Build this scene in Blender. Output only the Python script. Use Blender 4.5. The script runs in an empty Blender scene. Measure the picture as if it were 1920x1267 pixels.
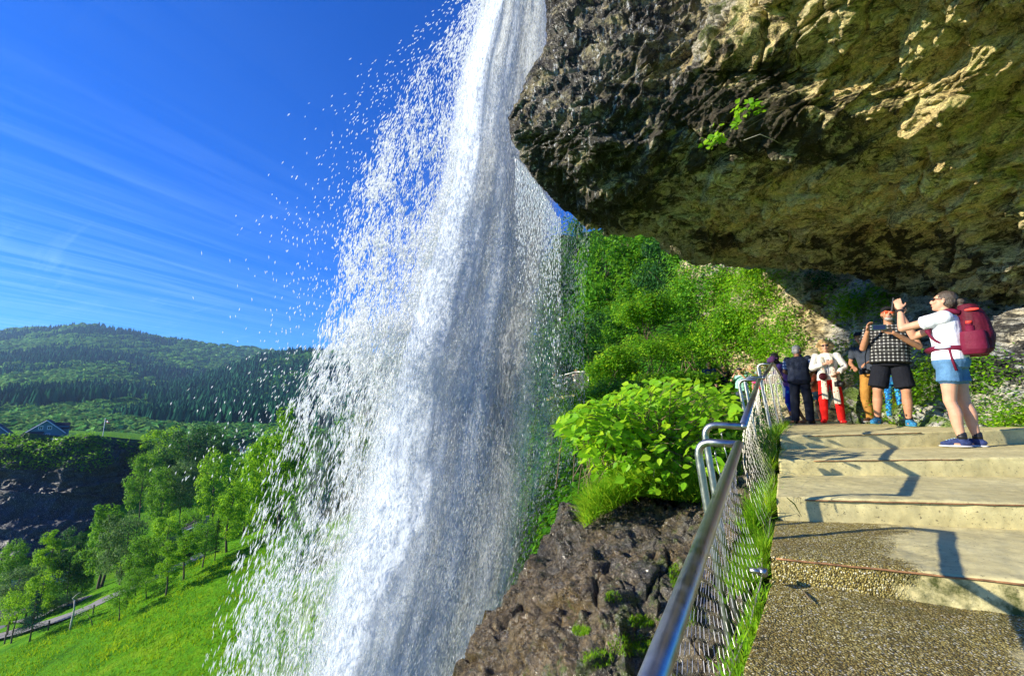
import bpy, math, random
import numpy as np
from mathutils import Vector, Matrix

# ------------------------------------------------------------------ camera
SC = bpy.context.scene
COL = SC.collection
FPX = 853.0; CX, CY = 960.0, 633.5
PITCH = math.radians(9.61)
SP, CP = math.sin(PITCH), math.cos(PITCH)
cam_d = bpy.data.cameras.new('camera'); cam = bpy.data.objects.new('camera', cam_d); COL.objects.link(cam)
cam_d.lens = 36.0 * FPX / 1920.0; cam_d.sensor_width = 36.0
cam_d.clip_start = 0.03; cam_d.clip_end = 12000
cam.location = (0, 0, 0); cam.rotation_euler = (math.pi / 2 + PITCH, 0, 0)
SC.camera = cam
SC.view_settings.view_transform = 'Standard'; SC.view_settings.look = 'None'
SC.view_settings.exposure = 1.05; SC.view_settings.gamma = 1.0
SC.cycles.transparent_max_bounces = 64
SC.cycles.max_bounces = 10; SC.cycles.diffuse_bounces = 7; SC.cycles.glossy_bounces = 2
SC.cycles.transmission_bounces = 8; SC.cycles.volume_bounces = 0
SC.cycles.sample_clamp_indirect = 6

# ------------------------------------------------------------------ sun and sky
SUNV = Vector((-2.55, -0.6, 1.0)).normalized()       # towards the sun
sun_el = math.asin(SUNV.z)
sun_az = math.atan2(SUNV.x, SUNV.y)
sl = bpy.data.lights.new('sun', 'SUN'); so = bpy.data.objects.new('sun', sl); COL.objects.link(so)
sl.energy = 5.0; sl.angle = math.radians(0.5); sl.color = (1.0, 0.91, 0.74)
so.rotation_euler = SUNV.to_track_quat('Z', 'Y').to_euler(); so.location = (-30, -8, 20)

W = bpy.data.worlds.new('World'); SC.world = W; W.use_nodes = True
nt = W.node_tree; nt.nodes.clear()
def wn(t, **k):
    n = nt.nodes.new(t)
    for a, v in k.items(): setattr(n, a, v)
    return n
wo = wn('ShaderNodeOutputWorld'); bg = wn('ShaderNodeBackground')
sky = wn('ShaderNodeTexSky', sky_type='NISHITA'); sky.sun_disc = False
sky.sun_elevation = sun_el; sky.sun_rotation = sun_az
sky.altitude = 100; sky.air_density = 1.0; sky.dust_density = 0.3; sky.ozone_density = 3.0
tc = wn('ShaderNodeTexCoord')
def wmath(op, a, b=None, c=None, clamp=False):
    n = wn('ShaderNodeMath', operation=op, use_clamp=clamp)
    for i, v in enumerate((a, b, c)):
        if v is None: continue
        if isinstance(v, (int, float)): n.inputs[i].default_value = v
        else: nt.links.new(v, n.inputs[i])
    return n.outputs[0]
# cirrus on a flat layer far above: direction / height
sep = wn('ShaderNodeSeparateXYZ'); nt.links.new(tc.outputs['Generated'], sep.inputs[0])
zc = wmath('MAXIMUM', sep.outputs[2], 0.02)
zc = wmath('ADD', zc, 0.06)
cx_ = wmath('DIVIDE', sep.outputs[0], zc); cy_ = wmath('DIVIDE', sep.outputs[1], zc)
cmb = wn('ShaderNodeCombineXYZ'); nt.links.new(cx_, cmb.inputs[0]); nt.links.new(cy_, cmb.inputs[1])
def cloud(rot, sc, nscale, detail, lo, hi, dist=0.6, rough=0.6):
    m0 = wn('ShaderNodeMapping'); nt.links.new(cmb.outputs[0], m0.inputs[0]); m0.inputs['Rotation'].default_value = (0, 0, math.radians(-rot))
    mp = wn('ShaderNodeMapping'); nt.links.new(m0.outputs[0], mp.inputs[0]); mp.inputs['Scale'].default_value = sc
    tx = wn('ShaderNodeTexNoise'); nt.links.new(mp.outputs[0], tx.inputs['Vector'])
    tx.inputs['Scale'].default_value = nscale; tx.inputs['Detail'].default_value = detail
    tx.inputs['Roughness'].default_value = rough; tx.inputs['Distortion'].default_value = dist
    mr = wn('ShaderNodeMapRange'); nt.links.new(tx.outputs['Fac'], mr.inputs[0])
    mr.inputs[1].default_value = lo; mr.inputs[2].default_value = hi
    return mr.outputs[0]
c1 = cloud(60, (0.16, 2.6, 1), 3.0, 6, 0.42, 0.85, 0.7, 0.62)      # ribbed streaks
c2 = cloud(62, (0.25, 0.6, 1), 0.6, 3, 0.32, 0.66, 0.3)         # where they are
c3 = cloud(150, (0.35, 2.2, 1), 1.5, 8, 0.55, 1.0, 1.2, 0.68)     # wisps
cc = wmath('ADD', wmath('MULTIPLY', c1, c2), wmath('MULTIPLY', c3, 0.7))
# clouds only on the left part of the sky (direction -x) 
lf = wn('ShaderNodeMapRange'); nt.links.new(sep.outputs[0], lf.inputs[0])
lf.inputs[1].default_value = -0.22; lf.inputs[2].default_value = -0.62; lf.inputs[3].default_value = 0.0; lf.inputs[4].default_value = 1.0
hf = wn('ShaderNodeMapRange'); nt.links.new(sep.outputs[2], hf.inputs[0]); hf.inputs[1].default_value = 0.52; hf.inputs[2].default_value = 0.22; hf.inputs[3].default_value = 0.12; hf.inputs[4].default_value = 1.0
cc = wmath('MULTIPLY', cc, hf.outputs[0])
cc = wmath('MULTIPLY', wmath('MULTIPLY', cc, lf.outputs[0]), 0.46, clamp=True)
hs = wn('ShaderNodeHueSaturation'); hs.inputs['Saturation'].default_value = 1.52; hs.inputs['Value'].default_value = 1.0
nt.links.new(sky.outputs[0], hs.inputs['Color'])
mx = wn('ShaderNodeMix', data_type='RGBA')
tn = wn('ShaderNodeMix', data_type='RGBA', blend_type='MULTIPLY'); tn.inputs[0].default_value = 1.0
nt.links.new(hs.outputs[0], tn.inputs[6]); tn.inputs[7].default_value = (0.27, 0.70, 1.36, 1)
nt.links.new(cc, mx.inputs[0]); nt.links.new(tn.outputs[2], mx.inputs[6])
mx.inputs[7].default_value = (4.0, 6.4, 8.6, 1)
nt.links.new(mx.outputs[2], bg.inputs[0]); bg.inputs[1].default_value = 0.092
nt.links.new(bg.outputs[0], wo.inputs[0])

# ------------------------------------------------------------------ picture -> world helpers
def P(px, py, Y):
    """world point seen at photo pixel (px, py) whose world depth is Y"""
    x = (px - CX) / FPX; u = (CY - py) / FPX
    k = Y / (CP - SP * u)
    return np.array([x * k, Y, (SP + CP * u) * k])
def PZ(px, py, z):
    x = (px - CX) / FPX; u = (CY - py) / FPX
    k = z / (SP + CP * u)
    return np.array([x * k, (CP - SP * u) * k, z])
def proj(p):
    p = np.asarray(p, float); X, Y, Z = p[..., 0], p[..., 1], p[..., 2]
    zc = Y * CP + Z * SP; u = (-Y * SP + Z * CP)
    return CX + FPX * X / zc, CY - FPX * u / zc

# ------------------------------------------------------------------ numpy noise
def _hash(ix, iy, iz, seed):
    h = (ix.astype(np.int64) * 374761393 + iy.astype(np.int64) * 668265263 + iz.astype(np.int64) * 2147483647 + seed * 974711) & 0xffffffff
    h = ((h ^ (h >> 13)) * 1274126177) & 0xffffffff
    h = ((h ^ (h >> 16)) * 2246822519) & 0xffffffff
    return ((h ^ (h >> 15)) & 0xffff).astype(np.float32) / 65535.0
def vnoise(p, seed=0):
    p = np.asarray(p, np.float32); f = np.floor(p); w = p - f; w = w * w * w * (w * (w * 6 - 15) + 10)
    i = f.astype(np.int64); x, y, z = i[..., 0], i[..., 1], i[..., 2]; wx, wy, wz = w[..., 0], w[..., 1], w[..., 2]
    r = 0
    for dx in (0, 1):
        for dy in (0, 1):
            for dz in (0, 1):
                r = r + _hash(x + dx, y + dy, z + dz, seed) * (wx if dx else 1 - wx) * (wy if dy else 1 - wy) * (wz if dz else 1 - wz)
    return r * 2 - 1
def fbm(p, octv=4, seed=0, gain=0.5, ridged=False):
    p = np.asarray(p, np.float32); a = 1.0; s = 0; t = 0
    for o in range(octv):
        n = vnoise(p, seed + o * 17)
        if ridged: n = 1 - 2 * np.abs(n)
        s = s + a * n; t += a; a *= gain; p = p * 2.03 + 7.3
    return s / t

def worley(p, seed=0):
    """distance to the cell border and a random value of the cell"""
    p = np.asarray(p, np.float32).reshape(-1, 3); i0 = np.floor(p).astype(np.int64); f1 = np.full(len(p), 9.0, np.float32); f2 = f1.copy(); rv = f1 * 0
    for dx in (-1, 0, 1):
        for dy in (-1, 0, 1):
            for dz in (-1, 0, 1):
                x, y, z = i0[:, 0] + dx, i0[:, 1] + dy, i0[:, 2] + dz
                q = np.stack([x + _hash(x, y, z, seed), y + _hash(x, y, z, seed + 1), z + _hash(x, y, z, seed + 2)], 1) - p
                d = np.sqrt((q * q).sum(1)); c = d < f1; f2 = np.where(c, f1, np.minimum(f2, d)); rv = np.where(c, _hash(x, y, z, seed + 3), rv); f1 = np.where(c, d, f1)
    return f2 - f1, rv
# ------------------------------------------------------------------ mesh helpers
def mesh_np(name, v, faces, mat=None, parent=None, smooth=True, attrs=None, mats=None, midx=None):
    """faces: array (m,3) or (m,4), or a list of such arrays"""
    v = np.asarray(v, np.float32)
    fl = faces if isinstance(faces, list) and isinstance(faces[0], np.ndarray) else [np.asarray(faces)]
    fl = [np.asarray(f, np.int32) for f in fl if len(f)]
    me = bpy.data.meshes.new(name)
    nl = sum(f.size for f in fl); nf = sum(len(f) for f in fl)
    me.vertices.add(len(v)); me.vertices.foreach_set('co', v.ravel())
    me.loops.add(nl); me.polygons.add(nf)
    me.loops.foreach_set('vertex_index', np.concatenate([f.ravel() for f in fl]))
    st = []; o = 0
    for f in fl:
        st.append(np.arange(len(f)) * f.shape[1] + o); o += f.size
    me.polygons.foreach_set('loop_start', np.concatenate(st).astype(np.int32))
    if midx is not None: me.polygons.foreach_set('material_index', np.asarray(midx, np.int32))
    me.polygons.foreach_set('use_smooth', np.full(nf, smooth))
    me.update(calc_edges=True)
    for k, a in (attrs or {}).items():
        a = np.asarray(a, np.float32)
        at = me.attributes.new(k, 'FLOAT', 'POINT'); at.data.foreach_set('value', a.ravel())
    for m in (mats or ([mat] if mat else [])): me.materials.append(m)
    o = bpy.data.objects.new(name, me); COL.objects.link(o)
    if parent: o.parent = parent
    return o
def tag(o, label=None, cat=None, group=None, kind=None):
    if label: o['label'] = label
    if cat: o['category'] = cat
    if group: o['group'] = group
    if kind: o['kind'] = kind
    return o
def empty(name, loc=(0, 0, 0), rz=0.0, scale=1.0):
    o = bpy.data.objects.new(name, None); COL.objects.link(o)
    o.location = [float(c) for c in loc]; o.rotation_euler = (0, 0, rz); o.scale = (scale,) * 3
    o.empty_display_size = 0.2
    return o
def copy_tree(o, parent=None):
    c = o.copy(); COL.objects.link(c)
    if parent is not None: c.parent = parent
    for ch in [x for x in KIDS.get(o.name, [])]: copy_tree(ch, c)
    return c
KIDS = {}
def kid(parent, *ch):
    KIDS.setdefault(parent.name, []).extend(ch)
def grid_faces(n, m):
    """n rows, m cols"""
    i = np.arange(n - 1)[:, None] * m + np.arange(m - 1)[None, :]
    i = i.ravel()
    return np.stack([i, i + 1, i + m + 1, i + m], 1)
def lattice(ctrl, n, m):
    """smooth interpolation (Catmull-Rom) of a (R,C,k) control lattice to (n,m,k)"""
    c = np.asarray(ctrl, float)
    def interp(a, cnt):                       # along axis 0
        R = a.shape[0]; t = np.linspace(0, R - 1, cnt); i = np.clip(t.astype(int), 0, R - 2); f = (t - i)
        f = f.reshape((-1,) + (1,) * (a.ndim - 1))
        p1 = a[i]; p2 = a[i + 1]
        p0 = np.where((i > 0).reshape(f.shape), a[np.maximum(i - 1, 0)], 2 * p1 - p2)
        p3 = np.where((i < R - 2).reshape(f.shape), a[np.minimum(i + 2, R - 1)], 2 * p2 - p1)
        return 0.5 * (2 * p1 + (p2 - p0) * f + (2 * p0 - 5 * p1 + 4 * p2 - p3) * f ** 2 + (3 * p1 - p0 - 3 * p2 + p3) * f ** 3)
    g = interp(c, n); g = np.swapaxes(interp(np.swapaxes(g, 0, 1), m), 0, 1)
    return g
def grid_normals(g):
    du = np.gradient(g, axis=1); dv = np.gradient(g, axis=0)
    nn = np.cross(du, dv); l = np.linalg.norm(nn, axis=-1, keepdims=True)
    return nn / np.maximum(l, 1e-9)
def face_cam(g, nn):
    """flip normals so that they point to the camera side"""
    s = np.sign((nn * -g).sum(-1).mean())
    return nn * (s if s else 1)
def solid_grid(g, back):
    """close a front sheet (n,m,3) with a displaced back copy: vertices, faces"""
    n, m = g.shape[:2]; v = np.concatenate([g.reshape(-1, 3), (g + back).reshape(-1, 3)])
    f = grid_faces(n, m); N = n * m
    fb = f[:, ::-1] + N
    e = np.concatenate([np.arange(m), np.arange(1, n) * m + m - 1, (n - 1) * m + np.arange(m - 2, -1, -1), np.arange(n - 2, 0, -1) * m])
    e2 = np.roll(e, -1)
    fs = np.stack([e2, e, e + N, e2 + N], 1)
    return v, np.concatenate([f, fb, fs])
def tube(pts, r, seg=8, cap=True, closed=False):
    """swept tube; r scalar or list; returns v, f(quads), tris"""
    pts = np.asarray(pts, float); n = len(pts); r = np.broadcast_to(np.asarray(r, float), (n,))
    t = np.gradient(pts, axis=0); t /= np.maximum(np.linalg.norm(t, axis=1, keepdims=True), 1e-9)
    ref = np.array([0, 0, 1.0]) if abs(t[0][2]) < 0.9 else np.array([1.0, 0, 0])
    a = np.cross(t[0], ref); a /= np.linalg.norm(a); A = []
    for i in range(n):
        a = a - t[i] * a.dot(t[i]); a /= max(np.linalg.norm(a), 1e-9); A.append(a)
    A = np.array(A); B = np.cross(t, A)
    th = np.arange(seg) / seg * 2 * np.pi
    v = pts[:, None] + r[:, None, None] * (np.cos(th)[None, :, None] * A[:, None] + np.sin(th)[None, :, None] * B[:, None])
    v = v.reshape(-1, 3)
    i = (np.arange(n - 1)[:, None] * seg + np.arange(seg)[None]).ravel(); j = (np.arange(n - 1)[:, None] * seg + (np.arange(seg)[None] + 1) % seg).ravel()
    f = np.stack([i, j, j + seg, i + seg], 1)
    tri = []
    if cap:
        v = np.concatenate([v, pts[:1], pts[-1:]]); c0 = n * seg; k = np.arange(seg); k2 = (k + 1) % seg
        tri = np.concatenate([np.stack([k2, k, np.full(seg, c0)], 1), np.stack([k + (n - 1) * seg, k2 + (n - 1) * seg, np.full(seg, c0 + 1)], 1)])
    return v, f, tri
class MB:
    """collects pieces into one mesh"""
    def __init__(s): s.v = []; s.q = []; s.t = []; s.n = 0; s.at = {}
    def add(s, v, q=None, t=None, **at):
        v = np.asarray(v, float)
        if q is not None and len(q): s.q.append(np.asarray(q) + s.n)
        if t is not None and len(t): s.t.append(np.asarray(t) + s.n)
        s.v.append(v); s.n += len(v)
        for k, a in at.items(): s.at.setdefault(k, []).append(np.broadcast_to(np.asarray(a, np.float32), (len(v),)))
        return s
    def tube(s, pts, r, seg=8, cap=True, **at):
        v, q, t = tube(pts, r, seg, cap); return s.add(v, q, t if cap else None, **at)
    def box(s, c, size, rz=0.0, R=None, **at):
        x, y, z = [k / 2 for k in size]
        v = np.array([[-x, -y, -z], [x, -y, -z], [x, y, -z], [-x, y, -z], [-x, -y, z], [x, -y, z], [x, y, z], [-x, y, z]])
        if R is None:
            R = np.array([[math.cos(rz), -math.sin(rz), 0], [math.sin(rz), math.cos(rz), 0], [0, 0, 1]])
        v = v @ np.asarray(R).T + np.asarray(c)
        return s.add(v, [[0, 3, 2, 1], [4, 5, 6, 7], [0, 1, 5, 4], [1, 2, 6, 5], [2, 3, 7, 6], [3, 0, 4, 7]], **at)
    def prism(s, poly, zlo, zhi, **at):
        poly = np.asarray(poly, float); n = len(poly)
        return s
    def ell(s, c, r, R=None, nu=16, nv=10, **at):
        th = np.linspace(0, np.pi, nv + 1)[1:-1]; ph = np.arange(nu) / nu * 2 * np.pi
        v = np.stack([np.sin(th)[:, None] * np.cos(ph), np.sin(th)[:, None] * np.sin(ph), np.cos(th)[:, None] * np.ones(nu)], -1).reshape(-1, 3)
        v = np.concatenate([v, [[0, 0, 1], [0, 0, -1]]]) * np.asarray(r)
        if R is not None: v = v @ np.asarray(R).T
        v = v + np.asarray(c); rows = nv - 1
        i = (np.arange(rows - 1)[:, None] * nu + np.arange(nu)).ravel(); j = (np.arange(rows - 1)[:, None] * nu + (np.arange(nu) + 1) % nu).ravel()
        q = np.stack([i, i + nu, j + nu, j], 1)
        k = np.arange(nu); k2 = (k + 1) % nu; T = rows * nu
        t = np.concatenate([np.stack([k, k2, np.full(nu, T)], 1), np.stack([k2 + (rows - 1) * nu, k + (rows - 1) * nu, np.full(nu, T + 1)], 1)])
        return s.add(v, q, t, **at)
    def build(s, name, mat=None, parent=None, smooth=True, **k):
        v = np.concatenate(s.v); fl = []
        if s.q: fl.append(np.concatenate(s.q))
        if s.t: fl.append(np.concatenate(s.t))
        at = {k_: np.concatenate(a) for k_, a in s.at.items() if sum(len(x) for x in a) == len(v)}
        return mesh_np(name, v, fl, mat, parent, smooth, at, **k)
def scatter(tv, tf, pos, R, scale):
    """copies of a template: tv (k,3), tf (m,c); pos (n,3), R (n,3,3) columns = axes, scale (n,) or (n,3)"""
    tv = np.asarray(tv, np.float32); pos = np.asarray(pos, np.float32); n = len(pos)
    sc = np.asarray(scale, np.float32); sc = np.broadcast_to(sc[:, None] if sc.ndim == 1 else sc, (n, 3))
    v = np.einsum('nij,nkj->nki', R.astype(np.float32), tv[None] * sc[:, None, :]) + pos[:, None]
    f = (np.asarray(tf)[None] + (np.arange(n) * len(tv))[:, None, None]).reshape(-1, np.asarray(tf).shape[1])
    return v.reshape(-1, 3), f
def unit(a): a = np.asarray(a, float); return a / np.maximum(np.linalg.norm(a, axis=-1, keepdims=True), 1e-9)
def frames(nrm, rng, up=None, spin=None):
    """rotation matrices whose z column is nrm; y column random in the plane (or towards up)"""
    nrm = unit(nrm); n = len(nrm)
    r = unit(rng.normal(size=(n, 3))) if up is None else np.broadcast_to(np.asarray(up, float), (n, 3)) + rng.normal(size=(n, 3)) * (spin or 0)
    y = unit(r - nrm * (r * nrm).sum(1, keepdims=True)); x = np.cross(y, nrm)
    return np.stack([x, y, nrm], -1)
# ------------------------------------------------------------------ materials
class NB:
    """small node-graph builder"""
    def __init__(s, name):
        s.m = bpy.data.materials.new(name); s.m.use_nodes = True; s.t = s.m.node_tree; s.t.nodes.clear()
        s.out = s.t.nodes.new('ShaderNodeOutputMaterial')
    def n(s, t, **k):
        x = s.t.nodes.new(t)
        for a, v in k.items(): setattr(x, a, v)
        return x
    def set(s, inp, v):
        if v is None: return
        if isinstance(v, (int, float)): inp.default_value = v
        elif isinstance(v, tuple): inp.default_value = v if len(v) == len(inp.default_value) else tuple(v) + (1,)
        else: s.t.links.new(v, inp)
    def coord(s, kind='Object'): return s.n('ShaderNodeTexCoord').outputs[kind]
    def map(s, v, scale=(1, 1, 1), rot=(0, 0, 0), loc=(0, 0, 0)):
        m = s.n('ShaderNodeMapping'); s.set(m.inputs[0], v); m.inputs['Scale'].default_value = scale
        m.inputs['Rotation'].default_value = [math.radians(a) for a in rot]; m.inputs['Location'].default_value = loc
        return m.outputs[0]
    def noise(s, v, scale=1, detail=4, rough=0.55, dist=0.0, out='Fac', **k):
        x = s.n('ShaderNodeTexNoise', **k); s.set(x.inputs['Vector'], v); x.inputs['Scale'].default_value = scale
        x.inputs['Detail'].default_value = detail; x.inputs['Roughness'].default_value = rough; x.inputs['Distortion'].default_value = dist
        return x.outputs[out]
    def voro(s, v, scale=1, feature='F1', out='Distance', rnd=1.0):
        x = s.n('ShaderNodeTexVoronoi', feature=feature); s.set(x.inputs['Vector'], v); x.inputs['Scale'].default_value = scale
        x.inputs['Randomness'].default_value = rnd
        return x.outputs[out]
    def attr(s, name): return s.n('ShaderNodeAttribute', attribute_name=name).outputs['Fac']
    def math(s, op, a, b=None, clamp=False):
        x = s.n('ShaderNodeMath', operation=op, use_clamp=clamp); s.set(x.inputs[0], a); s.set(x.inputs[1], b); return x.outputs[0]
    def rng(s, v, lo, hi, a=0.0, b=1.0):
        x = s.n('ShaderNodeMapRange'); s.set(x.inputs[0], v)
        for i, q in enumerate((lo, hi, a, b)): s.set(x.inputs[i + 1], q)
        return x.outputs[0]
    def mix(s, f, a, b):
        x = s.n('ShaderNodeMix', data_type='RGBA'); s.set(x.inputs[0], f); s.set(x.inputs[6], a); s.set(x.inputs[7], b); return x.outputs[2]
    def mul(s, f, a, b):
        x = s.n('ShaderNodeMix', data_type='RGBA', blend_type='MULTIPLY'); s.set(x.inputs[0], f); s.set(x.inputs[6], a); s.set(x.inputs[7], b); return x.outputs[2]
    def ramp(s, v, stops, interp='LINEAR'):
        x = s.n('ShaderNodeValToRGB'); s.set(x.inputs[0], v); e = x.color_ramp.elements; x.color_ramp.interpolation = interp
        while len(e) < len(stops): e.new(0.5)
        for i, (p, c) in enumerate(stops): e[i].position = p; e[i].color = tuple(c) + (1,)
        return x.outputs[0]
    def bump(s, h, strength=0.5, dist=0.02, normal=None):
        x = s.n('ShaderNodeBump'); s.set(x.inputs['Height'], h); x.inputs['Strength'].default_value = strength; x.inputs['Distance'].default_value = dist
        if normal is not None: s.set(x.inputs['Normal'], normal)
        return x.outputs[0]
    def bsdf(s, color, rough=0.7, metal=0.0, spec=0.5, normal=None, **k):
        x = s.n('ShaderNodeBsdfPrincipled'); s.set(x.inputs['Base Color'], color); s.set(x.inputs['Roughness'], rough); s.set(x.inputs['Metallic'], metal)
        s.set(x.inputs['Specular IOR Level'], spec)
        if normal is not None: s.set(x.inputs['Normal'], normal)
        for a, v in k.items(): s.set(x.inputs[a.replace('_', ' ')], v)
        return x.outputs[0]
    def done(s, sh): s.t.links.new(sh, s.out.inputs[0]); return s.m

def simple(name, color, rough=0.7, metal=0.0, spec=0.4, var=0.15, vscale=8.0, bump=0.0, bscale=60.0, bdist=0.004):
    b = NB(name); c = b.coord(); n = b.noise(c, vscale, 4)
    dark = tuple(x * (1 - var) for x in color); lite = tuple(min(1, x * (1 + var)) for x in color)
    col = b.mix(b.rng(n, 0.3, 0.7), dark, lite)
    nm = b.bump(b.noise(c, bscale, 3), bump, bdist) if bump else None
    return b.done(b.bsdf(col, rough, metal, spec, nm))

def leaf_mat(name, dark, mid, lite, trans=0.45, gloss=0.12, tint=None):
    b = NB(name); r = b.attr('rnd')
    col = b.ramp(r, [(0.0, dark), (0.55, mid), (1.0, lite)])
    if tint:
        col = b.mix(b.rng(b.attr('tint'), 0, 1), col, tint)
    d = b.bsdf(col, 0.45 if gloss else 1.0, 0, gloss)
    t = b.n('ShaderNodeBsdfTranslucent'); b.set(t.inputs[0], b.mix(0.5, col, tuple(min(1, c * 1.7) for c in lite)))
    m = b.n('ShaderNodeMixShader'); m.inputs[0].default_value = trans
    b.t.links.new(d, m.inputs[1]); b.t.links.new(t.outputs[0], m.inputs[2])
    return b.done(m.outputs[0])
M = {}
M['leaf_near'] = leaf_mat('leaf_broad_bright', (0.06, 0.20, 0.008), (0.17, 0.42, 0.012), (0.42, 0.62, 0.02), 0.5, 0.18)
M['leaf_shrub'] = leaf_mat('leaf_shrub', (0.018, 0.09, 0.004), (0.11, 0.31, 0.010), (0.36, 0.54, 0.02), 0.45)
M['leaf_tree'] = leaf_mat('leaf_tree', (0.012, 0.065, 0.004), (0.075, 0.25, 0.012), (0.22, 0.44, 0.02), 0.4)
M['leaf_dark'] = leaf_mat('leaf_dark', (0.012, 0.055, 0.012), (0.03, 0.115, 0.02), (0.08, 0.21, 0.03), 0.3)
M['leaf_grey'] = leaf_mat('leaf_willow', (0.03, 0.085, 0.02), (0.08, 0.18, 0.045), (0.2, 0.33, 0.08), 0.3)
M['leaf_lime'] = leaf_mat('leaf_lime', (0.05, 0.17, 0.006), (0.13, 0.34, 0.008), (0.30, 0.5, 0.015), 0.5)
M['leaf_rust'] = leaf_mat('leaf_rust', (0.06, 0.05, 0.01), (0.14, 0.10, 0.02), (0.24, 0.17, 0.04), 0.3)
M['conifer'] = leaf_mat('conifer_needles', (0.010, 0.055, 0.032), (0.022, 0.10, 0.05), (0.05, 0.17, 0.07), 0.1, 0.0)
M['far_leaf'] = leaf_mat('far_broadleaf', (0.03, 0.14, 0.03), (0.11, 0.31, 0.06), (0.30, 0.52, 0.12), 0.2, 0.0)
M['grass'] = leaf_mat('grass_blades', (0.05, 0.16, 0.006), (0.15, 0.36, 0.01), (0.42, 0.55, 0.03), 0.45, 0.1)
M['meadow_leaf'] = leaf_mat('meadow_blades', (0.02, 0.10, 0.002), (0.085, 0.27, 0.003), (0.30, 0.42, 0.012), 0.4, 0.0)
M['bark'] = simple('bark', (0.09, 0.07, 0.05), 0.9, var=0.5, vscale=14, bump=0.6, bscale=40, bdist=0.02)
M['bark_pale'] = simple('bark_pale', (0.45, 0.42, 0.37), 0.85, var=0.4, vscale=6, bump=0.4)
M['twig'] = simple('twig', (0.16, 0.12, 0.07), 0.8, var=0.3)

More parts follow.
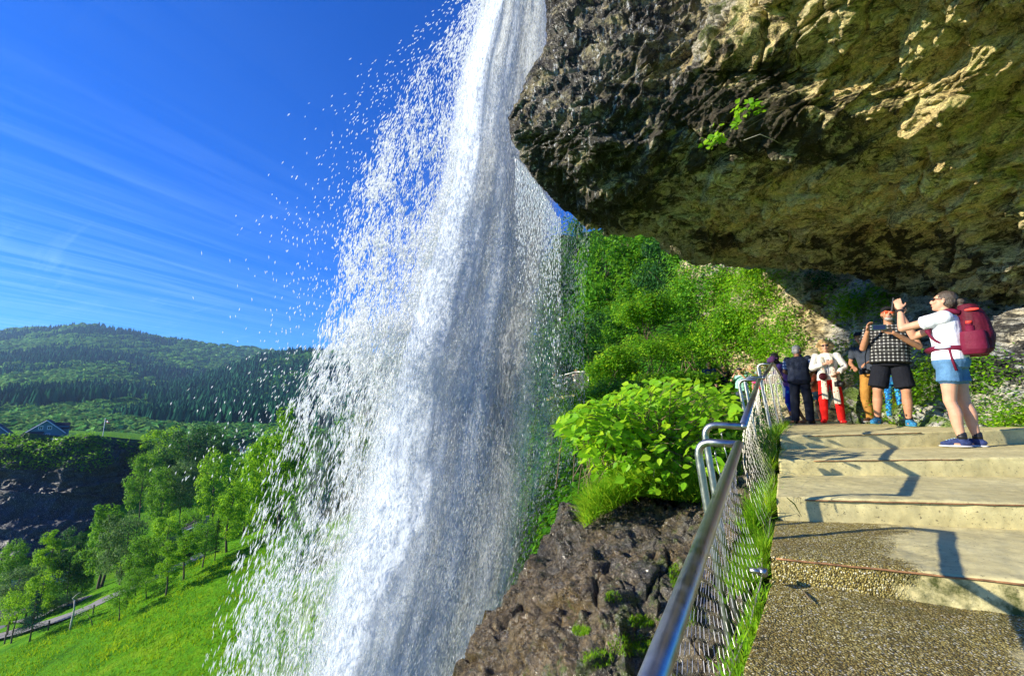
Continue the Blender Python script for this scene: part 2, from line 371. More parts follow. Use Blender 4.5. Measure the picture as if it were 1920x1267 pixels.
# rock: ochre, grey, dark stains, lichen; attributes steer where each one lies
def rock_mat(name, ochre, grey, dark, lichen, moss, scale=1.0, riv=0.9, glint=0.0, bump=1.0, stretch=(1.0, 1.0, 2.3), rot=(0, 18, 20)):
    b = NB(name); c = b.coord(); cs = b.map(c, tuple(x * scale for x in stretch), rot)
    warp = b.noise(cs, 0.7, 5, 0.6, 0.4, out='Color')
    vm = b.n('ShaderNodeVectorMath', operation='MULTIPLY_ADD'); b.set(vm.inputs[0], warp); vm.inputs[1].default_value = (0.9, 0.9, 0.9); b.set(vm.inputs[2], cs)
    w = vm.outputs[0]
    big = b.noise(w, 0.55, 6, 0.62, 0.8); med = b.noise(w, 2.1, 7, 0.66, 0.6); fine = b.noise(w, 11, 8, 0.72); grit = b.noise(c, 45 * scale, 4, 0.75)
    col = b.mix(b.rng(b.math('ADD', big, b.math('MULTIPLY', b.math('SUBTRACT', b.attr('ochre'), 0.5), 0.6)), 0.40, 0.62), grey, ochre)
    col = b.mix(b.rng(med, 0.38, 0.66, 0, 0.55), col, tuple(min(1, x * 1.75) for x in ochre))
    col = b.mix(b.math('MULTIPLY', b.attr('ridge'), b.rng(fine, 0.3, 0.55)), col, (0.66, 0.60, 0.50))
    # cracks / veins
    vein = b.math('ABSOLUTE', b.math('SUBTRACT', b.noise(w, 1.3, 6, 0.6, 1.5), 0.5))
    col = b.mix(b.rng(vein, 0.0, 0.022, 0.85, 0.0), col, dark)
    vein2 = b.math('ABSOLUTE', b.math('SUBTRACT', b.noise(w, 5.0, 5, 0.65, 1.0), 0.5))
    col = b.mix(b.rng(vein2, 0.0, 0.03, 0.6, 0.0), col, dark)
    # dark stains
    dn = b.math('ADD', b.noise(w, 1.7, 8, 0.74, 0.5), b.math('MULTIPLY', b.math('SUBTRACT', b.attr('dark'), 0.5), 0.42))
    col = b.mix(b.rng(dn, 0.54, 0.60, 0, 0.93), col, dark)
    # moss
    mn = b.math('ADD', b.noise(b.map(c, (1, 1, 1), loc=(5, 3, 1)), 3.2 * scale, 7, 0.7), b.math('MULTIPLY', b.math('SUBTRACT', b.attr('moss'), 0.5), 0.5))
    col = b.mix(b.rng(mn, 0.60, 0.68, 0, 0.9), col, b.mix(fine, tuple(x * 0.4 for x in moss), tuple(min(1, x * 1.7) for x in moss)))
    # lichen spots
    ln = b.noise(b.map(c, (1, 1, 1), loc=(9, 1, 4)), 1.6 * scale, 5, 0.6); ls = b.noise(c, 13 * scale, 5, 0.7)
    lm = b.math('MULTIPLY', b.rng(ln, 0.50, 0.62), b.rng(ls, 0.56, 0.62))
    col = b.mix(b.math('MULTIPLY', lm, 0.75), col, lichen)
    col = b.mul(0.85, col, b.ramp(fine, [(0.28, (0.35, 0.34, 0.32)), (0.46, (1, 1, 1)), (0.8, (1.5, 1.5, 1.45))]))
    col = b.mul(0.5, col, b.ramp(grit, [(0.35, (0.35, 0.35, 0.35)), (0.65, (1.5, 1.5, 1.5))]))
    h = b.math('ADD', b.math('MULTIPLY', med, 0.55), b.math('MULTIPLY', fine, 0.32)); h = b.math('ADD', h, b.math('MULTIPLY', grit, 0.08))
    h = b.math('ADD', h, b.rng(vein, 0.0, 0.03, -0.10, 0.0)); h = b.math('ADD', h, b.rng(dn, 0.54, 0.61, 0, -0.07))
    nm = b.bump(h, 0.9 * bump, 0.30)
    wet = b.attr('wet')
    ro = b.math('SUBTRACT', 0.88, b.math('MULTIPLY', wet, b.rng(fine, 0.4, 0.6, 0.35, 0.72)))
    col = b.mul(wet, col, (0.42, 0.40, 0.37))
    # wet rivulets: thin running-water threads
    rv = b.noise(b.map(c, (7, 7, 0.9), (0, 8, 0)), 2.2, 5, 0.75, 0.4)
    col = b.mix(b.math('MULTIPLY', wet, b.rng(rv, 0.575, 0.62, 0, riv)), col, (0.75, 0.76, 0.78))
    if glint:                                             # wet film: broken sharp highlights
        hh = b.math('ADD', b.noise(c, 60, 5, 0.8), b.math('MULTIPLY', b.voro(c, 34), 0.6)); nm2 = b.bump(hh, 1.0, 0.02, nm)
        nz = b.rng(b.noise(c, 5, 5, 0.7), 0.40, 0.60); ro = b.math('SUBTRACT', 0.75, b.math('MULTIPLY', nz, 0.58)); return b.done(b.bsdf(col, ro, 0, 0.9, nm2, Coat_Weight=glint, Coat_Roughness=0.12, Coat_Normal=nm2))
    return b.done(b.bsdf(col, ro, 0, b.math('ADD', 0.25, b.math('MULTIPLY', wet, 0.5)), nm))
M['rock_over'] = rock_mat('overhang_rock', (0.74, 0.54, 0.24), (0.56, 0.50, 0.38), (0.030, 0.024, 0.016), (0.50, 0.52, 0.26), (0.10, 0.13, 0.015))
M['rock_cliff'] = rock_mat('cliff_rock', (0.46, 0.38, 0.21), (0.46, 0.48, 0.50), (0.02, 0.02, 0.022), (0.4, 0.4, 0.33), (0.12, 0.20, 0.02), 0.8)
M['rock_low'] = rock_mat('wet_slope_rock', (0.26, 0.175, 0.06), (0.165, 0.165, 0.135), (0.012, 0.011, 0.010), (0.34, 0.33, 0.28), (0.12, 0.17, 0.01), 2.2, riv=0.0, glint=0.6, bump=1.6, stretch=(1, 1.3, 1.6))
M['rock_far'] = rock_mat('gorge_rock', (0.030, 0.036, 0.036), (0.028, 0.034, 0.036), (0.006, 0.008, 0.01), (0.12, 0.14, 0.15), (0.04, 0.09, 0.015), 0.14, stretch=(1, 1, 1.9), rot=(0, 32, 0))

def concrete():
    b = NB('worn_concrete'); c = b.coord(); wet = b.attr('wet')
    n1 = b.noise(c, 2.2, 6, 0.65); n2 = b.noise(c, 14, 6, 0.7); grit = b.voro(c, 150, out='Color'); gs = b.n('ShaderNodeSeparateColor'); b.set(gs.inputs[0], grit)
    gd = b.voro(c, 150)
    col = b.ramp(n1, [(0.3, (0.44, 0.38, 0.17)), (0.7, (0.64, 0.57, 0.28))])
    col = b.mul(0.8, col, b.ramp(n2, [(0.3, (0.72, 0.71, 0.68)), (0.7, (1.2, 1.2, 1.2))]))
    pit = b.math('LESS_THAN', b.noise(c, 55, 4, 0.7), 0.36)
    col = b.mix(b.math('MULTIPLY', pit, 0.7), col, (0.10, 0.085, 0.05))
    # exposed pebbles where the top has washed off and stays damp
    w = b.math('ADD', wet, b.math('MULTIPLY', b.math('SUBTRACT', b.noise(c, 2.6, 7, 0.7), 0.5), 0.9)); wm = b.rng(w, 0.47, 0.56)
    peb = b.ramp(gs.outputs[0], [(0.0, (0.10, 0.07, 0.008)), (0.40, (0.34, 0.26, 0.05)), (0.70, (0.48, 0.40, 0.11)), (0.86, (0.62, 0.55, 0.22)), (0.96, (0.85, 0.80, 0.58))])
    peb = b.mix(b.rng(b.noise(c, 1.6, 4), 0.48, 0.65, 0, 0.45), peb, (0.16, 0.09, 0.012))
    gap = b.rng(gd, 0.34, 0.62)
    peb = b.mix(b.math('MULTIPLY', gap, 0.65), peb, (0.04, 0.028, 0.005))
    col = b.mix(wm, col, peb)
    mo = b.math('MULTIPLY', b.attr('moss'), b.rng(b.noise(c, 9, 6, 0.7), 0.42, 0.6))
    col = b.mix(mo, col, (0.06, 0.07, 0.012))
    ro = b.mix(wm, (0.9, 0.9, 0.9), (0.7, 0.7, 0.7))
    h = b.math('ADD', b.math('MULTIPLY', n2, 0.3), b.math('MULTIPLY', b.math('MULTIPLY', wm, gd), -1.4)); h = b.math('ADD', h, b.math('MULTIPLY', pit, -0.25))
    h = b.math('ADD', h, b.math('MULTIPLY', b.noise(c, 160, 2), 0.12))
    return b.done(b.bsdf(col, ro, 0, 0.4, b.bump(h, 0.7, 0.010)))
M['concrete'] = concrete()
M['rust_edge'] = simple('rusty_step_edge', (0.26, 0.13, 0.055), 0.85, var=0.5, vscale=25, bump=0.3)
def steel():
    b = NB('stainless_steel'); c = b.coord(); n = b.noise(c, 30, 4)
    col = b.ramp(n, [(0.3, (0.34, 0.34, 0.31)), (0.7, (0.48, 0.48, 0.45))])
    sp = b.math('GREATER_THAN', b.noise(c, 130, 3, 0.7), 0.66); col = b.mix(b.math('MULTIPLY', sp, 0.6), col, (0.30, 0.28, 0.22))
    return b.done(b.bsdf(col, b.rng(n, 0.3, 0.7, 0.30, 0.42), 1.0, 0.5, b.bump(b.noise(c, 90, 3), 0.06, 0.004)))
M['steel'] = steel()
M['wire'] = simple('steel_wire', (0.52, 0.50, 0.43), 0.38, 0.85, 0.5, var=0.25, vscale=20)
def soil(name, g1, g2, g3, sc=1.0):
    b = NB(name); c = b.coord(); n = b.noise(c, 0.35 * sc, 8, 0.7); f = b.noise(c, 3.5 * sc, 6, 0.75)
    col = b.ramp(n, [(0.3, g1), (0.52, g2), (0.72, g3)]); col = b.mul(0.8, col, b.ramp(f, [(0.3, (0.5, 0.5, 0.5)), (0.7, (1.35, 1.35, 1.35))]))
    return b.done(b.bsdf(col, 0.95, 0, 0.1, b.bump(f, 0.8, 0.4 / sc)))
M['meadow'] = soil('meadow_turf', (0.04, 0.16, 0.003), (0.10, 0.29, 0.004), (0.24, 0.38, 0.010))
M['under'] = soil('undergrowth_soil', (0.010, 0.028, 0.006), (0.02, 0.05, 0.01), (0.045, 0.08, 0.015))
M['hill'] = soil('forest_floor', (0.008, 0.035, 0.018), (0.014, 0.055, 0.025), (0.03, 0.08, 0.03), 0.06)
M['asphalt'] = simple('asphalt_road', (0.17, 0.165, 0.17), 0.9, var=0.15, vscale=2)
M['water_river'] = simple('river_water', (0.03, 0.07, 0.13), 0.12, var=0.3, vscale=0.5)
# ------------------------------------------------------------------ valley height field
A0 = np.array([-48.0, 50.0]); U0 = np.array([0.832, 0.555]); N0 = np.array([-0.555, 0.832])
def smooth(x, a, b):
    t = np.clip((x - a) / (b - a), 0, 1); return t * t * (3 - 2 * t)
def valley(X, Y):
    X = np.asarray(X, float); Y = np.asarray(Y, float)
    s = (X - A0[0]) * U0[0] + (Y - A0[1]) * U0[1]; d = (X - A0[0]) * N0[0] + (Y - A0[1]) * N0[1]
    plane = 0.294 * X + 0.259 * Y - 21.0
    plane = np.minimum(plane, -3.0 + 0.06 * (plane + 3.0))
    zb = -22.2 + 0.389 * np.clip(s, -22, 30)
    terr = zb - 0.05 * np.clip(d, 0, 14)
    low = -29.0 + 0.0 * d
    k = smooth(d, 13, 27); t2 = terr * (1 - k) + low * k
    up = smooth(Y, 82, 150); t2 = t2 * (1 - up) + np.minimum(-12.0, t2 + 16) * up
    far = smooth(Y, 165, 250); t2 = t2 * (1 - far) + (-31.0) * far
    m = smooth(d, -1.5, 1.5); z = plane * (1 - m) + t2 * m
    z = z + 0.35 * fbm(np.stack([X * 0.09, Y * 0.09, X * 0], -1), 3, 5) * smooth(np.abs(d - 3), 2, 8)
    return z
def trace(px, py, tmax=600):
    """where the ray through a photo pixel meets the valley ground"""
    d = P(px, py, 1.0); t = 12.0
    while t < tmax:
        if d[2] * t < float(valley(d[0] * t, t)): return d * t
        t *= 1.006
    return d * tmax
# one ground sheet out to the horizon, finer near the camera
gx = np.concatenate([-np.geomspace(2600, 130, 22), np.linspace(-128, 60, 230), np.geomspace(64, 2600, 22)])
gy = np.concatenate([[-600, -400, -200, -60, -20], np.linspace(2, 190, 220), np.geomspace(196, 2500, 26)])
GX, GY = np.meshgrid(gx, gy)
GZ = valley(GX, np.maximum(GY, 2))
nearcut = smooth(np.hypot(GX - 2, GY - 4), 12, 26)              # under the cliff the ground stays low
GZ = GZ * nearcut + (-14.0) * (1 - nearcut)
g = mesh_np('ground', np.stack([GX, GY, GZ], -1).reshape(-1, 3), grid_faces(*GX.shape), M['meadow'])
tag(g, kind='structure')

# country road along the foot of the meadow, and a second road below it
def road(name, pts, w, lift=0.06):
    pts = np.array(pts, float); n = 60
    t = np.linspace(0, len(pts) - 1, n); xy = np.stack([np.interp(t, range(len(pts)), pts[:, k]) for k in (0, 1)], -1)
    for _ in range(6): xy[1:-1] = (xy[:-2] + xy[2:] + 2 * xy[1:-1]) / 4
    tt = unit(np.gradient(xy, axis=0)); nn = np.stack([-tt[:, 1], tt[:, 0]], -1)
    c = np.linspace(-w / 2, w / 2, 7); g_ = xy[:, None] + nn[:, None] * c[None, :, None]
    zc = valley(xy[:, 0], xy[:, 1])[:, None] * np.ones(7); z = np.maximum(zc, valley(g_[..., 0], g_[..., 1])) + lift
    o = mesh_np(name, np.concatenate([g_, z[..., None]], -1).reshape(-1, 3), grid_faces(n, 7), M['asphalt']); tag(o, kind='structure'); return o
r1 = [trace(px, py)[:2] for px, py in ((-90, 1222), (0, 1196), (60, 1180), (120, 1160), (165, 1140), (215, 1116), (265, 1095), (320, 1070), (380, 1040))]
road('road', r1, 2.6)
r2 = [trace(px, py)[:2] for px, py in ((-60, 1195), (0, 1178), (60, 1163), (95, 1146), (125, 1134), (150, 1130))]
road('lower_road', r2, 2.4)
rv = np.array([P(-60, 1072, 84), P(30, 1056, 86), P(90, 1045, 88), P(200, 1030, 92)])
rvv = np.concatenate([rv + [0, -7, 0], rv + [0, 7, 0]]); rvv[:, 2] = -28.4
tag(mesh_np('river', rvv, [[0, 1, 5, 4], [1, 2, 6, 5], [2, 3, 7, 6]], M['water_river']), kind='structure')

# ------------------------------------------------------------------ rock built from control lattices
def rock(name, ctrl, n, m, mat, amps, back, seed=0, kind='structure', flow=(1, 1, 1), ledge=None, keep_left=0, ridge=None, blocks=(), terr=None):
    """ctrl[r][c] = (px, py, Y, ochre, dark, moss, wet); displaced along its normal"""
    c = np.array([[np.concatenate([P(*q[:3]), q[3:7]]) for q in row] for row in ctrl], float)
    g_ = lattice(c, n, m); xyz = g_[..., :3].copy(); at = g_[..., 3:]
    nn = face_cam(xyz, grid_normals(xyz))
    p = xyz * np.array(flow)
    d = 0
    for (fr, a, oc, rd) in amps: d = d + a * fbm(p * fr, oc, seed + int(fr * 10), ridged=rd)
    if ledge:
        fz, amp, tilt = ledge
        h = xyz[..., 2] + tilt[0] * xyz[..., 0] + tilt[1] * xyz[..., 1] + 0.8 * fbm(p * 0.6, 4, seed + 99)
        saw = (h * fz) % 1.0; d = d + amp * (saw ** 1.5 - 0.5) * (0.35 + 0.65 * smooth(fbm(p * 0.5, 2, seed + 7), -0.4, 0.4))
    for (sc_, st_, rot_, amp, crack) in blocks:           # broken faces: every block sits a little in or out, with a crack round it
        ca, sa = math.cos(rot_), math.sin(rot_); q = xyz + 0.12 * np.stack([fbm(xyz * 2, 2, seed + 51), fbm(xyz * 2, 2, seed + 52), fbm(xyz * 2, 2, seed + 53)], -1)
        q = np.stack([q[..., 0] * ca + q[..., 2] * sa, q[..., 1], -q[..., 0] * sa + q[..., 2] * ca], -1) * np.array(st_) * sc_
        e_, r_ = worley(q, seed + 60); e_ = e_.reshape(d.shape); r_ = r_.reshape(d.shape); d = d + amp * (r_ - 0.5) * smooth(e_, 0.0, 0.06) - crack * np.exp(-e_ / 0.05)
    if terr:                                              # thin bedding ledges
        fz, amp, tilt, wgt = terr; h = xyz[..., 2] + tilt[0] * xyz[..., 0] + tilt[1] * xyz[..., 1] + 0.5 * fbm(p * 0.9, 4, seed + 31); saw = (h * fz) % 1.0
        w_ = np.interp(np.arange(m) / m, wgt[0], wgt[1])[None]; d = d + amp * (np.where(saw < .8, saw / .8, (1 - saw) / .2) - 0.5) * w_ * (0.3 + 0.7 * smooth(fbm(p * 1.3, 2, seed + 17), -0.3, 0.3))
    if keep_left:
        w = np.clip(np.arange(m) / keep_left, 0, 1)[None]; d = d * (0.35 + 0.65 * w)
    rw = None
    if ridge is not None:                                 # a raised pale seam across the rock
        a_, b_ = proj(xyz); rp = np.array(ridge, float); dist = np.full(a_.shape, 1e9)
        a_ = a_ + 9 * fbm(xyz * 3, 3, 5); b_ = b_ + 9 * fbm(xyz * 3, 3, 6)
        for k in range(len(rp) - 1):
            s0, s1 = rp[k, :2], rp[k + 1, :2]; sv = s1 - s0; t = np.clip(((a_ - s0[0]) * sv[0] + (b_ - s0[1]) * sv[1]) / (sv @ sv), 0, 1)
            w_ = rp[k, 2] * (1 - t) + rp[k + 1, 2] * t; dist = np.minimum(dist, np.hypot(a_ - s0[0] - t * sv[0], b_ - s0[1] - t * sv[1]) / w_)
        rw = 1 - smooth(dist, 0.5, 1.1); d = d + 0.10 * rw
    front = xyz + nn * np.asarray(d)[..., None]
    v, f = solid_grid(front, np.asarray(back, float))
    aa = np.concatenate([at.reshape(-1, 4)] * 2)
    o = mesh_np(name, v, f, mat, attrs=dict(ochre=aa[:, 0], dark=aa[:, 1], moss=aa[:, 2], wet=aa[:, 3], **({} if rw is None else dict(ridge=np.concatenate([rw.ravel()] * 2)))))
    tag(o, kind=kind)
    return o, front, nn
# overhang: lip (wet, layered) on the left, pale-stained ochre ceiling to the right
OV = [
 [(1075,-420,9.5,.4,0.74,.5,.8),(1190,-420,7.6,.4,0.74,.5,.8),(1290,-420,6.4,.5,0.74,.5,.5),(1370,-420,4.6,.5,0.50,.4,.1),(1600,-420,3.0,.6,0.40,.3,0),(1900,-420,2.4,.7,0.40,.3,0),(2500,-420,2.1,.6,0.40,.3,0)],
 [(1050,-150,8.6,.4,0.74,.5,.8),(1160,-150,7.2,.4,0.74,.5,.8),(1300,-150,6.2,.5,0.74,.5,.6),(1380,-150,4.9,.5,0.50,.5,.1),(1620,-150,3.5,.6,0.40,.4,0),(1910,-150,2.9,.7,0.40,.4,0),(2500,-150,2.5,.6,0.40,.3,0)],
 [(1026,0,7.7,.4,0.74,.4,.9),(1160,0,6.5,.4,0.74,.6,.8),(1325,0,6.0,.6,0.54,.6,.8),(1372,10,5.2,.5,0.40,.7,.2),(1640,0,4.0,.6,0.40,.4,0),(1920,0,3.4,.6,0.40,.5,0),(2500,0,2.9,.6,0.40,.3,0)],
 [(1029,85,7.2,.4,0.74,.4,1),(1140,80,6.1,.4,0.74,.5,.9),(1300,80,5.85,.5,0.64,.6,.8),(1350,85,5.3,.5,0.60,.7,.2),(1645,70,4.35,.6,0.35,.4,0),(1920,70,3.75,.7,0.30,.5,0),(2500,70,3.2,.6,0.40,.3,0)],
 [(988,155,6.8,.4,0.74,.4,1),(1105,150,5.95,.4,0.69,.5,.9),(1240,150,5.9,.45,0.74,.5,.7),(1330,150,5.6,.4,0.80,.4,.2),(1650,140,4.75,.6,0.50,.4,0),(1920,140,4.1,.8,0.20,.4,0),(2500,140,3.5,.6,0.40,.3,0)],
 [(953,240,6.6,.4,0.74,.3,1),(1080,240,5.9,.4,0.74,.3,1),(1190,250,6.0,.4,0.84,.4,.6),(1290,240,5.9,.4,0.80,.4,.1),(1480,225,5.4,.5,0.90,.3,0),(1900,230,4.6,.9,0.20,.5,0),(2500,230,3.9,.6,0.40,.3,0)],
 [(985,312,6.8,.4,0.74,.3,1),(1085,305,6.25,.4,0.74,.4,.8),(1175,315,6.3,.4,0.84,.4,.5),(1290,310,6.35,.5,0.70,.5,0),(1560,300,5.9,.7,0.50,.3,0),(1880,300,5.1,.9,0.30,.5,0),(2500,300,4.2,.6,0.40,.3,0)],
 [(1028,370,7.1,.4,0.84,.3,.8),(1105,365,6.8,.4,0.84,.4,.6),(1195,375,6.9,.5,0.74,.4,.2),(1320,370,7.0,.6,0.45,.4,0),(1610,375,6.5,.8,0.35,.3,0),(1890,380,5.5,.7,0.40,.4,0),(2500,380,4.4,.6,0.40,.3,0)],
 [(1070,408,7.4,.4,0.84,.3,.4),(1125,412,7.4,.5,0.74,.3,.3),(1250,430,7.8,.5,0.64,.3,0),(1400,450,8.2,.5,0.60,.3,0),(1640,455,7.6,.6,0.70,.3,0),(1900,460,6.0,.5,0.60,.3,0),(2500,470,4.6,.5,0.50,.3,0)],
 [(1090,416,7.9,.4,0.54,.3,.2),(1150,432,8.0,.4,0.44,.3,.2),(1300,452,8.8,.3,0.44,.3,0),(1465,480,9.8,.4,0.40,.3,0),(1680,515,9.0,.4,0.70,.3,0),(1905,545,6.9,.5,0.60,.3,0),(2500,560,5.0,.5,0.50,.3,0)],
 [(1100,410,8.6,.3,0.44,.3,.2),(1170,425,9.0,.3,0.44,.3,.2),(1310,450,10.4,.2,0.44,.3,0),(1480,476,12.0,.3,0.40,.3,0),(1690,525,11.5,.4,0.50,.3,0),(1910,575,8.6,.5,0.50,.3,0),(2500,620,6.0,.5,0.50,.3,0)],
]
OVo, OVg, OVn = rock('rock_overhang', OV, 620, 720, M['rock_over'],
    [(0.45, 0.38, 3, False), (1.3, 0.17, 4, True), (4.0, 0.055, 4, True), (11, 0.026, 4, True), (28, 0.008, 2, False)], (2.5, 0.5, 3.0), seed=3, flow=(1, 1, 1.7), ledge=(1.7, 0.10, (-0.35, 0.18)), keep_left=25, blocks=[(1.5, (0.55, 1, 1.5), 0.35, 0.20, 0.05), (4.2, (0.6, 1, 1.6), 0.5, 0.07, 0.03)], terr=(5.5, 0.10, (-0.55, 0.25), ((0, .30, .40, 1), (1, 1, .35, .2))), ridge=[(1372, -60, 14), (1362, 0, 16), (1335, 80, 13), (1318, 118, 10), (1270, 180, 9), (1232, 240, 13), (1205, 292, 11), (1172, 350, 7)])
# pale grey tongue of the roof behind the lip
TG = [[(1290,430,12,.1,.2,.1,0),(1360,440,12,.1,.2,.1,0),(1440,450,12,.1,.3,.1,0),(1500,455,12.5,.2,.4,.1,0)],
      [(1296,462,11.2,.1,.2,.1,0),(1360,468,11.0,.1,.2,.1,0),(1430,470,11.2,.1,.3,.1,0),(1500,478,11.6,.2,.4,.1,0)],
      [(1312,484,11.6,.1,.2,.1,0),(1370,492,11.4,.1,.2,.1,0),(1440,496,11.6,.1,.3,.1,0),(1500,505,12.0,.2,.4,.1,0)],
      [(1320,470,13.5,.1,.2,.1,0),(1380,478,13.5,.1,.2,.1,0),(1450,482,13.5,.1,.3,.1,0),(1510,490,13.5,.2,.4,.1,0)]]
rock('rock_tongue', TG, 70, 120, M['rock_cliff'], [(1.2, 0.16, 3, True), (4, 0.05, 3, False)], (0.3, 1.5, 1.2), seed=8)
# cliff wall behind the walkers
CL = [
 [(1250,420,22,.2,.4,.6,0),(1400,430,18.5,.2,.4,.6,0),(1490,450,15,.3,.2,.3,0),(1620,460,13.4,.0,.3,.0,0),(1760,480,11.3,.1,.4,.3,0),(1900,520,8.4,.2,.6,.4,0),(2400,560,6.3,.3,.5,.4,0)],
 [(1290,540,20,.5,.4,.7,0),(1400,545,17,.7,.3,.6,0),(1488,550,14.2,.9,.2,.3,0),(1615,560,12.7,.0,.2,.0,0),(1750,580,10.4,.1,.3,.3,0),(1880,600,7.5,.2,.6,.4,0),(2400,620,5.7,.3,.5,.4,0)],
 [(1330,640,18.5,.6,.3,.7,0),(1415,640,16.2,.9,.2,.6,0),(1500,640,13.9,.8,.2,.4,0),(1615,660,12.2,.0,.2,.0,0),(1740,680,9.9,.2,.5,.5,0),(1870,690,7.0,.1,.7,.5,0),(2400,720,5.2,.3,.5,.4,0)],
 [(1370,725,17.5,.6,.3,.7,0),(1435,722,15.6,.9,.2,.6,0),(1510,730,13.4,.8,.2,.5,0),(1610,745,11.8,.9,.1,.4,0),(1720,755,9.3,.3,.5,.8,0),(1850,765,6.7,.2,.5,.6,0),(2400,800,4.7,.3,.5,.4,0)],
 [(1395,790,16.5,.6,.3,.7,0),(1450,792,14.8,.9,.2,.6,0),(1530,797,12.6,.9,.1,.5,0),(1610,797,11.1,.9,.1,.5,0),(1705,806,8.6,.3,.4,.9,0),(1840,822,6.1,.2,.4,.8,0),(2400,900,4.4,.3,.5,.4,0)],
 [(1395,830,16.2,.6,.3,.7,0),(1450,838,14.5,.9,.2,.6,0),(1530,845,12.3,.9,.1,.5,0),(1610,850,10.8,.9,.1,.5,0),(1705,870,8.4,.3,.4,.9,0),(1840,905,6.0,.2,.4,.8,0),(2400,1000,4.3,.3,.5,.4,0)],
]
CLo, CLg, CLn = rock('cliff', CL, 260, 420, M['rock_cliff'],
    [(0.5, 0.35, 3, True), (1.5, 0.16, 4, True), (5.0, 0.05, 4, False)], (1.0, 2.5, 0.4), seed=21, ledge=(1.3, 0.15, (0.45, 0.2)), blocks=[(0.8, (0.8, 1, 1), 0.6, 0.35, 0.08), (2.6, (0.7, 1, 1), 0.6, 0.12, 0.05)])
# dark wet rock slope below the railing
RS = [
 [(1050,930,5.6,.4,0.35,0.38,.6),(1110,940,5.4,.4,0.35,0.58,.5),(1200,915,5.6,.4,0.35,0.68,.3),(1310,900,5.2,.4,0.35,0.58,.2),(1375,885,5.0,.4,0.35,0.58,.1),(1440,862,4.9,.4,0.35,0.48,0)],
 [(1045,975,4.9,.4,0.45,0.38,.8),(1110,978,4.5,.4,0.35,0.48,.7),(1205,955,4.4,.4,0.35,0.58,.4),(1310,948,4.1,.5,0.35,0.58,.3),(1370,925,3.95,.4,0.35,0.58,.1),(1425,925,3.7,.4,0.35,0.48,0)],
 [(1000,1055,4.3,.5,0.45,0.38,.9),(1080,1040,3.8,.5,0.35,0.38,.9),(1190,1020,3.6,.4,0.45,0.48,.7),(1300,1010,3.3,.5,0.35,0.58,.4),(1370,1000,3.0,.4,0.35,0.68,.2),(1430,1030,3.05,.4,0.35,0.48,0)],
 [(955,1130,3.9,.7,0.25,0.38,.8),(1050,1110,3.4,.8,0.15,0.38,.7),(1170,1090,3.1,.5,0.35,0.58,.6),(1290,1085,3.05,.5,0.35,0.68,.5),(1400,1090,2.95,.4,0.45,0.68,.3),(1500,1110,2.9,.4,0.35,0.48,0)],
 [(895,1200,3.6,.8,0.15,0.38,.7),(1010,1180,3.1,.9,0.15,0.48,.6),(1140,1170,2.75,.6,0.35,0.68,.5),(1270,1170,2.75,.4,0.45,0.68,.4),(1390,1180,2.65,.4,0.45,0.68,.3),(1540,1220,2.5,.4,0.35,0.48,0)],
 [(855,1270,3.4,.7,0.25,0.48,.7),(980,1265,2.85,.6,0.35,0.58,.5),(1120,1260,2.5,.4,0.35,0.78,.4),(1260,1260,2.5,.4,0.45,0.68,.4),(1400,1290,2.3,.4,0.45,0.68,.3),(1600,1400,2.0,.4,0.35,0.48,0)],
 [(760,1500,2.8,.5,0.35,0.58,.6),(900,1500,2.3,.5,0.35,0.58,.5),(1080,1500,2.0,.4,0.35,0.68,.4),(1260,1500,2.05,.4,0.35,0.68,.4),(1450,1600,1.8,.4,0.35,0.68,.3),(1750,1800,1.5,.4,0.35,0.48,0)],
]
RSo, RSg, RSn = rock('rock_slope', RS, 420, 420, M['rock_low'],
    [(0.9, 0.13, 3, False), (2.6, 0.07, 4, True), (6.0, 0.04, 5, True), (18, 0.018, 4, False)], (-0.8, 0.6, -3.0), seed=41, blocks=[(3.0, (0.8, 1, 1), 0.5, 0.10, 0.04), (8.0, (0.7, 1, 1), 0.5, 0.045, 0.018)])
# green bank below and behind the bushes, up to the wooded hillside on the right
BK = [
 [(1040,440,62),(1150,430,52),(1300,440,42),(1400,440,30),(1500,440,22)],
 [(1020,560,48),(1150,560,40),(1280,560,30),(1380,560,23),(1500,560,17)],
 [(1000,660,40),(1130,650,31),(1260,650,24),(1370,650,20.5),(1480,660,15.8)],
 [(990,735,33),(1110,735,27),(1250,738,21),(1350,735,18.6),(1450,740,15.2)],
 [(990,790,29),(1100,785,21),(1220,775,17.6),(1330,770,17.4),(1450,778,15)],
 [(980,870,24),(1080,850,15),(1190,820,11),(1310,800,10.5),(1450,800,10.5)],
 [(960,980,20),(1050,940,10.5),(1150,900,7.6),(1290,880,6.6),(1430,860,6.2)],
 [(930,1130,17),(1030,1050,8.5),(1130,990,5.6),(1250,960,4.9),(1420,930,4.6)],
 [(900,1330,15),(1010,1250,8),(1120,1150,5.6),(1250,1100,4.9),(1420,1050,4.5)],
]
cb = np.array([[P(*q) for q in r] for r in BK]); BKg = lattice(cb, 130, 130); BKn = face_cam(BKg, grid_normals(BKg))
BKg = BKg + BKn * (0.03 * np.abs(BKg[..., 1:2])) * fbm(BKg * 0.35, 4, 61)[..., None]
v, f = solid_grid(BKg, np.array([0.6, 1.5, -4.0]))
tag(mesh_np('green_bank', v, f, M['under']), kind='structure')

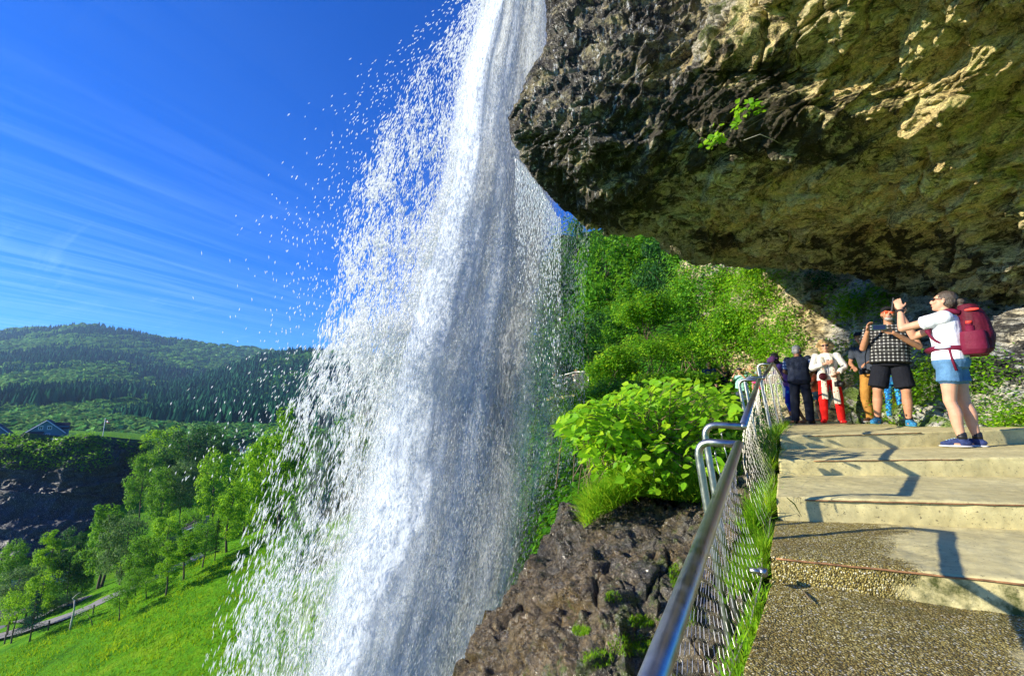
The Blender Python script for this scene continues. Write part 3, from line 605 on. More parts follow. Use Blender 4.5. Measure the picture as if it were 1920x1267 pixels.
# dark gorge cliff across the river and its grassy plateau
GC = [
 [(-500,826,112,.3,.2,.9,.1),(-150,826,112,.3,.2,.9,.1),(0,826,112,.3,.2,.9,.1),(80,828,113,.3,.2,.9,.1),(160,829,115,.3,.2,.8,.1),(235,834,120,.3,.3,.8,.1),(300,850,130,.3,.3,.7,0)],
 [(-500,862,108,.3,.4,.6,.3),(-150,862,108,.3,.4,.6,.3),(0,862,108,.3,.4,.6,.3),(80,864,110,.3,.5,.5,.3),(160,868,112,.3,.5,.5,.3),(235,872,118,.3,.5,.4,.2),(300,890,128,.3,.5,.4,.1)],
 [(-500,930,106,.3,.6,.1,.5),(-150,930,106,.3,.6,.1,.5),(0,930,106,.3,.6,.1,.5),(80,935,108,.3,.5,.1,.6),(160,940,111,.3,.6,.1,.5),(235,945,118,.3,.6,.1,.3),(300,960,128,.3,.6,.1,.1)],
 [(-500,1000,98,.3,.6,.1,.5),(-150,1000,98,.3,.6,.1,.5),(0,1000,98,.3,.6,.1,.5),(80,1005,100,.3,.5,.1,.5),(160,1010,106,.3,.6,.1,.5),(235,1010,116,.3,.6,.1,.3),(300,1010,128,.3,.6,.1,.1)],
 [(-500,1075,90,.3,.6,.1,.5),(-150,1075,90,.3,.6,.1,.5),(0,1072,90,.3,.6,.1,.5),(80,1070,94,.3,.5,.1,.5),(160,1065,104,.3,.6,.1,.5),(235,1060,115,.3,.6,.1,.3),(300,1050,128,.3,.6,.1,.1)],
]
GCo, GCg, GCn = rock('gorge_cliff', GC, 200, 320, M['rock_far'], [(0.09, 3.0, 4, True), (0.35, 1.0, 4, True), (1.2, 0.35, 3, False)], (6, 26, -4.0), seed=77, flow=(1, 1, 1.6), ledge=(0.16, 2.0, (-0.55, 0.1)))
pt = np.array([[P(-600, 827, 111), P(0, 827, 111), P(90, 829, 112), P(180, 830, 115), P(250, 836, 121), P(330, 850, 131)],
               [P(-600, 815, 150), P(0, 815, 150), P(90, 816, 150), P(180, 816, 150), P(250, 824, 150), P(340, 838, 150)],
               [P(-600, 806, 240), P(0, 806, 240), P(90, 806, 240), P(180, 808, 240), P(250, 812, 240), P(350, 820, 240)]])
PTg = lattice(pt, 30, 90); PTg[..., 2] += 0.4 * fbm(PTg * 0.12, 3, 9)
tag(mesh_np('plateau_field', PTg.reshape(-1, 3), grid_faces(30, 90), M['meadow']), kind='structure')

# far hills
def hill(name, rows, n, m, amp, seed):
    c = np.array([[P(*q) for q in r] for r in rows]); g_ = lattice(c, n, m)
    g_[..., 2] += amp * fbm(g_ * 0.012, 4, seed) * 6 * np.clip(g_[..., 1:2][..., 0] / 900, 0.2, 1)
    tag(mesh_np(name, g_.reshape(-1, 3), grid_faces(n, m), M['hill']), kind='structure'); return g_
H1 = hill('far_hill', [
 [(-900,660,1900),(-500,640,1750),(-200,628,1650),(0,624,1600),(90,619,1600),(160,614,1560),(230,625,1560),(330,642,1600),(450,655,1700),(560,664,1800),(760,676,1900),(1100,700,2000)],
 [(-900,690,1500),(-500,680,1350),(-200,668,1250),(0,662,1200),(90,660,1180),(160,655,1200),(230,662,1230),(330,672,1300),(450,684,1400),(560,690,1450),(760,700,1500),(1100,730,1600)],
 [(-900,745,900),(-500,735,850),(-200,725,780),(0,716,740),(90,716,740),(160,716,760),(230,720,800),(330,724,900),(450,734,1000),(560,745,1050),(760,750,1100),(1100,760,1200)],
 [(-900,790,520),(-500,785,480),(-200,782,450),(0,780,420),(90,780,420),(160,780,420),(230,778,440),(330,778,500),(450,780,540),(560,782,560),(760,790,560),(1100,800,560)],
 [(-900,830,300),(-500,830,290),(-200,830,280),(0,830,280),(90,830,280),(160,830,280),(230,830,280),(330,832,280),(450,840,280),(560,850,280),(760,860,280),(1100,860,280)]], 120, 260, 1.0, 13)
H2 = hill('near_hill', [
 [(170,772,620),(300,735,760),(400,706,900),(490,676,1000),(560,664,1050),(640,668,1050),(700,674,1050),(850,690,1050),(1100,700,1100)],
 [(170,785,520),(300,755,620),(400,730,700),(490,712,760),(560,700,800),(640,700,800),(700,704,800),(850,715,800),(1100,730,800)],
 [(170,800,420),(300,785,470),(400,770,500),(490,762,530),(560,758,540),(640,758,540),(700,758,540),(850,765,540),(1100,775,540)],
 [(170,815,340),(300,810,350),(400,805,360),(490,805,360),(560,805,360),(640,808,360),(700,810,360),(850,815,360),(1100,820,360)],
 [(170,840,260),(300,845,250),(400,850,250),(490,855,250),(560,860,250),(640,865,250),(700,870,250),(850,880,250),(1100,880,250)]], 100, 200, 1.0, 29)

# ------------------------------------------------------------------ stairs and path
EDG = [((1462,817,5.0),(1888,804,4.9)), ((1460,862,4.0),(1925,857,3.7)), ((1456,932,2.95),(1925,943,2.65)), ((1444,1040,2.2),(1925,1089,1.85))]
def ext(a, b, t): return a + (b - a) * t
def xl(Y):                                             # left edge of the flight
    Ys = [1.0, 1.6, 2.2, 2.95, 4.0, 5.0, 7.0, 10.0, 12.5]
    Ls = [P(1435,1100,1.5)[0] - 0.42, 0, P(1444,1040,2.2)[0], P(1456,932,2.95)[0], P(1460,862,4.0)[0], P(1462,817,5.0)[0], P(1470,800,7.0)[0], P(1480,793,10.0)[0], P(1490,790,12.5)[0]]
    Ls[1] = P(1428,1267,1.52)[0]; return float(np.interp(Y, Ys, Ls))
st = MB(); st_e = MB()
RNG = np.random.default_rng(11)
def slab(front, back, ztopf, zbotf, cols=70, rows=26, seed=0, thick=0.6):
    """one step: worn top surface from front edge to back edge plus its riser; front/back = (2 points)"""
    f0, f1 = front; b0, b1 = back; u = np.linspace(0, 1, cols)
    F = f0[None] + (f1 - f0)[None] * u[:, None]; B = b0[None] + (b1 - b0)[None] * u[:, None]
    w = np.linspace(0, 1, rows); top = F[None] * (1 - w)[:, None, None] + B[None] * w[:, None, None]
    hz = np.linspace(1, 0, 9)[:-1]
    ri = F[None] - np.array([0, 0, 1.0]) * (hz[:, None, None] * thick)
    g_ = np.concatenate([ri, top]); nrm_y = np.zeros_like(g_)
    q = g_ * 1.0; d = 0.012 * fbm(q * 2.3, 4, seed) + 0.004 * fbm(q * 16, 3, seed + 3)
    g_[8:, :, 2] += d[8:]; g_[:8, :, 1] += d[:8] * 1.2
    g_[7, :, 1] += 0.004; g_[8, :, 2] -= 0.004
    e = np.abs(fbm(F * 9, 3, seed + 5)) * 0.010; g_[8, :, 2] -= e; g_[8, :, 1] += e * 0.7
    N, C = g_.shape[:2]
    wet = np.zeros((N, C)); mo = np.zeros((N, C))
    return g_, wet, mo
levels = []
L = [ (P(*a), P(*b)) for a, b in EDG ]
L = [(ext(a, b, 0), ext(a, b, 1.25)) for i, (a, b) in enumerate(L)]
def drop(p, dz, dy=0.02): q = p.copy(); q[2] -= dz; q[1] += dy; return q
# bottoms of the risers, from the photograph
botL = [P(1462,842,5.0)[2], P(1460,890,4.0)[2], P(1456,976,2.95)[2], P(1444,1092,2.2)[2]]
botR = [P(1888,831,4.9)[2], P(1925,892,3.7)[2], P(1925,991,2.65)[2], P(1925,1157,1.85)[2]]
def tread(i):
    """front edge i back to the foot of riser i-1"""
    a, b = L[i]
    if i == 0:
        c, d = np.array([xl(12.4), 12.4, -0.17]), np.array([14.0, 10.8, -0.12])
    else:
        c = L[i - 1][0].copy(); c[2] = botL[i - 1]; d = L[i - 1][1].copy(); d[2] = botR[i - 1]
        c[1] += 0.03; d[1] += 0.03
    return (a, b), (c, d)
parts = []
for i in range(4):
    (a, b), (c, d) = tread(i)
    th = (a[2] - botL[i]) + 0.05
    g_, wet, mo = slab((a, b), (c, d), 0, 0, cols=150 if i > 1 else 110, rows=90 if i == 0 else 40, seed=100 + i * 7, thick=th)
    if i == 0:                                          # keep the left edge on the edge line all along
        for r in range(8, g_.shape[0]):
            t = (r - 8) / (g_.shape[0] - 9); Y = a[1] * (1 - t) + c[1] * t
            x0 = xl(Y); cur = g_[r, 0, 0]; wgt = np.linspace(1, 0, g_.shape[1]); g_[r, :, 0] += (x0 - cur) * wgt
    px, py = proj(g_)
    xr = (g_[..., 0] - [xl(y) for y in g_[:, 0, 1]][0])
    if i == 3: wet = np.clip(1.15 - (px - 1440) / 420 + (py - 1040) / 260 * 0.0, 0, 1) * 0.92
    if i == 2: wet = np.clip(0.75 - (px - 1450) / 900, 0, 1) * 0.5
    if i == 1: wet = 0.30 + 0 * px
    if i == 0: wet = 0.12 + 0 * px
    if i == 3: mo = smooth(px, 1600, 1760) * (np.arange(g_.shape[0])[:, None] < 8) * 1.0
    parts.append((g_, wet, mo))
# lowest tread (the one the camera stands over)
a, b = P(1412, 1330, 1.3), P(2100, 1700, 0.75); zl = botL[3]
a = np.array([0.30, 0.45, zl - 0.03]); b = np.array([3.2, -0.3, zl - 0.05])
c = L[3][0].copy(); c[2] = botL[3]; d = L[3][1].copy(); d[2] = botR[3]; c[1] += .03; d[1] += .03
g_, wet, mo = slab((a, b), (c, d), 0, 0, cols=150, rows=110, seed=160, thick=0.2)
px, py = proj(g_)
for r in range(8, g_.shape[0]):
    Y = g_[r, 0, 1]; g_[r, :, 0] += (float(np.interp(Y, [0.4, 1.52, 2.2], [0.12, xl(1.52), xl(2.2)])) - g_[r, 0, 0]) * np.linspace(1, 0, g_.shape[1])
px, py = proj(g_)
wet = np.clip(1.25 - smooth(px, 1640, 1960) * 0.75 + 0 * py, 0, 1); mo = smooth(px, 1500, 1800) * (1 - smooth(px, 1840, 1960)) * smooth(py, 1230, 1120) * 0.7
parts.append((g_, wet, mo))
# extra treads behind the camera so that nothing ends in a void
V = []; FQ = []; WT = []; MO = []; n0 = 0
for g_, wet, mo in parts:
    # close the left side down to the soil
    sk = g_[:, :1].copy(); sk[..., 2] -= 0.9; sk[..., 0] += 0.05
    g2 = np.concatenate([sk, g_], 1); w2 = np.concatenate([wet[:, :1], wet], 1); m2 = np.concatenate([mo[:, :1] * 0 + .5, mo], 1)
    n_, m_ = g2.shape[:2]; V.append(g2.reshape(-1, 3)); FQ.append(grid_faces(n_, m_) + n0); n0 += n_ * m_
    WT.append(w2.ravel()); MO.append(m2.ravel())
stair = mesh_np('stairway', np.concatenate(V), np.concatenate(FQ), M['concrete'], attrs=dict(wet=np.concatenate(WT), moss=np.concatenate(MO)))
tag(stair, kind='structure')
# rusty angle iron let into the nosings (part of the stairway)
for i, (u0, u1) in enumerate([(0.10, 0.50), (0.12, 0.60), (0.10, 0.99), (0.02, 0.8)]):
    a, b = L[i]; m_ = MB(); n_ = 24
    pts = np.array([a + (b - a) * t for t in np.linspace(u0, u1, n_)]); pts[:, 1] -= 0.004; pts[:, 2] -= 0.012
    pts += fbm(pts * 20, 2, 5)[:, None] * 0.002
    m_.tube(pts, 0.0045, 5); o = m_.build('nosing_strip', M['rust_edge'], stair)
# earth and path beyond
pb = np.array([[[xl(12.2) - .6, 12.2, -.19], [9.5, 12.2, -.19], [14, 12.2, -.19]], [[7.4, 16, -.1], [10.5, 16, -.1], [14, 16, -.1]], [[8.2, 20, .0], [11.5, 20, .0], [15, 20, .0]]])
tag(mesh_np('path', lattice(pb, 20, 20).reshape(-1, 3), grid_faces(20, 20), M['meadow']), kind='structure')
# ------------------------------------------------------------------ stainless railing with rope-mesh infill
def zc_pt(px, py, zc):
    """world point at camera depth zc (along the view axis)"""
    x = (px - CX) / FPX * zc; u = (CY - py) / FPX * zc
    return np.array([x, zc * CP - u * SP, zc * SP + u * CP])
R1b = zc_pt(1385, 833, 2.26); R1m = zc_pt(1228, 1262, 0.70)
R1a = R1m + (R1m - R1b) / np.linalg.norm(R1m - R1b) * 1.15
R2a = zc_pt(1393, 799, 2.62); R2b = zc_pt(1423, 712, 5.1)
R3a = zc_pt(1431, 708, 5.35); R3b = zc_pt(1448, 682, 6.75)
def flat(px, Y, z): return np.array([(px - CX) / FPX * (Y * CP + z * SP), Y, z])
R4a = flat(1449.5, 6.95, 0.775); R4b = flat(1463, 8.9, 0.775)
R5a = flat(1464, 9.15, 0.775); R5b = np.array([xl(11.3) - 0.10, 11.3, 0.77])
def rounded(pts, r=0.07, k=6):
    """polyline with rounded corners"""
    pts = [np.asarray(p, float) for p in pts]; out = [pts[0]]
    for i in range(1, len(pts) - 1):
        a, b, c = pts[i - 1], pts[i], pts[i + 1]; da = a - b; dc = c - b; ra = min(r, np.linalg.norm(da) * .45, np.linalg.norm(dc) * .45)
        p0 = b + da / np.linalg.norm(da) * ra; p2 = b + dc / np.linalg.norm(dc) * ra
        for t in np.linspace(0, 1, k): out.append((1 - t) ** 2 * p0 + 2 * t * (1 - t) * b + t ** 2 * p2)
    out.append(pts[-1]); 
    keep = [out[0]]
    for p in out[1:]:
        if np.linalg.norm(p - keep[-1]) > 1e-4: keep.append(p)
    return np.array(keep)
def ground_edge(Y):
    """height of the walking surface at the left edge"""
    Ys = [0.4, 2.2, 2.21, 2.95, 2.96, 4.0, 4.01, 5.0, 5.01, 14]; Z = [zl, botL[3], L[3][0][2], botL[2], L[2][0][2], botL[1], L[1][0][2], botL[0], L[0][0][2], -.17]
    return float(np.interp(Y, Ys, Z))
def section(p0, p1, label, out=0.20, tr=0.0212, leg=1.05, legs=(1, 1), spacing=0.022, rows=22, bulge=0.05, inn=0.22, dense=1):
    mid = (p0 + p1) / 2; root = empty('railing_section', (mid[0], mid[1], ground_edge(mid[1]) - 0.3)); base = np.array(root.location)
    tag(root, label, 'railing', 'stainless railing sections along the steps')
    d = unit(p1 - p0); h = unit(np.array([d[0], d[1], 0])); o = np.array([-h[1], h[0], 0.0])     # o points away from the steps
    m_ = MB(); m_.tube(np.array([p0, p0 + (p1 - p0) * .5, p1]) - base, tr, 16)
    m_.ell(p0 - base, (tr,) * 3); m_.ell(p1 - base, (tr,) * 3)
    m_.build('top_rail', M['steel'], root)
    for on, p, sg in ((legs[0], p0, -1), (legs[1], p1, 1)):
        if not on: continue
        e = p + o * out + h * sg * 0.02 + np.array([0, 0, 0.01]); ft = e + np.array([0, 0, -leg]) + o * -0.10; fi = ft - o * inn + np.array([0, 0, -0.16])
        m_ = MB(); m_.tube(rounded([p, e, ft, fi], 0.085, 8) - base, tr * 0.93, 14)
        m_.build('leg', M['steel'], root)
        # eye bolt and turnbuckle that tension the mesh
        m_ = MB(); q = p + o * out * 0.55 + np.array([0, 0, -0.02]); th = np.linspace(0, 2 * np.pi, 13)
        ring = q + np.stack([np.cos(th) * h[0], np.cos(th) * h[1], np.sin(th)], 1) * 0.014 + [0, 0, -0.03]
        m_.tube(ring - base, 0.003, 6); m_.tube(np.array([q + [0, 0, -0.045], q - o * .03 + [0, 0, -0.22]]) - base, 0.0025, 5)
        m_.build('eye_bolt', M['steel'], root)
    # mesh: long wires from rail to step edge, knotted by crossing wires
    Lr = np.linalg.norm(p1 - p0); nw = max(6, int(Lr / spacing)); m_ = MB()
    tops = p0[None] + (p1 - p0)[None] * np.linspace(0.01, 0.99, nw)[:, None] - [0, 0, tr * 0.6]
    bots = np.array([[xl(max(t[1], 0.5)) - 0.045, t[1], ground_edge(t[1]) - 0.04] for t in tops - h * 0.0])
    for k in range(nw):
        if tops[k][1] < 0.55:
            sl = (xl(0.9) - xl(1.5)) / (0.9 - 1.5); bots[k] = [xl(0.9) + (tops[k][1] - 0.9) * 0.6 - 0.045, tops[k][1], zl - 0.04]
    for _ in range(30): bots[1:-1, 2] = (bots[:-2, 2] + bots[2:, 2]) / 2
    vv = np.linspace(0, 1, rows)
    sag = np.sin(np.pi * vv) * bulge
    S = tops[:, None] * (1 - vv)[None, :, None] + bots[:, None] * vv[None, :, None] + o[None, None] * sag[None, :, None]
    wob = fbm(S * 6, 2, 3)[..., None] * 0.008; S = S + o * wob
    amp = min(spacing * 0.42, 0.012)                       # wires weave left and right: diamonds
    zig = (np.where(np.arange(rows) % 2 == 0, 1, -1)[None, :, None] * np.where(np.arange(nw) % 2 == 0, 1, -1)[:, None, None]) * amp
    S2 = S + h[None, None] * zig * np.sin(np.pi * vv)[None, :, None] ** 0.3
    for k in range(nw): m_.tube(S2[k] - base, 0.0010 * dense, 3, False)
    m_.build('wire_mesh', M['wire'], root, smooth=False)
    m_ = MB()
    for rr in (0, rows - 1): m_.tube(S[:, rr] - base, 0.0028, 5, False)
    for rr in range(1, rows - 1, 2): m_.tube(S[:, rr] - base, 0.0006 * dense, 3, False)
    m_.build('border_cable', M['wire'], root, smooth=False)
    return root
section(R1a, R1b, 'nearest railing section, its thick steel handrail running out of the bottom of the view', legs=(1, 1), spacing=0.046, rows=24)
section(R2a, R2b, 'second railing section, rising from the bent loops above the near handrail', out=0.21, spacing=0.06, rows=14, dense=0.7)
section(R3a, R3b, 'short steep railing section just before the level part at the top', spacing=0.16, rows=8, dense=0.8)
section(R4a, R4b, 'level railing section at the top of the steps, before the people leaning on it', spacing=0.2, rows=8, dense=0.9)
section(R5a, R5b, 'farthest level railing section that the woman in the pink bandana leans on', spacing=0.22, rows=8, dense=0.9)
# small bracket bolting the mesh foot to the step
m_ = MB(); q = P(1430, 1072, 2.1); m_.tube([q, q + [-0.05, 0.01, 0.005]], 0.011, 10); m_.box(q + [0.0, 0, 0], (0.03, 0.03, 0.03), 0.6)
tag(m_.build('pipe_stub', M['steel']), 'short steel pipe stub sticking out of the lowest step edge under the mesh', 'pipe')
# ------------------------------------------------------------------ leaves
LEAF_H = (np.array([[0, 0, 0], [-.32, .22, .05], [-.36, .48, .02], [0, 1.0, -.12], [.36, .48, .02], [.32, .22, .05], [0, .45, -.05]]),
          np.array([[0, 6, 1], [1, 6, 2], [2, 6, 3], [3, 6, 4], [4, 6, 5], [5, 6, 0]]))            # broad leaf, folded along its rib
LEAF_Q = (np.array([[-.28, 0.0, 0], [0, .5, -.06], [0, -.5, -.06], [.28, 0.0, 0]]), np.array([[0, 2, 1], [1, 2, 3]]))   # small leaf
def leaf_mesh(name, pos, nrm, size, mat, rng, parent=None, tpl=LEAF_Q, rnd=None, base=None, aspect=(1, 1), droop=None, **k):
    n = len(pos); R = frames(nrm, rng, up=droop, spin=0.6) if droop is not None else frames(nrm, rng)
    sz = np.broadcast_to(size, (n,)) * rng.uniform(0.7, 1.25, n); sc = np.stack([sz * aspect[0], sz * aspect[1], sz], 1)
    if base is not None: pos = pos - np.asarray(base)
    v, f = scatter(tpl[0], tpl[1], pos, R, sc)
    r = rng.uniform(0, 1, n) if rnd is None else np.clip(rnd, 0, 1)
    return mesh_np(name, v, f, mat, parent, False, dict(rnd=np.repeat(r, len(tpl[0]))))
def blob_dirs(n, rng): return unit(rng.normal(size=(n, 3)))

# ------------------------------------------------------------------ trees
def tree_proto(seed, h, cw, mat, leaf=0.3, nclump=46, per=95, crown_lo=0.25, bark='bark', clump=0.20, shape='round', lean=0.0, stems=1):
    """a broadleaf tree at the origin: Empty > trunk, crown"""
    rng = np.random.default_rng(seed); root = empty('broadleaf_tree')
    m_ = MB(); cc = []
    top = np.array([lean * h, 0, h * 0.9]); zlo = h * crown_lo
    for s in range(stems):
        a = rng.uniform(0, 6.28); off = np.array([math.cos(a), math.sin(a), 0]) * (0.10 * cw if stems > 1 else 0)
        t = np.linspace(0, 1, 9); pts = np.stack([off[0] * t * 3 + lean * h * t + 0.03 * h * np.sin(t * 5 + a), off[1] * t * 3 + 0.03 * h * np.cos(t * 4 + a) - .03 * h, h * 0.88 * t], 1)
        pts[:, :2] -= pts[0, :2]; pts[:, :2] += off[:2] * 0.4; pts[0, 2] = -0.5
        m_.tube(pts, 0.020 * h * (1 - 0.86 * t) + 0.01, 7)
        for b in range(9):
            k = rng.uniform(crown_lo, 0.92); p0 = np.array([np.interp(k, t, pts[:, q]) for q in range(3)]); an = rng.uniform(0, 6.28)
            le = cw * 0.45 * rng.uniform(0.5, 1) * (1.15 - k * 0.5); e = p0 + np.array([math.cos(an) * le, math.sin(an) * le, le * rng.uniform(0.15, 0.6)])
            m_.tube([p0, (p0 + e) / 2 + [0, 0, le * .05], e], [0.008 * h, 0.005 * h, 0.002 * h], 5); cc.append(e)
    m_.build('trunk', M[bark], root)
    # crown: clumps through an uneven ellipsoid
    d = blob_dirs(nclump, rng); rad = rng.uniform(0.45, 1.0, nclump) ** 0.6 * (1 + 0.22 * fbm(d * 1.7 + seed, 3, seed))
    tt = d[:, 2] * rad; z = zlo + (h - zlo) * (0.5 + 0.48 * tt)
    zz = np.clip((z - zlo) / (h - zlo), 0, 1)
    if shape == 'round': wr = np.sqrt(np.clip(1 - (2 * zz - 1) ** 2, 0.08, 1))
    elif shape == 'tall': wr = np.clip(1.15 - zz, 0.12, 1) ** 0.6 * np.clip(zz * 5, .3, 1)
    else: wr = np.clip(1.05 - zz, .1, 1)
    hd = unit(d[:, :2]); rr = rng.uniform(0.25, 1, nclump) ** 0.5
    c = np.stack([hd[:, 0] * wr * rr * cw / 2 + lean * z, hd[:, 1] * wr * rr * cw / 2, z], 1) + rng.normal(size=(nclump, 3)) * [cw * .05, cw * .05, h * .02]
    c = np.concatenate([c, np.array(cc) + [0, 0, 0]])
    cs = cw * clump * rng.uniform(0.55, 1.25, len(c))
    n = len(c) * per; ci = np.repeat(np.arange(len(c)), per); dd = blob_dirs(n, rng)
    r0 = rng.uniform(0.35, 1.0, n) ** 0.5
    pos = c[ci] + dd * (cs[ci] * r0)[:, None] * [1, 1, 0.62]
    nr = unit(dd * 0.7 + [0, 0, 0.75] + rng.normal(size=(n, 3)) * 0.45)
    rnd = 0.42 + 0.24 * rng.normal(size=n) + 0.45 * (rng.uniform(0, 1, len(c)) - 0.5)[ci]
    leaf_mesh('crown', pos, nr, leaf, mat, rng, root, rnd=rnd)
    kid(root, *root.children); root['category'] = 'tree'
    return root
def conifer_proto(seed, h, cw, mat, leaf=0.32, tiers=16, dens=420, ragged=0.3):
    rng = np.random.default_rng(seed); root = empty('conifer_tree')
    m_ = MB(); m_.tube([[0, 0, -.5], [0.02 * h, 0, h * .5], [0, 0.01 * h, h]], [0.018 * h, 0.011 * h, 0.01], 7)
    pos = []; nr = []
    for i in range(tiers):
        z = h * (0.22 + 0.76 * i / tiers); R = cw / 2 * (1.02 - (i / tiers)) ** 0.8
        for b in range(6):
            a = rng.uniform(0, 6.28); le = R * rng.uniform(1 - ragged * 1.6, 1.1); zz = z + rng.normal() * 0.02 * h
            e = np.array([math.cos(a) * le, math.sin(a) * le, -le * 0.12 + zz]); p0 = np.array([0, 0, zz + le * 0.05])
            m_.tube([p0, e], [0.006 * h, 0.002], 4)
            k = int(dens / 6 * (0.3 + le / cw)); t = rng.uniform(0.25, 1.05, k)
            q = p0 + (e - p0) * t[:, None] + rng.normal(size=(k, 3)) * [0.10 * le + .06, 0.10 * le + .06, 0.05 * le + .05]
            pos.append(q); nr.append(np.tile([0, 0, 1.0], (k, 1)) + rng.normal(size=(k, 3)) * 0.5)
    m_.build('trunk', M['bark'], root)
    leaf_mesh('crown', np.concatenate(pos), np.concatenate(nr), leaf, mat, rng, root, aspect=(0.55, 1))
    kid(root, *root.children); return root
PROTO = {
 'round': tree_proto(1, 10, 9.5, M['leaf_tree'], 0.42, 60, 120, 0.10, clump=0.17),
 'round_light': tree_proto(2, 10, 8.0, M['leaf_lime'], 0.36, 60, 130, 0.06, clump=0.16),
 'tall': tree_proto(3, 14, 6.5, M['leaf_tree'], 0.36, 60, 110, 0.22, clump=0.19, shape='tall', stems=2),
 'birch': tree_proto(4, 12, 5.4, M['leaf_lime'], 0.28, 55, 130, 0.18, clump=0.19, shape='tall', bark='bark'),
 'willow': tree_proto(5, 10, 8.0, M['leaf_grey'], 0.30, 64, 140, 0.12, clump=0.17),
 'sapling': tree_proto(6, 6, 4.2, M['leaf_tree'], 0.20, 40, 80, 0.34, clump=0.2),
 'sapling_light': tree_proto(7, 6, 4.4, M['leaf_lime'], 0.20, 34, 70, 0.36, clump=0.2),
 'dark': tree_proto(8, 11, 10, M['leaf_dark'], 0.40, 70, 120, 0.12, clump=0.17),
 'pine': conifer_proto(9, 9, 6.5, M['conifer']),
 'pine_light': conifer_proto(10, 9, 5.5, M['leaf_dark'], ragged=0.5),
}
PH = {'round': 10, 'round_light': 10, 'tall': 14, 'birch': 12, 'willow': 10, 'sapling': 6, 'sapling_light': 6, 'dark': 11, 'pine': 9, 'pine_light': 9}
PW = {'round': 9.5, 'round_light': 8, 'tall': 6.5, 'birch': 5.4, 'willow': 8, 'sapling': 4.2, 'sapling_light': 4.4, 'dark': 10, 'pine': 6.5, 'pine_light': 5.5}
USED = set()
TRNG = random.Random(4)
def put_tree(kind, px, py_base, py_top, label, Y=None, wpx=None, group='trees between the meadow and the gorge', base=None, name=None):
    pr = PROTO[kind]
    if kind in USED: o = copy_tree(pr)
    else: o = pr; USED.add(kind)
    q = base if base is not None else (trace(px, py_base) if Y is None else P(px, py_base, Y))
    d = q[1]; tp = P(px, py_top, d); H = max(1.0, tp[2] - q[2]); s = H / PH[kind]
    wx = s if wpx is None else (P(px + wpx, (py_top + py_base) / 2, d)[0] - P(px, (py_top + py_base) / 2, d)[0]) / PW[kind]
    o.location = [float(a) for a in q]; o.rotation_euler = (0, 0, TRNG.uniform(0, 6.28)); wx *= 0.88; o.scale = (wx, wx, s)
    tag(o, label, 'tree', group)
    if name: o.name = name
    return o
VT = [  # kind, px, base py, top py, width px, Y (None = on the meadow), label
 ('pine', 55, 1203, 1104, 66, None, 'dark conifer with level branches at the near side of the road'),
 ('sapling_light', 21, 1206, 1098, 56, None, 'loose yellow-green sapling with a thin trunk left of the dark roadside conifer'),
 ('sapling', 223, 1164, 1090, 44, None, 'slender young tree with a bare straight stem on the meadow, right of the pale snag'),
 ('sapling', 238, 1138, 1074, 34, None, 'thin young tree beside the road just above the slender one on the meadow'),
 ('sapling', 254, 1118, 1062, 48, None, 'airy pale young tree where the road passes behind the leaves'),
 ('sapling_light', 274, 1124, 1078, 34, None, 'smallest pale sapling on the meadow between road and the broad straight tree'),
 ('birch', 310, 1118, 1010, 44, None, 'straight dark-stemmed tree standing farthest out on the meadow with its trunk fully visible'),
 ('birch', 344, 1088, 992, 46, None, 'leafy tree at the meadow edge, next up the slope from the straight dark-stemmed one'),
 ('sapling', 379, 1064, 975, 52, None, 'dark green tree at the meadow edge below the tall bright one'),
 ('pine_light', 402, 1052, 968, 40, None, 'dark slim tree squeezed between its neighbours high on the meadow edge'),
 ('birch', 425, 1036, 902, 58, None, 'tall pale-leaved tree at the top of the meadow with feathery lower branches'),
 ('round_light', 452, 1030, 880, 84, 64, 'big bright green tree at the top of the meadow, its crown half in the spray'),
 ('willow', 120, 1158, 1112, 50, 58, 'low dark bush-like tree behind the pale snag between the two roads'),
 ('tall', 182, 1112, 940, 72, 62, 'tallest tree of the row, two thin trunks and tiers of bright leaf clumps'),
 ('willow', 222, 1112, 962, 78, 60, 'broad grey-green willow-like tree right of the tallest two-trunked tree'),
 ('round', 262, 1100, 1000, 64, 57, 'mid green rounded tree in front of the grey-green one'),
 ('round_light', 308, 1060, 958, 52, 72, 'egg-shaped bright green tree rising behind the row'),
 ('round', 352, 1050, 955, 40, 80, 'small rounded tree beside the dark shed roof'),
 ('round', 388, 1050, 968, 60, 70, 'mid green tree right of the shed roof'),
 ('dark', 124, 1135, 990, 64, 66, 'dark leafy tree left of the tallest two-trunked tree'),
 ('birch', 76, 1130, 990, 52, 64, 'narrow lime green tree with a feathery tip on the left'),
 ('round', 14, 1110, 1010, 52, 74, 'rounded tree cut by the left edge of the view against the dark gorge'),
 ('willow', 30, 1150, 1060, 66, 60, 'soft grey-green tree filling the gap below the rounded one at the left edge'),
 ('round_light', 70, 1165, 1068, 48, 57, 'bright green tree behind the dark roadside conifer'),
 ('round', 150, 1120, 1040, 46, 68, 'shaded tree in the gap beside the tallest one'),
 ('willow', 330, 1075, 1000, 60, 62, 'loose tree behind the second leafy tree of the meadow edge'),
]
for k, px, pb_, ptp, w_, Y_, lab in VT: put_tree(k, px, pb_, ptp, lab, Y_, w_)
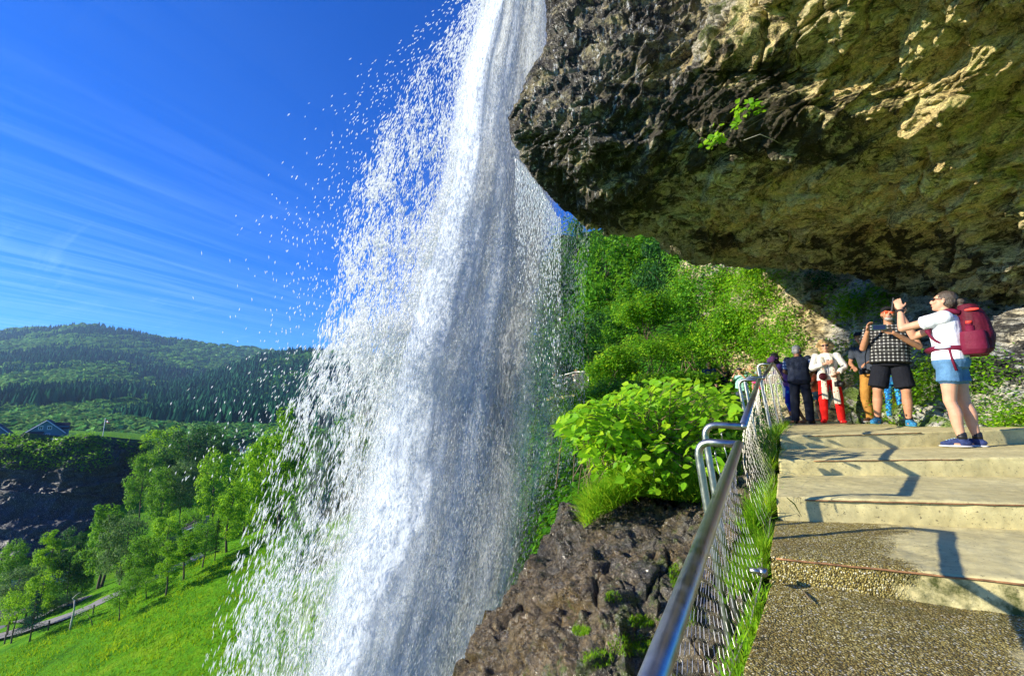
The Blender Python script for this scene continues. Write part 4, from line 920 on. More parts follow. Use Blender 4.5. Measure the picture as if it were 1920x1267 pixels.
VM = [
 ('round_light', 300, 905, 797, 78, 118, 'yellow-green topped big tree at the edge of the plateau, left of the dark crown'),
 ('dark', 338, 930, 800, 96, 112, 'large dark rounded tree in the middle of the wood below the plateau'),
 ('dark', 385, 915, 796, 70, 118, 'dark tree right behind the large rounded one'),
 ('round', 262, 965, 842, 60, 100, 'tree hanging over the end of the gorge cliff'),
 ('willow', 338, 975, 862, 64, 98, 'grey-green tree standing in front of the large dark one'),
 ('round_light', 398, 985, 838, 72, 96, 'bright round-topped tree left of the white house'),
 ('round', 300, 985, 870, 62, 96, 'leafy tree in the dark hollow beside the gorge cliff'),
 ('round_light', 462, 960, 850, 62, 100, 'bright tree just below the white house'),
 ('round', 428, 880, 835, 34, 150, 'small round tree at the left side of the white house'),
 ('birch', 520, 1000, 752, 70, 60, 'tall lime green tree seen through the edge of the spray'),
 ('round_light', 495, 1010, 800, 90, 62, 'bright bushy tree at the edge of the spray above the meadow'),
 ('round', 575, 1010, 800, 110, 60, 'green tree seen through the big drops of spray'),
 ('round', 660, 1000, 760, 120, 66, 'green tree behind the dense part of the spray'),
 ('dark', 620, 960, 850, 110, 90, 'shaded tree behind the middle of the spray'),
 ('round', 560, 1130, 960, 100, 48, 'low green tree behind the lower spray'),
 ('willow', 500, 930, 842, 60, 104, 'grey-green tree right of the white house'),
]
for k, px, pb_, ptp, w_, Y_, lab in VM: put_tree(k, px, pb_, ptp, lab, Y_, w_, 'trees in the valley below the plateau')
# pale broken snag and thin leaning sapling on the meadow
q = trace(131, 1181); k = (P(131, 1115, q[1])[2] - q[2])
m_ = MB(); m_.tube(np.array([[0, 0, -.2], [.05, 0, k * .3], [.12, 0, k * .6], [0.02, 0, k * .86]]), [.10, .085, .07, .05], 8)
sn = empty('bare_snag', q); tag(sn, 'pale bare broken trunk with one crooked limb standing on the meadow edge', 'tree', 'trees between the meadow and the gorge'); m_.build('trunk', M['bark_pale'], sn)
m_ = MB(); m_.tube(np.array([[0.02, 0, k * .84], [-.22, 0, k * .9], [.1, 0, k * 1.0], [.45, 0, k * 1.08]]), [.05, .04, .03, .015], 6); m_.build('limb', M['bark_pale'], sn)
q = trace(175, 1176); m_ = MB(); sn = empty('leaning_sapling', q); tag(sn, 'tiny sapling leaning left on the meadow below the road', 'tree', 'trees between the meadow and the gorge')
m_.tube(np.array([[0, 0, 0], [-.35, 0, .7], [-.8, 0, 1.3]]), [.05, .035, .015], 6); m_.build('trunk', M['bark'], sn)
rg = np.random.default_rng(5); nn_ = 260; leaf_mesh('crown', np.array([-.85, 0, 1.5]) + rg.normal(size=(nn_, 3)) * [.5, .4, .28], blob_dirs(nn_, rg) + [0, 0, 1], 0.13, M['leaf_tree'], rg, sn)

# ------------------------------------------------------------------ right-hand wooded bank
BT = [
 ('round', 1015, 720, 470, 110, 54, 'tall misty tree directly behind the right edge of the falling water'),
 ('dark', 1085, 700, 425, 150, 46, 'tall tree at the left end of the wood, greyed by the mist of the fall'),
 ('round', 1150, 690, 430, 160, 40, 'large green tree right of the falling water, its top touching the rock roof'),
 ('tall', 1215, 690, 415, 150, 34, 'tall tree with bright clumps under the middle of the rock lip'),
 ('dark', 1265, 680, 420, 130, 30, 'dark leaved tree in the centre of the wood'),
 ('round', 1180, 740, 560, 150, 30, 'lower tree with spreading branches on the bank'),
 ('round_light', 1330, 640, 440, 110, 27, 'bright tree below the grey tongue of rock'),
 ('round_light', 1400, 640, 470, 120, 23, 'bright yellow-green tree growing against the mossy cliff'),
 ('birch', 1455, 600, 480, 60, 19, 'small light tree on top of the mossy outcrop'),
 ('dark', 1100, 800, 590, 140, 28, 'dark green tree behind the far viewing platform'),
 ('round', 1010, 860, 660, 120, 34, 'misty tree left of the far viewing platform'),
 ('willow', 1050, 930, 760, 130, 22, 'misty green tree in the hollow below the far platform'),
 ('round', 1000, 1010, 820, 130, 24, 'misty tree low in the hollow beside the fall'),
 ('round', 1110, 960, 800, 110, 15, 'leafy tree in the hollow right under the broad-leaved bush'),
]
for k, px, pb_, ptp, w_, Y_, lab in BT: put_tree(k, px, pb_, ptp, lab, Y_, w_, 'trees on the bank behind the fall')
RU = tree_proto(31, 6, 5, M['leaf_rust'], 0.16, 40, 110, 0.1, clump=0.2); PROTO['rust'] = RU; PH['rust'] = 6; PW['rust'] = 5
put_tree('rust', 1345, 590, 480, 'brownish half-dead tree hanging below the grey tongue of rock', 22, 70, 'trees on the bank behind the fall')

# shrubs: a heap of leaf clumps on a few stems
def shrub(name, label, cen, rad, n, leaf, mat, seed, group, cat='shrub', tpl=LEAF_Q, clumps=26, up=0.8, stems=8, cl=0.34, droop=None):
    rng = np.random.default_rng(seed); root = empty(name, cen - np.array([0, 0, rad[2]])); base = np.array(root.location)
    rad = np.asarray(rad, float); tag(root, label, cat, group)
    d = blob_dirs(clumps, rng); d[:, 2] = np.abs(d[:, 2]) * 1.2 - 0.25; c = cen + d * rad * rng.uniform(0.45, 0.95, (clumps, 1))
    ci = rng.integers(0, clumps, n); dd = blob_dirs(n, rng); cs = rng.uniform(0.6, 1.3, clumps) * cl
    pos = c[ci] + dd * rad * (cs[ci] * rng.uniform(0.3, 1, n) ** 0.5)[:, None]
    nr = unit(dd * 0.6 + [-0.25, -0.25, up] + rng.normal(size=(n, 3)) * 0.4)
    rnd = 0.42 + 0.24 * rng.normal(size=n) + 0.6 * (rng.uniform(0, 1, clumps) - 0.5)[ci]
    m_ = MB()
    for s in range(stems):
        e = c[rng.integers(0, clumps)]; b0 = base + np.array([rng.normal() * rad[0] * .2, rng.normal() * rad[1] * .2, -0.1])
        m_.tube(np.array([b0, (b0 + e) / 2 + [0, 0, rad[2] * .2], e]) - base, [0.02 * rad[2] + .004, 0.012 * rad[2] + .003, 0.003], 5)
    m_.build('stem', M['twig'], root)
    leaf_mesh('foliage', pos, nr, leaf, mat, rng, root, rnd=rnd, base=base, tpl=tpl, droop=droop)
    return root
G1 = 'bushes along the path'
SH = [
 (1300, 478, 21.0, 50, 34, 5000, .12, 'leaf_tree', 'bush right under the edge of the rock roof beside the dark wood'),
 (1300, 560, 20.0, 60, 60, 7000, .13, 'leaf_shrub', 'bright bush climbing the slope below the grey tongue of rock'),
 (1390, 545, 18.0, 70, 55, 8000, .11, 'leaf_lime', 'largest yellow-green bush against the top of the mossy outcrop'),
 (1370, 620, 17.0, 55, 40, 6000, .10, 'leaf_shrub', 'bush between the mossy outcrop and the dark wood'),
 (1425, 510, 16.0, 38, 30, 3600, .10, 'leaf_shrub', 'bush hanging under the right part of the rock roof'),
 (1215, 590, 19.0, 60, 50, 6500, .12, 'leaf_shrub', 'sunlit bush standing in front of the dark tree in the wood'),  # px, py centre, Y, half width px, half height px, n, leaf, mat, label
 (1150, 700, 13.5, 60, 50, 5200, .085, 'leaf_shrub', 'yellow-green bush right of the far platform rail'),
 (1225, 665, 17.0, 75, 42, 6500, .085, 'leaf_shrub', 'wide bright bush in front of the wood, below the dark tree'),
 (1300, 655, 19.0, 60, 42, 6000, .085, 'leaf_lime', 'bright rounded bush behind the walkers in black'),
 (1365, 645, 18.5, 48, 40, 5200, .085, 'leaf_shrub', 'bush at the foot of the mossy outcrop'),
 (1195, 745, 10.5, 85, 40, 7500, .07, 'leaf_tree', 'dark shaded bush behind the broad-leaved plant'),
 (1325, 780, 7.6, 80, 38, 7500, .065, 'leaf_lime', 'dense bright bush spilling towards the railing'),
 (1260, 720, 9.0, 80, 26, 5500, .06, 'leaf_shrub', 'low bush in front of the dark-shirted walker'),
 (1120, 770, 11.0, 75, 50, 6000, .07, 'leaf_shrub', 'bush hanging over the hollow left of the broad-leaved plant'),
 (1080, 880, 12.0, 60, 70, 6500, .08, 'leaf_tree', 'green bush on the steep side of the hollow'),
 (1060, 950, 11.0, 55, 50, 5000, .07, 'leaf_tree', 'lowest bush above the wet rock, half in mist'),
 (1400, 690, 18.5, 40, 26, 3000, .07, 'leaf_shrub', 'small bush beside the standing walkers at the bend of the path'),
]
for i, (px, py, Y, hw, hh, n, lf, mt, lab) in enumerate(SH):
    c = P(px, py, Y); s = Y / FPX; shrub('bush', lab, c, (hw * s, hw * s * 0.8, hh * s), n, lf, M[mt], 200 + i, G1, clumps=34)

# plants rooted in a rock face: sample the face inside an ellipse of the face itself
def face_patch(name, label, G_, N_, px, py, rx, ry, n, leaf, mat, seed, off=0.12, group=None, cat='plant', tpl=LEAF_Q, dens_noise=1.2, hang=0.0, clump=0):
    rng = np.random.default_rng(seed); a, b = proj(G_); w = ((a - px) / rx) ** 2 + ((b - py) / ry) ** 2 < 1
    w &= fbm(G_ * dens_noise, 3, seed) > -0.12
    idx = np.argwhere(w)
    if not len(idx): print('EMPTY PATCH', label); return None
    k = idx[rng.integers(0, len(idx), n)]
    if clump:
        kc = idx[rng.integers(0, len(idx), clump)]; kk = kc[rng.integers(0, clump, n)]; jit = rng.normal(size=(n, 3)) * off * 0.9
        pos = G_[kk[:, 0], kk[:, 1]] + N_[kk[:, 0], kk[:, 1]] * off * 0.7 + jit; nr0 = N_[kk[:, 0], kk[:, 1]]
    else:
        pos = G_[k[:, 0], k[:, 1]] + N_[k[:, 0], k[:, 1]] * rng.uniform(0.0, 1, (n, 1)) ** 1.5 * off + rng.normal(size=(n, 3)) * 0.05; nr0 = N_[k[:, 0], k[:, 1]]
    pos[:, 2] -= hang * rng.uniform(0, 1, n)
    nr = unit(nr0 * 0.8 + [0, 0, 0.6] + rng.normal(size=(n, 3)) * 0.45)
    o = leaf_mesh(name, pos, nr, leaf, M[mat], rng, rnd=0.45 + 0.25 * rng.normal(size=n), tpl=tpl)
    return tag(o, label, cat, group, 'stuff' if seed in (301, 303) else None)
G2 = 'plants growing on the cliff'
for i, a in enumerate([
 ('leafy creeper on the grey slab above the walkers', 1610, 565, 70, 30, 1700, .10, 'leaf_shrub', .22, 18),
 ('creeper hanging left of the grey slab under the roof', 1545, 528, 34, 18, 500, .09, 'leaf_dark', .22, 7),
 ('dense creeper between the checked shirt and the grey slab', 1650, 660, 45, 50, 1500, .09, 'leaf_shrub', .25, 24),
 ('ivy patch left of the man in the checked shirt', 1570, 680, 30, 36, 800, .09, 'leaf_shrub', .2, 14),
 ('moss and herbs on the tan outcrop', 1430, 590, 75, 75, 7000, .085, 'leaf_lime', .25, 60),
 ('green tufts on the lower outcrop behind the pink bandana', 1450, 690, 55, 55, 4800, .075, 'leaf_lime', .2, 26),
 ('tufts of grass on the ledge of the outcrop', 1515, 700, 40, 60, 2200, .07, 'leaf_lime', .15, 14),
 ('bush cover on the left shoulder of the outcrop', 1315, 520, 55, 90, 5000, .13, 'leaf_tree', .6, 24),
 ('bush cover low on the left of the outcrop', 1375, 620, 60, 60, 4200, .12, 'leaf_shrub', .5, 22),
 ('dark shrub on the cliff top edge under the roof', 1410, 525, 70, 36, 3500, .10, 'leaf_shrub', .4, 30),
 ('leafy bank behind the legs of the man in black shorts', 1735, 745, 45, 58, 3600, .06, 'leaf_shrub', .25, 34),
 ('leafy bank behind the legs of the woman with the backpack', 1830, 730, 65, 60, 3600, .05, 'leaf_shrub', .2, 36),
 ('ferny plants at the foot of the cliff by the right edge', 1885, 770, 45, 50, 1800, .05, 'leaf_shrub', .15, 20),
 ('bright tuft above the head of the woman with the backpack', 1822, 590, 26, 22, 900, .05, 'leaf_lime', .12, 8),
 ('low plants on the ground behind the woman in red trousers', 1620, 755, 45, 40, 1800, .06, 'leaf_lime', .15, 18),
 ('herbs between the walkers at the cliff foot', 1670, 720, 40, 40, 1600, .07, 'leaf_shrub', .2, 16),
]): face_patch('cliff_plant', a[0], CLg, CLn, a[1], a[2], a[3], a[4], a[5], a[6], a[7], 300 + i, off=a[8], group=G2, clump=a[9])

# general leaf cover of the bank and undergrowth: nobody could count it
rg = np.random.default_rng(70); ii = rg.integers(0, 130 * 130, 90000); gp = BKg.reshape(-1, 3)[ii]; gn = BKn.reshape(-1, 3)[ii]
cl_ = fbm(gp * 0.6, 3, 12)
keep = cl_ > -0.35; gp = gp[keep]; gn = gn[keep]; cl_ = cl_[keep]; n = len(gp)
gp = gp + gn * (rg.uniform(0, 1, (n, 1)) * (0.02 + 0.03 * gp[:, 1:2])) + rg.normal(size=(n, 3)) * 0.015 * gp[:, 1:2]
o = leaf_mesh('undergrowth', gp, unit(gn + [0, 0, 1] + rg.normal(size=(n, 3)) * .5), 0.05 + 0.0085 * gp[:, 1], M['leaf_tree'], rg, rnd=0.30 + 0.45 * cl_ + 0.15 * rg.normal(size=n))
tag(o, 'tangle of small leaves covering the steep bank', 'undergrowth', kind='stuff')
# moss and little plants of the rock slope
def on_rock(G_, N_, px, py, rx, ry, n, rng, thr=-1):
    a, b = proj(G_); w = (((a - px) / rx) ** 2 + ((b - py) / ry) ** 2 < 1) & (fbm(G_ * 3, 3, 5) > thr); idx = np.argwhere(w); k = idx[rng.integers(0, len(idx), n)]
    return G_[k[:, 0], k[:, 1]] + rng.normal(size=(n, 3)) * 0.004, N_[k[:, 0], k[:, 1]]

# ------------------------------------------------------------------ big-leaved bush on the rock, each stem arching out
def knotweed():
    rng = np.random.default_rng(88); root = empty('broad_leaved_bush', P(1215, 935, 4.7)); base = np.array(root.location)
    tag(root, 'big bright green bush with large pointed leaves on the wet rock beside the railing', 'bush')
    m_ = MB(); pos = []; nr = []; rnd = []; up = []
    tips = []
    for i in range(560):
        # outline of the bush in the plane facing the viewer, with real depth
        u = rng.uniform(-1, 1); 
        px = 1215 + u * 165; topy = np.interp(px, [1040, 1080, 1140, 1200, 1250, 1300, 1380], [800, 765, 735, 718, 700, 712, 722]); boty = np.interp(px, [1040, 1090, 1120, 1200, 1300, 1380], [800, 830, 900, 915, 925, 880])
        py = topy + (boty - topy) * rng.uniform(0, 1) ** 1.25; Y = rng.uniform(3.7, 6.0) + (py - topy) / (boty - topy + 1) * -0.3
        tips.append(P(px, py, Y))
    for t in tips:
        b0 = base + np.array([rng.normal() * .30, abs(rng.normal()) * .45, rng.uniform(-.1, .1)]); b0[2] = min(b0[2], t[2] - 0.15)
        c1 = b0 * 0.45 + t * 0.55 + np.array([0, 0, 0.28 * np.linalg.norm(t - b0)]); s = np.linspace(0, 1, 12)[:, None]
        cv = (1 - s) ** 2 * b0 + 2 * s * (1 - s) * c1 + s ** 2 * t
        m_.tube(cv[::2] - base, np.linspace(0.006, 0.002, 6), 4, False)
        L_ = 8; fr = np.linspace(0.38, 1.0, L_); sd = unit(np.cross(t - b0, [0, 0, 1]))
        for j, k in enumerate(fr):
            p = np.array([np.interp(k, s[:, 0], cv[:, q]) for q in range(3)]); side = sd * (1 if j % 2 else -1)
            pos.append(p + rng.normal(size=3) * .01); rnd.append(0.30 + 0.35 * k + rng.normal() * .16)
            nr.append(unit(np.array([-0.35, -0.35, 0.85]) + rng.normal(size=3) * 0.5)); up.append(side * 0.9 + unit(t - b0) * 0.6 + np.array([0, 0, -0.35]) + rng.normal(size=3) * .3)
    pos = np.array(pos); nr = np.array(nr); up = np.array(up); n = len(pos)
    y = unit(up - nr * (up * nr).sum(1, keepdims=True)); R = np.stack([np.cross(y, nr), y, nr], -1)
    sz = rng.uniform(0.05, 0.118, n); v, f = scatter(LEAF_H[0], LEAF_H[1], pos - base, R, np.stack([sz * 0.95, sz, sz], 1))
    m_.build('stem', M['twig'], root)
    mesh_np('foliage', v, f, M['leaf_near'], root, False, dict(rnd=np.repeat(np.clip(rnd, 0, 1), len(LEAF_H[0]))))
knotweed()
# inner darker small leaves so that the bush has depth
c = P(1220, 830, 5.4); shrub('bush', 'shaded leafy heart of the vegetation behind the broad-leaved bush', c, (0.95, 0.7, 0.62), 6000, .06, M['leaf_tree'], 260, G1, clumps=50)

# ------------------------------------------------------------------ grass
BLADE = (np.array([[-.05, 0, 0], [.05, 0, 0], [.035, .35, .10], [-.035, .35, .10], [0, .8, .42]]), np.array([[0, 1, 2], [0, 2, 3], [3, 2, 4]]))
def blades(name, pos, h, rng, label, mat='grass', wid=1.0, lean=None, kind='stuff', cat='grass', rnd=None, base=None):
    """narrow bent blades; local y is up"""
    n = len(pos); a = rng.uniform(0, 6.28, n); up = np.stack([rng.normal(size=n) * .3, rng.normal(size=n) * .3, np.ones(n)], 1)
    if lean is not None: up = up + np.asarray(lean)
    y = unit(up); z = np.stack([np.cos(a), np.sin(a), 0 * a], 1); z = unit(z - y * (z * y).sum(1, keepdims=True)); R = np.stack([np.cross(y, z), y, z], -1)
    hh = np.broadcast_to(h, (n,)) * rng.uniform(0.5, 1.2, n); v, f = scatter(BLADE[0], np.array([[0, 1, 2], [0, 2, 3], [3, 2, 4]]), pos, R, np.stack([hh * wid, hh, hh], 1))
    r = (0.4 + 0.25 * rng.normal(size=n)) if rnd is None else rnd
    o = mesh_np(name, v, f, M[mat], None, False, dict(rnd=np.repeat(np.clip(r, 0, 1), 5))); return tag(o, label, cat, kind=kind)
rg = np.random.default_rng(71)
# strip of long grass between mesh and steps
n = 17000; Y = rg.uniform(2.3, 11.5, n) ** 1.0; Y = 2.25 + 9.3 * rg.uniform(0, 1, n) ** 1.35
X = np.array([xl(y) for y in Y]) - 0.03 - np.abs(rg.normal(size=n)) * np.interp(Y, [2.2, 3.2, 4.5], [.05, .12, .30]); X = X - 0.03; Z = np.array([ground_edge(y) for y in Y]) - 0.10 - (np.array([xl(y) for y in Y]) - X) * 0.55
blades('grass', np.stack([X, Y, Z], 1), np.interp(Y, [2.2, 3.5, 5], [.13, .2, .28]), rg, 'long bright grass growing through the wire mesh beside the steps', wid=0.55, lean=(-.1, -.1, 0))
# soil verge that carries it
yv = np.linspace(2.1, 12.5, 60); xs = np.linspace(0.03, -0.9, 14); wv = lambda y: float(np.interp(y, [2.1, 2.9, 4.5], [.14, .28, 1.0])); VX = np.array([[xl(y) + x * wv(y) for x in xs] for y in yv]); VY = np.repeat(yv[:, None], 14, 1)
VZ = np.array([[ground_edge(y) - 0.09 + x * wv(y) * 0.75 for x in xs] for y in yv]) + 0.03 * fbm(np.stack([VX * 3, VY * 3, VX * 0], -1), 3, 3)
v, f = solid_grid(np.stack([VX, VY, VZ], -1), np.array([0, 0, -0.8])); tag(mesh_np('verge', v, f, M['under']), kind='structure')
n = 9000; pxs = rg.uniform(1095, 1330, n); yb = np.interp(pxs, [1095, 1130, 1200, 1330], [985, 960, 925, 940])
pos = np.array([P(a, b + rg.uniform(-45, 6), y_) for a, b, y_ in zip(pxs, yb, rg.uniform(4.0, 5.0, n))]); blades('long_grass', pos, 0.22, rg, 'tufts of long grass hanging over the top of the wet rock under the bush', wid=0.4, lean=(-.35, -.5, -.3))
# blades in the crack between mesh and near steps
n = 700; Y = rg.uniform(1.5, 2.3, n); X = np.array([xl(y) for y in Y]) - rg.uniform(0.01, .09, n); pos = np.stack([X, Y, np.array([ground_edge(y) for y in Y]) - rg.uniform(.02, .22, n)], 1)
blades('crack_weeds', pos, 0.075, rg, 'moss and weeds in the crack beside the near steps', wid=1.2)
# cushions of moss on the rock slope
for i, (px, py, rx, ry, n) in enumerate([(1090, 1183, 16, 10, 500), (1205, 1165, 30, 12, 500), (1180, 1210, 40, 22, 900), (1120, 1235, 30, 18, 500), (1150, 1120, 16, 10, 300), (1265, 1080, 12, 22, 500), (1290, 1150, 14, 26, 600)]):
    p_, n_ = on_rock(RSg, RSn, px, py, rx, ry, n, rg, -2)
    blades('moss_cushion', p_, 0.022, rg, ['bright round moss cushion on the wet rock, the roundest of all', 'flat moss patch in the middle of the rock slope', 'moss patch beside the handrail foot', 'moss patch low on the rock slope', 'moss patch on the ledge of the rock slope', 'moss streak running down beside the mesh', 'sparse moss behind the near wire mesh'][i], mat='grass', wid=2.0, kind=None, cat='moss')
# meadow: tussocks over the slope
n = 120000; px = rg.uniform(-60, 760, n); s_ = rg.uniform(0, 1, n)
Xm = rg.uniform(-60, 8, n); Ym = rg.uniform(22, 78, n); dm = (Xm - A0[0]) * N0[0] + (Ym - A0[1]) * N0[1]; kp = (dm < 0.2); Xm = Xm[kp]; Ym = Ym[kp]
a, b = proj(np.stack([Xm, Ym, valley(Xm, Ym)], 1)); kp = (a > -40) & (a < 900) & (b < 1330); Xm = Xm[kp]; Ym = Ym[kp]
Zm = valley(Xm, Ym); cl_ = fbm(np.stack([Xm * .35, Ym * .35, 0 * Xm], 1), 4, 8)
blades('meadow_grass', np.stack([Xm, Ym, Zm - 0.03], 1), 0.20 + 0.28 * np.clip(cl_ + .4, 0, 1), rg, 'uneven bright green meadow grass on the slope', mat='meadow_leaf', wid=2.2, rnd=0.42 + 0.9 * cl_ + 0.12 * rg.normal(size=len(Xm)))
# scrub along the top of the gorge cliff and on the plateau
rg = np.random.default_rng(91); a, b = proj(GCg); w = (b < 872 + 14 * fbm(GCg * .2, 3, 4)) & (a > -60) & (a < 300) & (fbm(GCg * 0.25, 3, 2) > -0.15); idx = np.argwhere(w); k = idx[rg.integers(0, len(idx), 9000)]
gp = GCg[k[:, 0], k[:, 1]] + rg.normal(size=(9000, 3)) * .5; leaf_mesh('cliff_scrub', gp, blob_dirs(9000, rg) + [0, -.3, 1], 0.55, M['leaf_tree'], rg)
tag(bpy.data.objects['cliff_scrub'], 'scrub hanging over the rim of the dark gorge cliff', 'scrub', kind='stuff')
n = 9000; k = rg.integers(0, 30 * 90, n); gp = PTg.reshape(-1, 3)[k] + rg.normal(size=(n, 3)) * [1.2, 1.5, .12]; gp = gp[(gp[:, 1] < 200)]
blades('plateau_grass', gp, 0.4, rg, 'rough grass on the plateau around the houses', mat='meadow_leaf', wid=1.6)

# ------------------------------------------------------------------ far forests (read as one mass)
def forest(name, label, G_, n, kind, seed, size, mat, mask=None, rows=(0, 1)):
    rng = np.random.default_rng(seed); R_, C_ = G_.shape[:2]; out = []
    r = rng.uniform(rows[0], rows[1], n * 3) * (R_ - 1.001); c_ = rng.uniform(0, 1, n * 3) * (C_ - 1.001); i = r.astype(int); j = c_.astype(int); fr = (r - i)[:, None]; fc = (c_ - j)[:, None]
    p = G_[i, j] * (1 - fr) * (1 - fc) + G_[i + 1, j] * fr * (1 - fc) + G_[i, j + 1] * (1 - fr) * fc + G_[i + 1, j + 1] * fr * fc
    a, b = proj(p); ok = (a > -80) & (a < 1150)
    if mask is not None: ok &= mask(p, a, b, rng)
    p = p[ok][:n]; n = len(p)
    if kind == 'conifer':
        tv = []; tf = []; k = 0
        for z0, z1, r0 in ((0.05, .5, .26), (.3, .75, .20), (.55, 1.0, .13)):
            s_ = 7; th = np.arange(s_) / s_ * 6.283; rr = r0 * (1 + 0.25 * np.cos(th * 3 + z0 * 9)); tv += [[math.cos(t) * q, math.sin(t) * q, z0 - .03 * (u % 2)] for u, (t, q) in enumerate(zip(th, rr))] + [[0, 0, z1]]
            tf += [[k + u, k + (u + 1) % s_, k + s_] for u in range(s_)]; k += s_ + 1
    else:
        rg2 = np.random.default_rng(3); tv = []; tf = []; k = 0
        for q in range(52):
            d = unit(rg2.normal(size=3)); d[2] = abs(d[2]) * 1.1 - .3; c0 = np.array([0, 0, .55]) + d * [.36, .36, .38] * rg2.uniform(.55, 1.08); R = frames(np.array([d + [0, 0, .3] + rg2.normal(size=3) * .55]), rg2)[0]; s_ = rg2.uniform(.055, .105)
            for e in ([-1, -1, 0], [1, -1, 0], [1.1, 1, 0], [-1, 1, 0]): tv.append(c0 + R @ (np.array(e) * s_))
            tf += [[k, k + 1, k + 2], [k, k + 2, k + 3]]; k += 4
    ang = rng.uniform(0, 6.28, n); R = np.zeros((n, 3, 3)); R[:, 0, 0] = np.cos(ang); R[:, 0, 1] = -np.sin(ang); R[:, 1, 0] = np.sin(ang); R[:, 1, 1] = np.cos(ang); R[:, 2, 2] = 1
    s = size * rng.uniform(0.65, 1.3, n) * np.clip(0.42 + p[:, 1] / 1500, 0.5, 1.0) if kind != 'conifer' else size * rng.uniform(0.65, 1.3, n); wid = s * (1.0 if kind == 'conifer' else 1.15)
    v, f = scatter(np.array(tv), np.array(tf), p - [0, 0, .5], R, np.stack([wid, wid, s], 1))
    rnd = np.clip(0.45 + 0.25 * rng.normal(size=n) + 0.35 * fbm(p * 0.004, 3, seed), 0, 1)
    o = mesh_np(name, v, f, mat, None, False, dict(rnd=np.clip(np.repeat(rnd, len(tv)) + 0.22 * np.tile(np.repeat(np.random.default_rng(8).normal(size=(len(tv) + 3) // 4), 4)[:len(tv)], n), 0, 1))); tag(o, label, 'forest', kind='stuff')
cn = lambda p: fbm(p * [0.006, 0.004, 0.006], 4, 55)
forest('conifer_forest', 'dark conifer forest on the near hill', H2, 9000, 'conifer', 1, 17, M['conifer'], lambda p, a, b, r: (cn(p) > -0.28) & (b < 818) & (fbm(p * .004, 2, 77) > -.42))
forest('broadleaf_wood', 'lighter broadleaf wood scattered over the near hill', H2, 6500, 'leaf', 2, 15, M['far_leaf'], lambda p, a, b, r: (cn(p) < -0.1) | (b > 778))
forest('valley_wood', 'broadleaf wood on the flat valley floor below the hills', H1, 6000, 'leaf', 7, 14, M['far_leaf'], rows=(0.62, 0.985))
forest('conifer_forest_beyond', 'bluish conifer forest on the far hill', H1, 8000, 'conifer', 3, 20, M['conifer'], lambda p, a, b, r: (cn(p) > -0.02))
forest('broadleaf_wood_beyond', 'pale broadleaf trees on the far hill', H1, 9000, 'leaf', 4, 18, M['far_leaf'], lambda p, a, b, r: (cn(p) < 0.1))
# ------------------------------------------------------------------ the waterfall
WPY = np.array([-260, -120, 0, 130, 250, 350, 450, 550, 650, 750, 850, 950, 1050, 1150, 1270, 1500, 1800], float)
W_EL = np.array([925, 905, 868, 765, 700, 660, 628, 612, 590, 540, 505, 470, 438, 405, 372, 320, 260], float)     # outer edge of the flung spray
W_CL = np.array([955, 935, 908, 868, 846, 828, 800, 772, 742, 716, 695, 672, 640, 612, 580, 520, 440], float)     # edge of the dense fall
W_CR = np.array([1060, 1045, 1030, 1030, 1035, 1040, 1036, 1022, 1010, 1000, 990, 982, 970, 950, 915, 850, 750], float)
W_ER = np.array([1060, 1050, 1040, 1060, 1080, 1090, 1090, 1080, 1075, 1075, 1065, 1050, 1030, 1000, 950, 860, 760], float)
def wp(px, py, Y):                                   # vectorised P
    x = (px - CX) / FPX; u = (CY - py) / FPX; k = Y / (CP - SP * u); return np.stack([x * k, Y, (SP + CP * u) * k], -1)
def fallx(u, py, a, b): return np.interp(py, WPY, a) * (1 - u) + np.interp(py, WPY, b) * u
DROP = (np.array([[0, 0, 1.0], [.5, 0, .1], [-.25, .43, .1], [-.25, -.43, .1], [0, 0, -1.0]]), np.array([[0, 1, 2], [0, 2, 3], [0, 3, 1], [4, 2, 1], [4, 3, 2], [4, 1, 3]]))
def water_mat(name, trans, alpha=1.0):
    b = NB(name); 
    d = b.n('ShaderNodeBsdfDiffuse'); d.inputs[0].default_value = (0.97, 0.98, 0.99, 1)
    t = b.n('ShaderNodeBsdfTranslucent'); t.inputs[0].default_value = (0.93, 0.96, 1.0, 1)
    g_ = b.n('ShaderNodeBsdfGlossy'); g_.inputs[1].default_value = 0.25
    m1 = b.n('ShaderNodeMixShader'); m1.inputs[0].default_value = trans; b.t.links.new(d.outputs[0], m1.inputs[1]); b.t.links.new(t.outputs[0], m1.inputs[2])
    m2 = b.n('ShaderNodeMixShader'); m2.inputs[0].default_value = 0.04; b.t.links.new(m1.outputs[0], m2.inputs[1]); b.t.links.new(g_.outputs[0], m2.inputs[2])
    tr = b.n('ShaderNodeBsdfTransparent'); m3 = b.n('ShaderNodeMixShader'); m3.inputs[0].default_value = alpha; b.t.links.new(tr.outputs[0], m3.inputs[1]); b.t.links.new(m2.outputs[0], m3.inputs[2])
    return b.done(m3.outputs[0])
M['drop_fine'] = water_mat('fine_drops', 0.6, 0.5)
M['drop'] = water_mat('falling_drops', 0.62, 0.72)
def drops(name, u, py, Y, ln, wd, A, B, rng, label, mat='drop'):
    """elongated drops flying along the streamlines of the fall"""
    p = wp(fallx(u, py, A, B), py, Y); q = wp(fallx(u, py + 8, A, B), py + 8, Y)
    n = len(p); ax = unit(p - q + rng.normal(size=(n, 3)) * 0.012)
    R = frames(ax, rng); s = Y / FPX
    v, f = scatter(DROP[0], DROP[1], p, R, np.stack([wd * s, wd * s, ln * s * 0.5], 1))
    o = mesh_np(name, v, f, M[mat], None, True); return tag(o, label, 'spray', kind='stuff')
rng = np.random.default_rng(500)
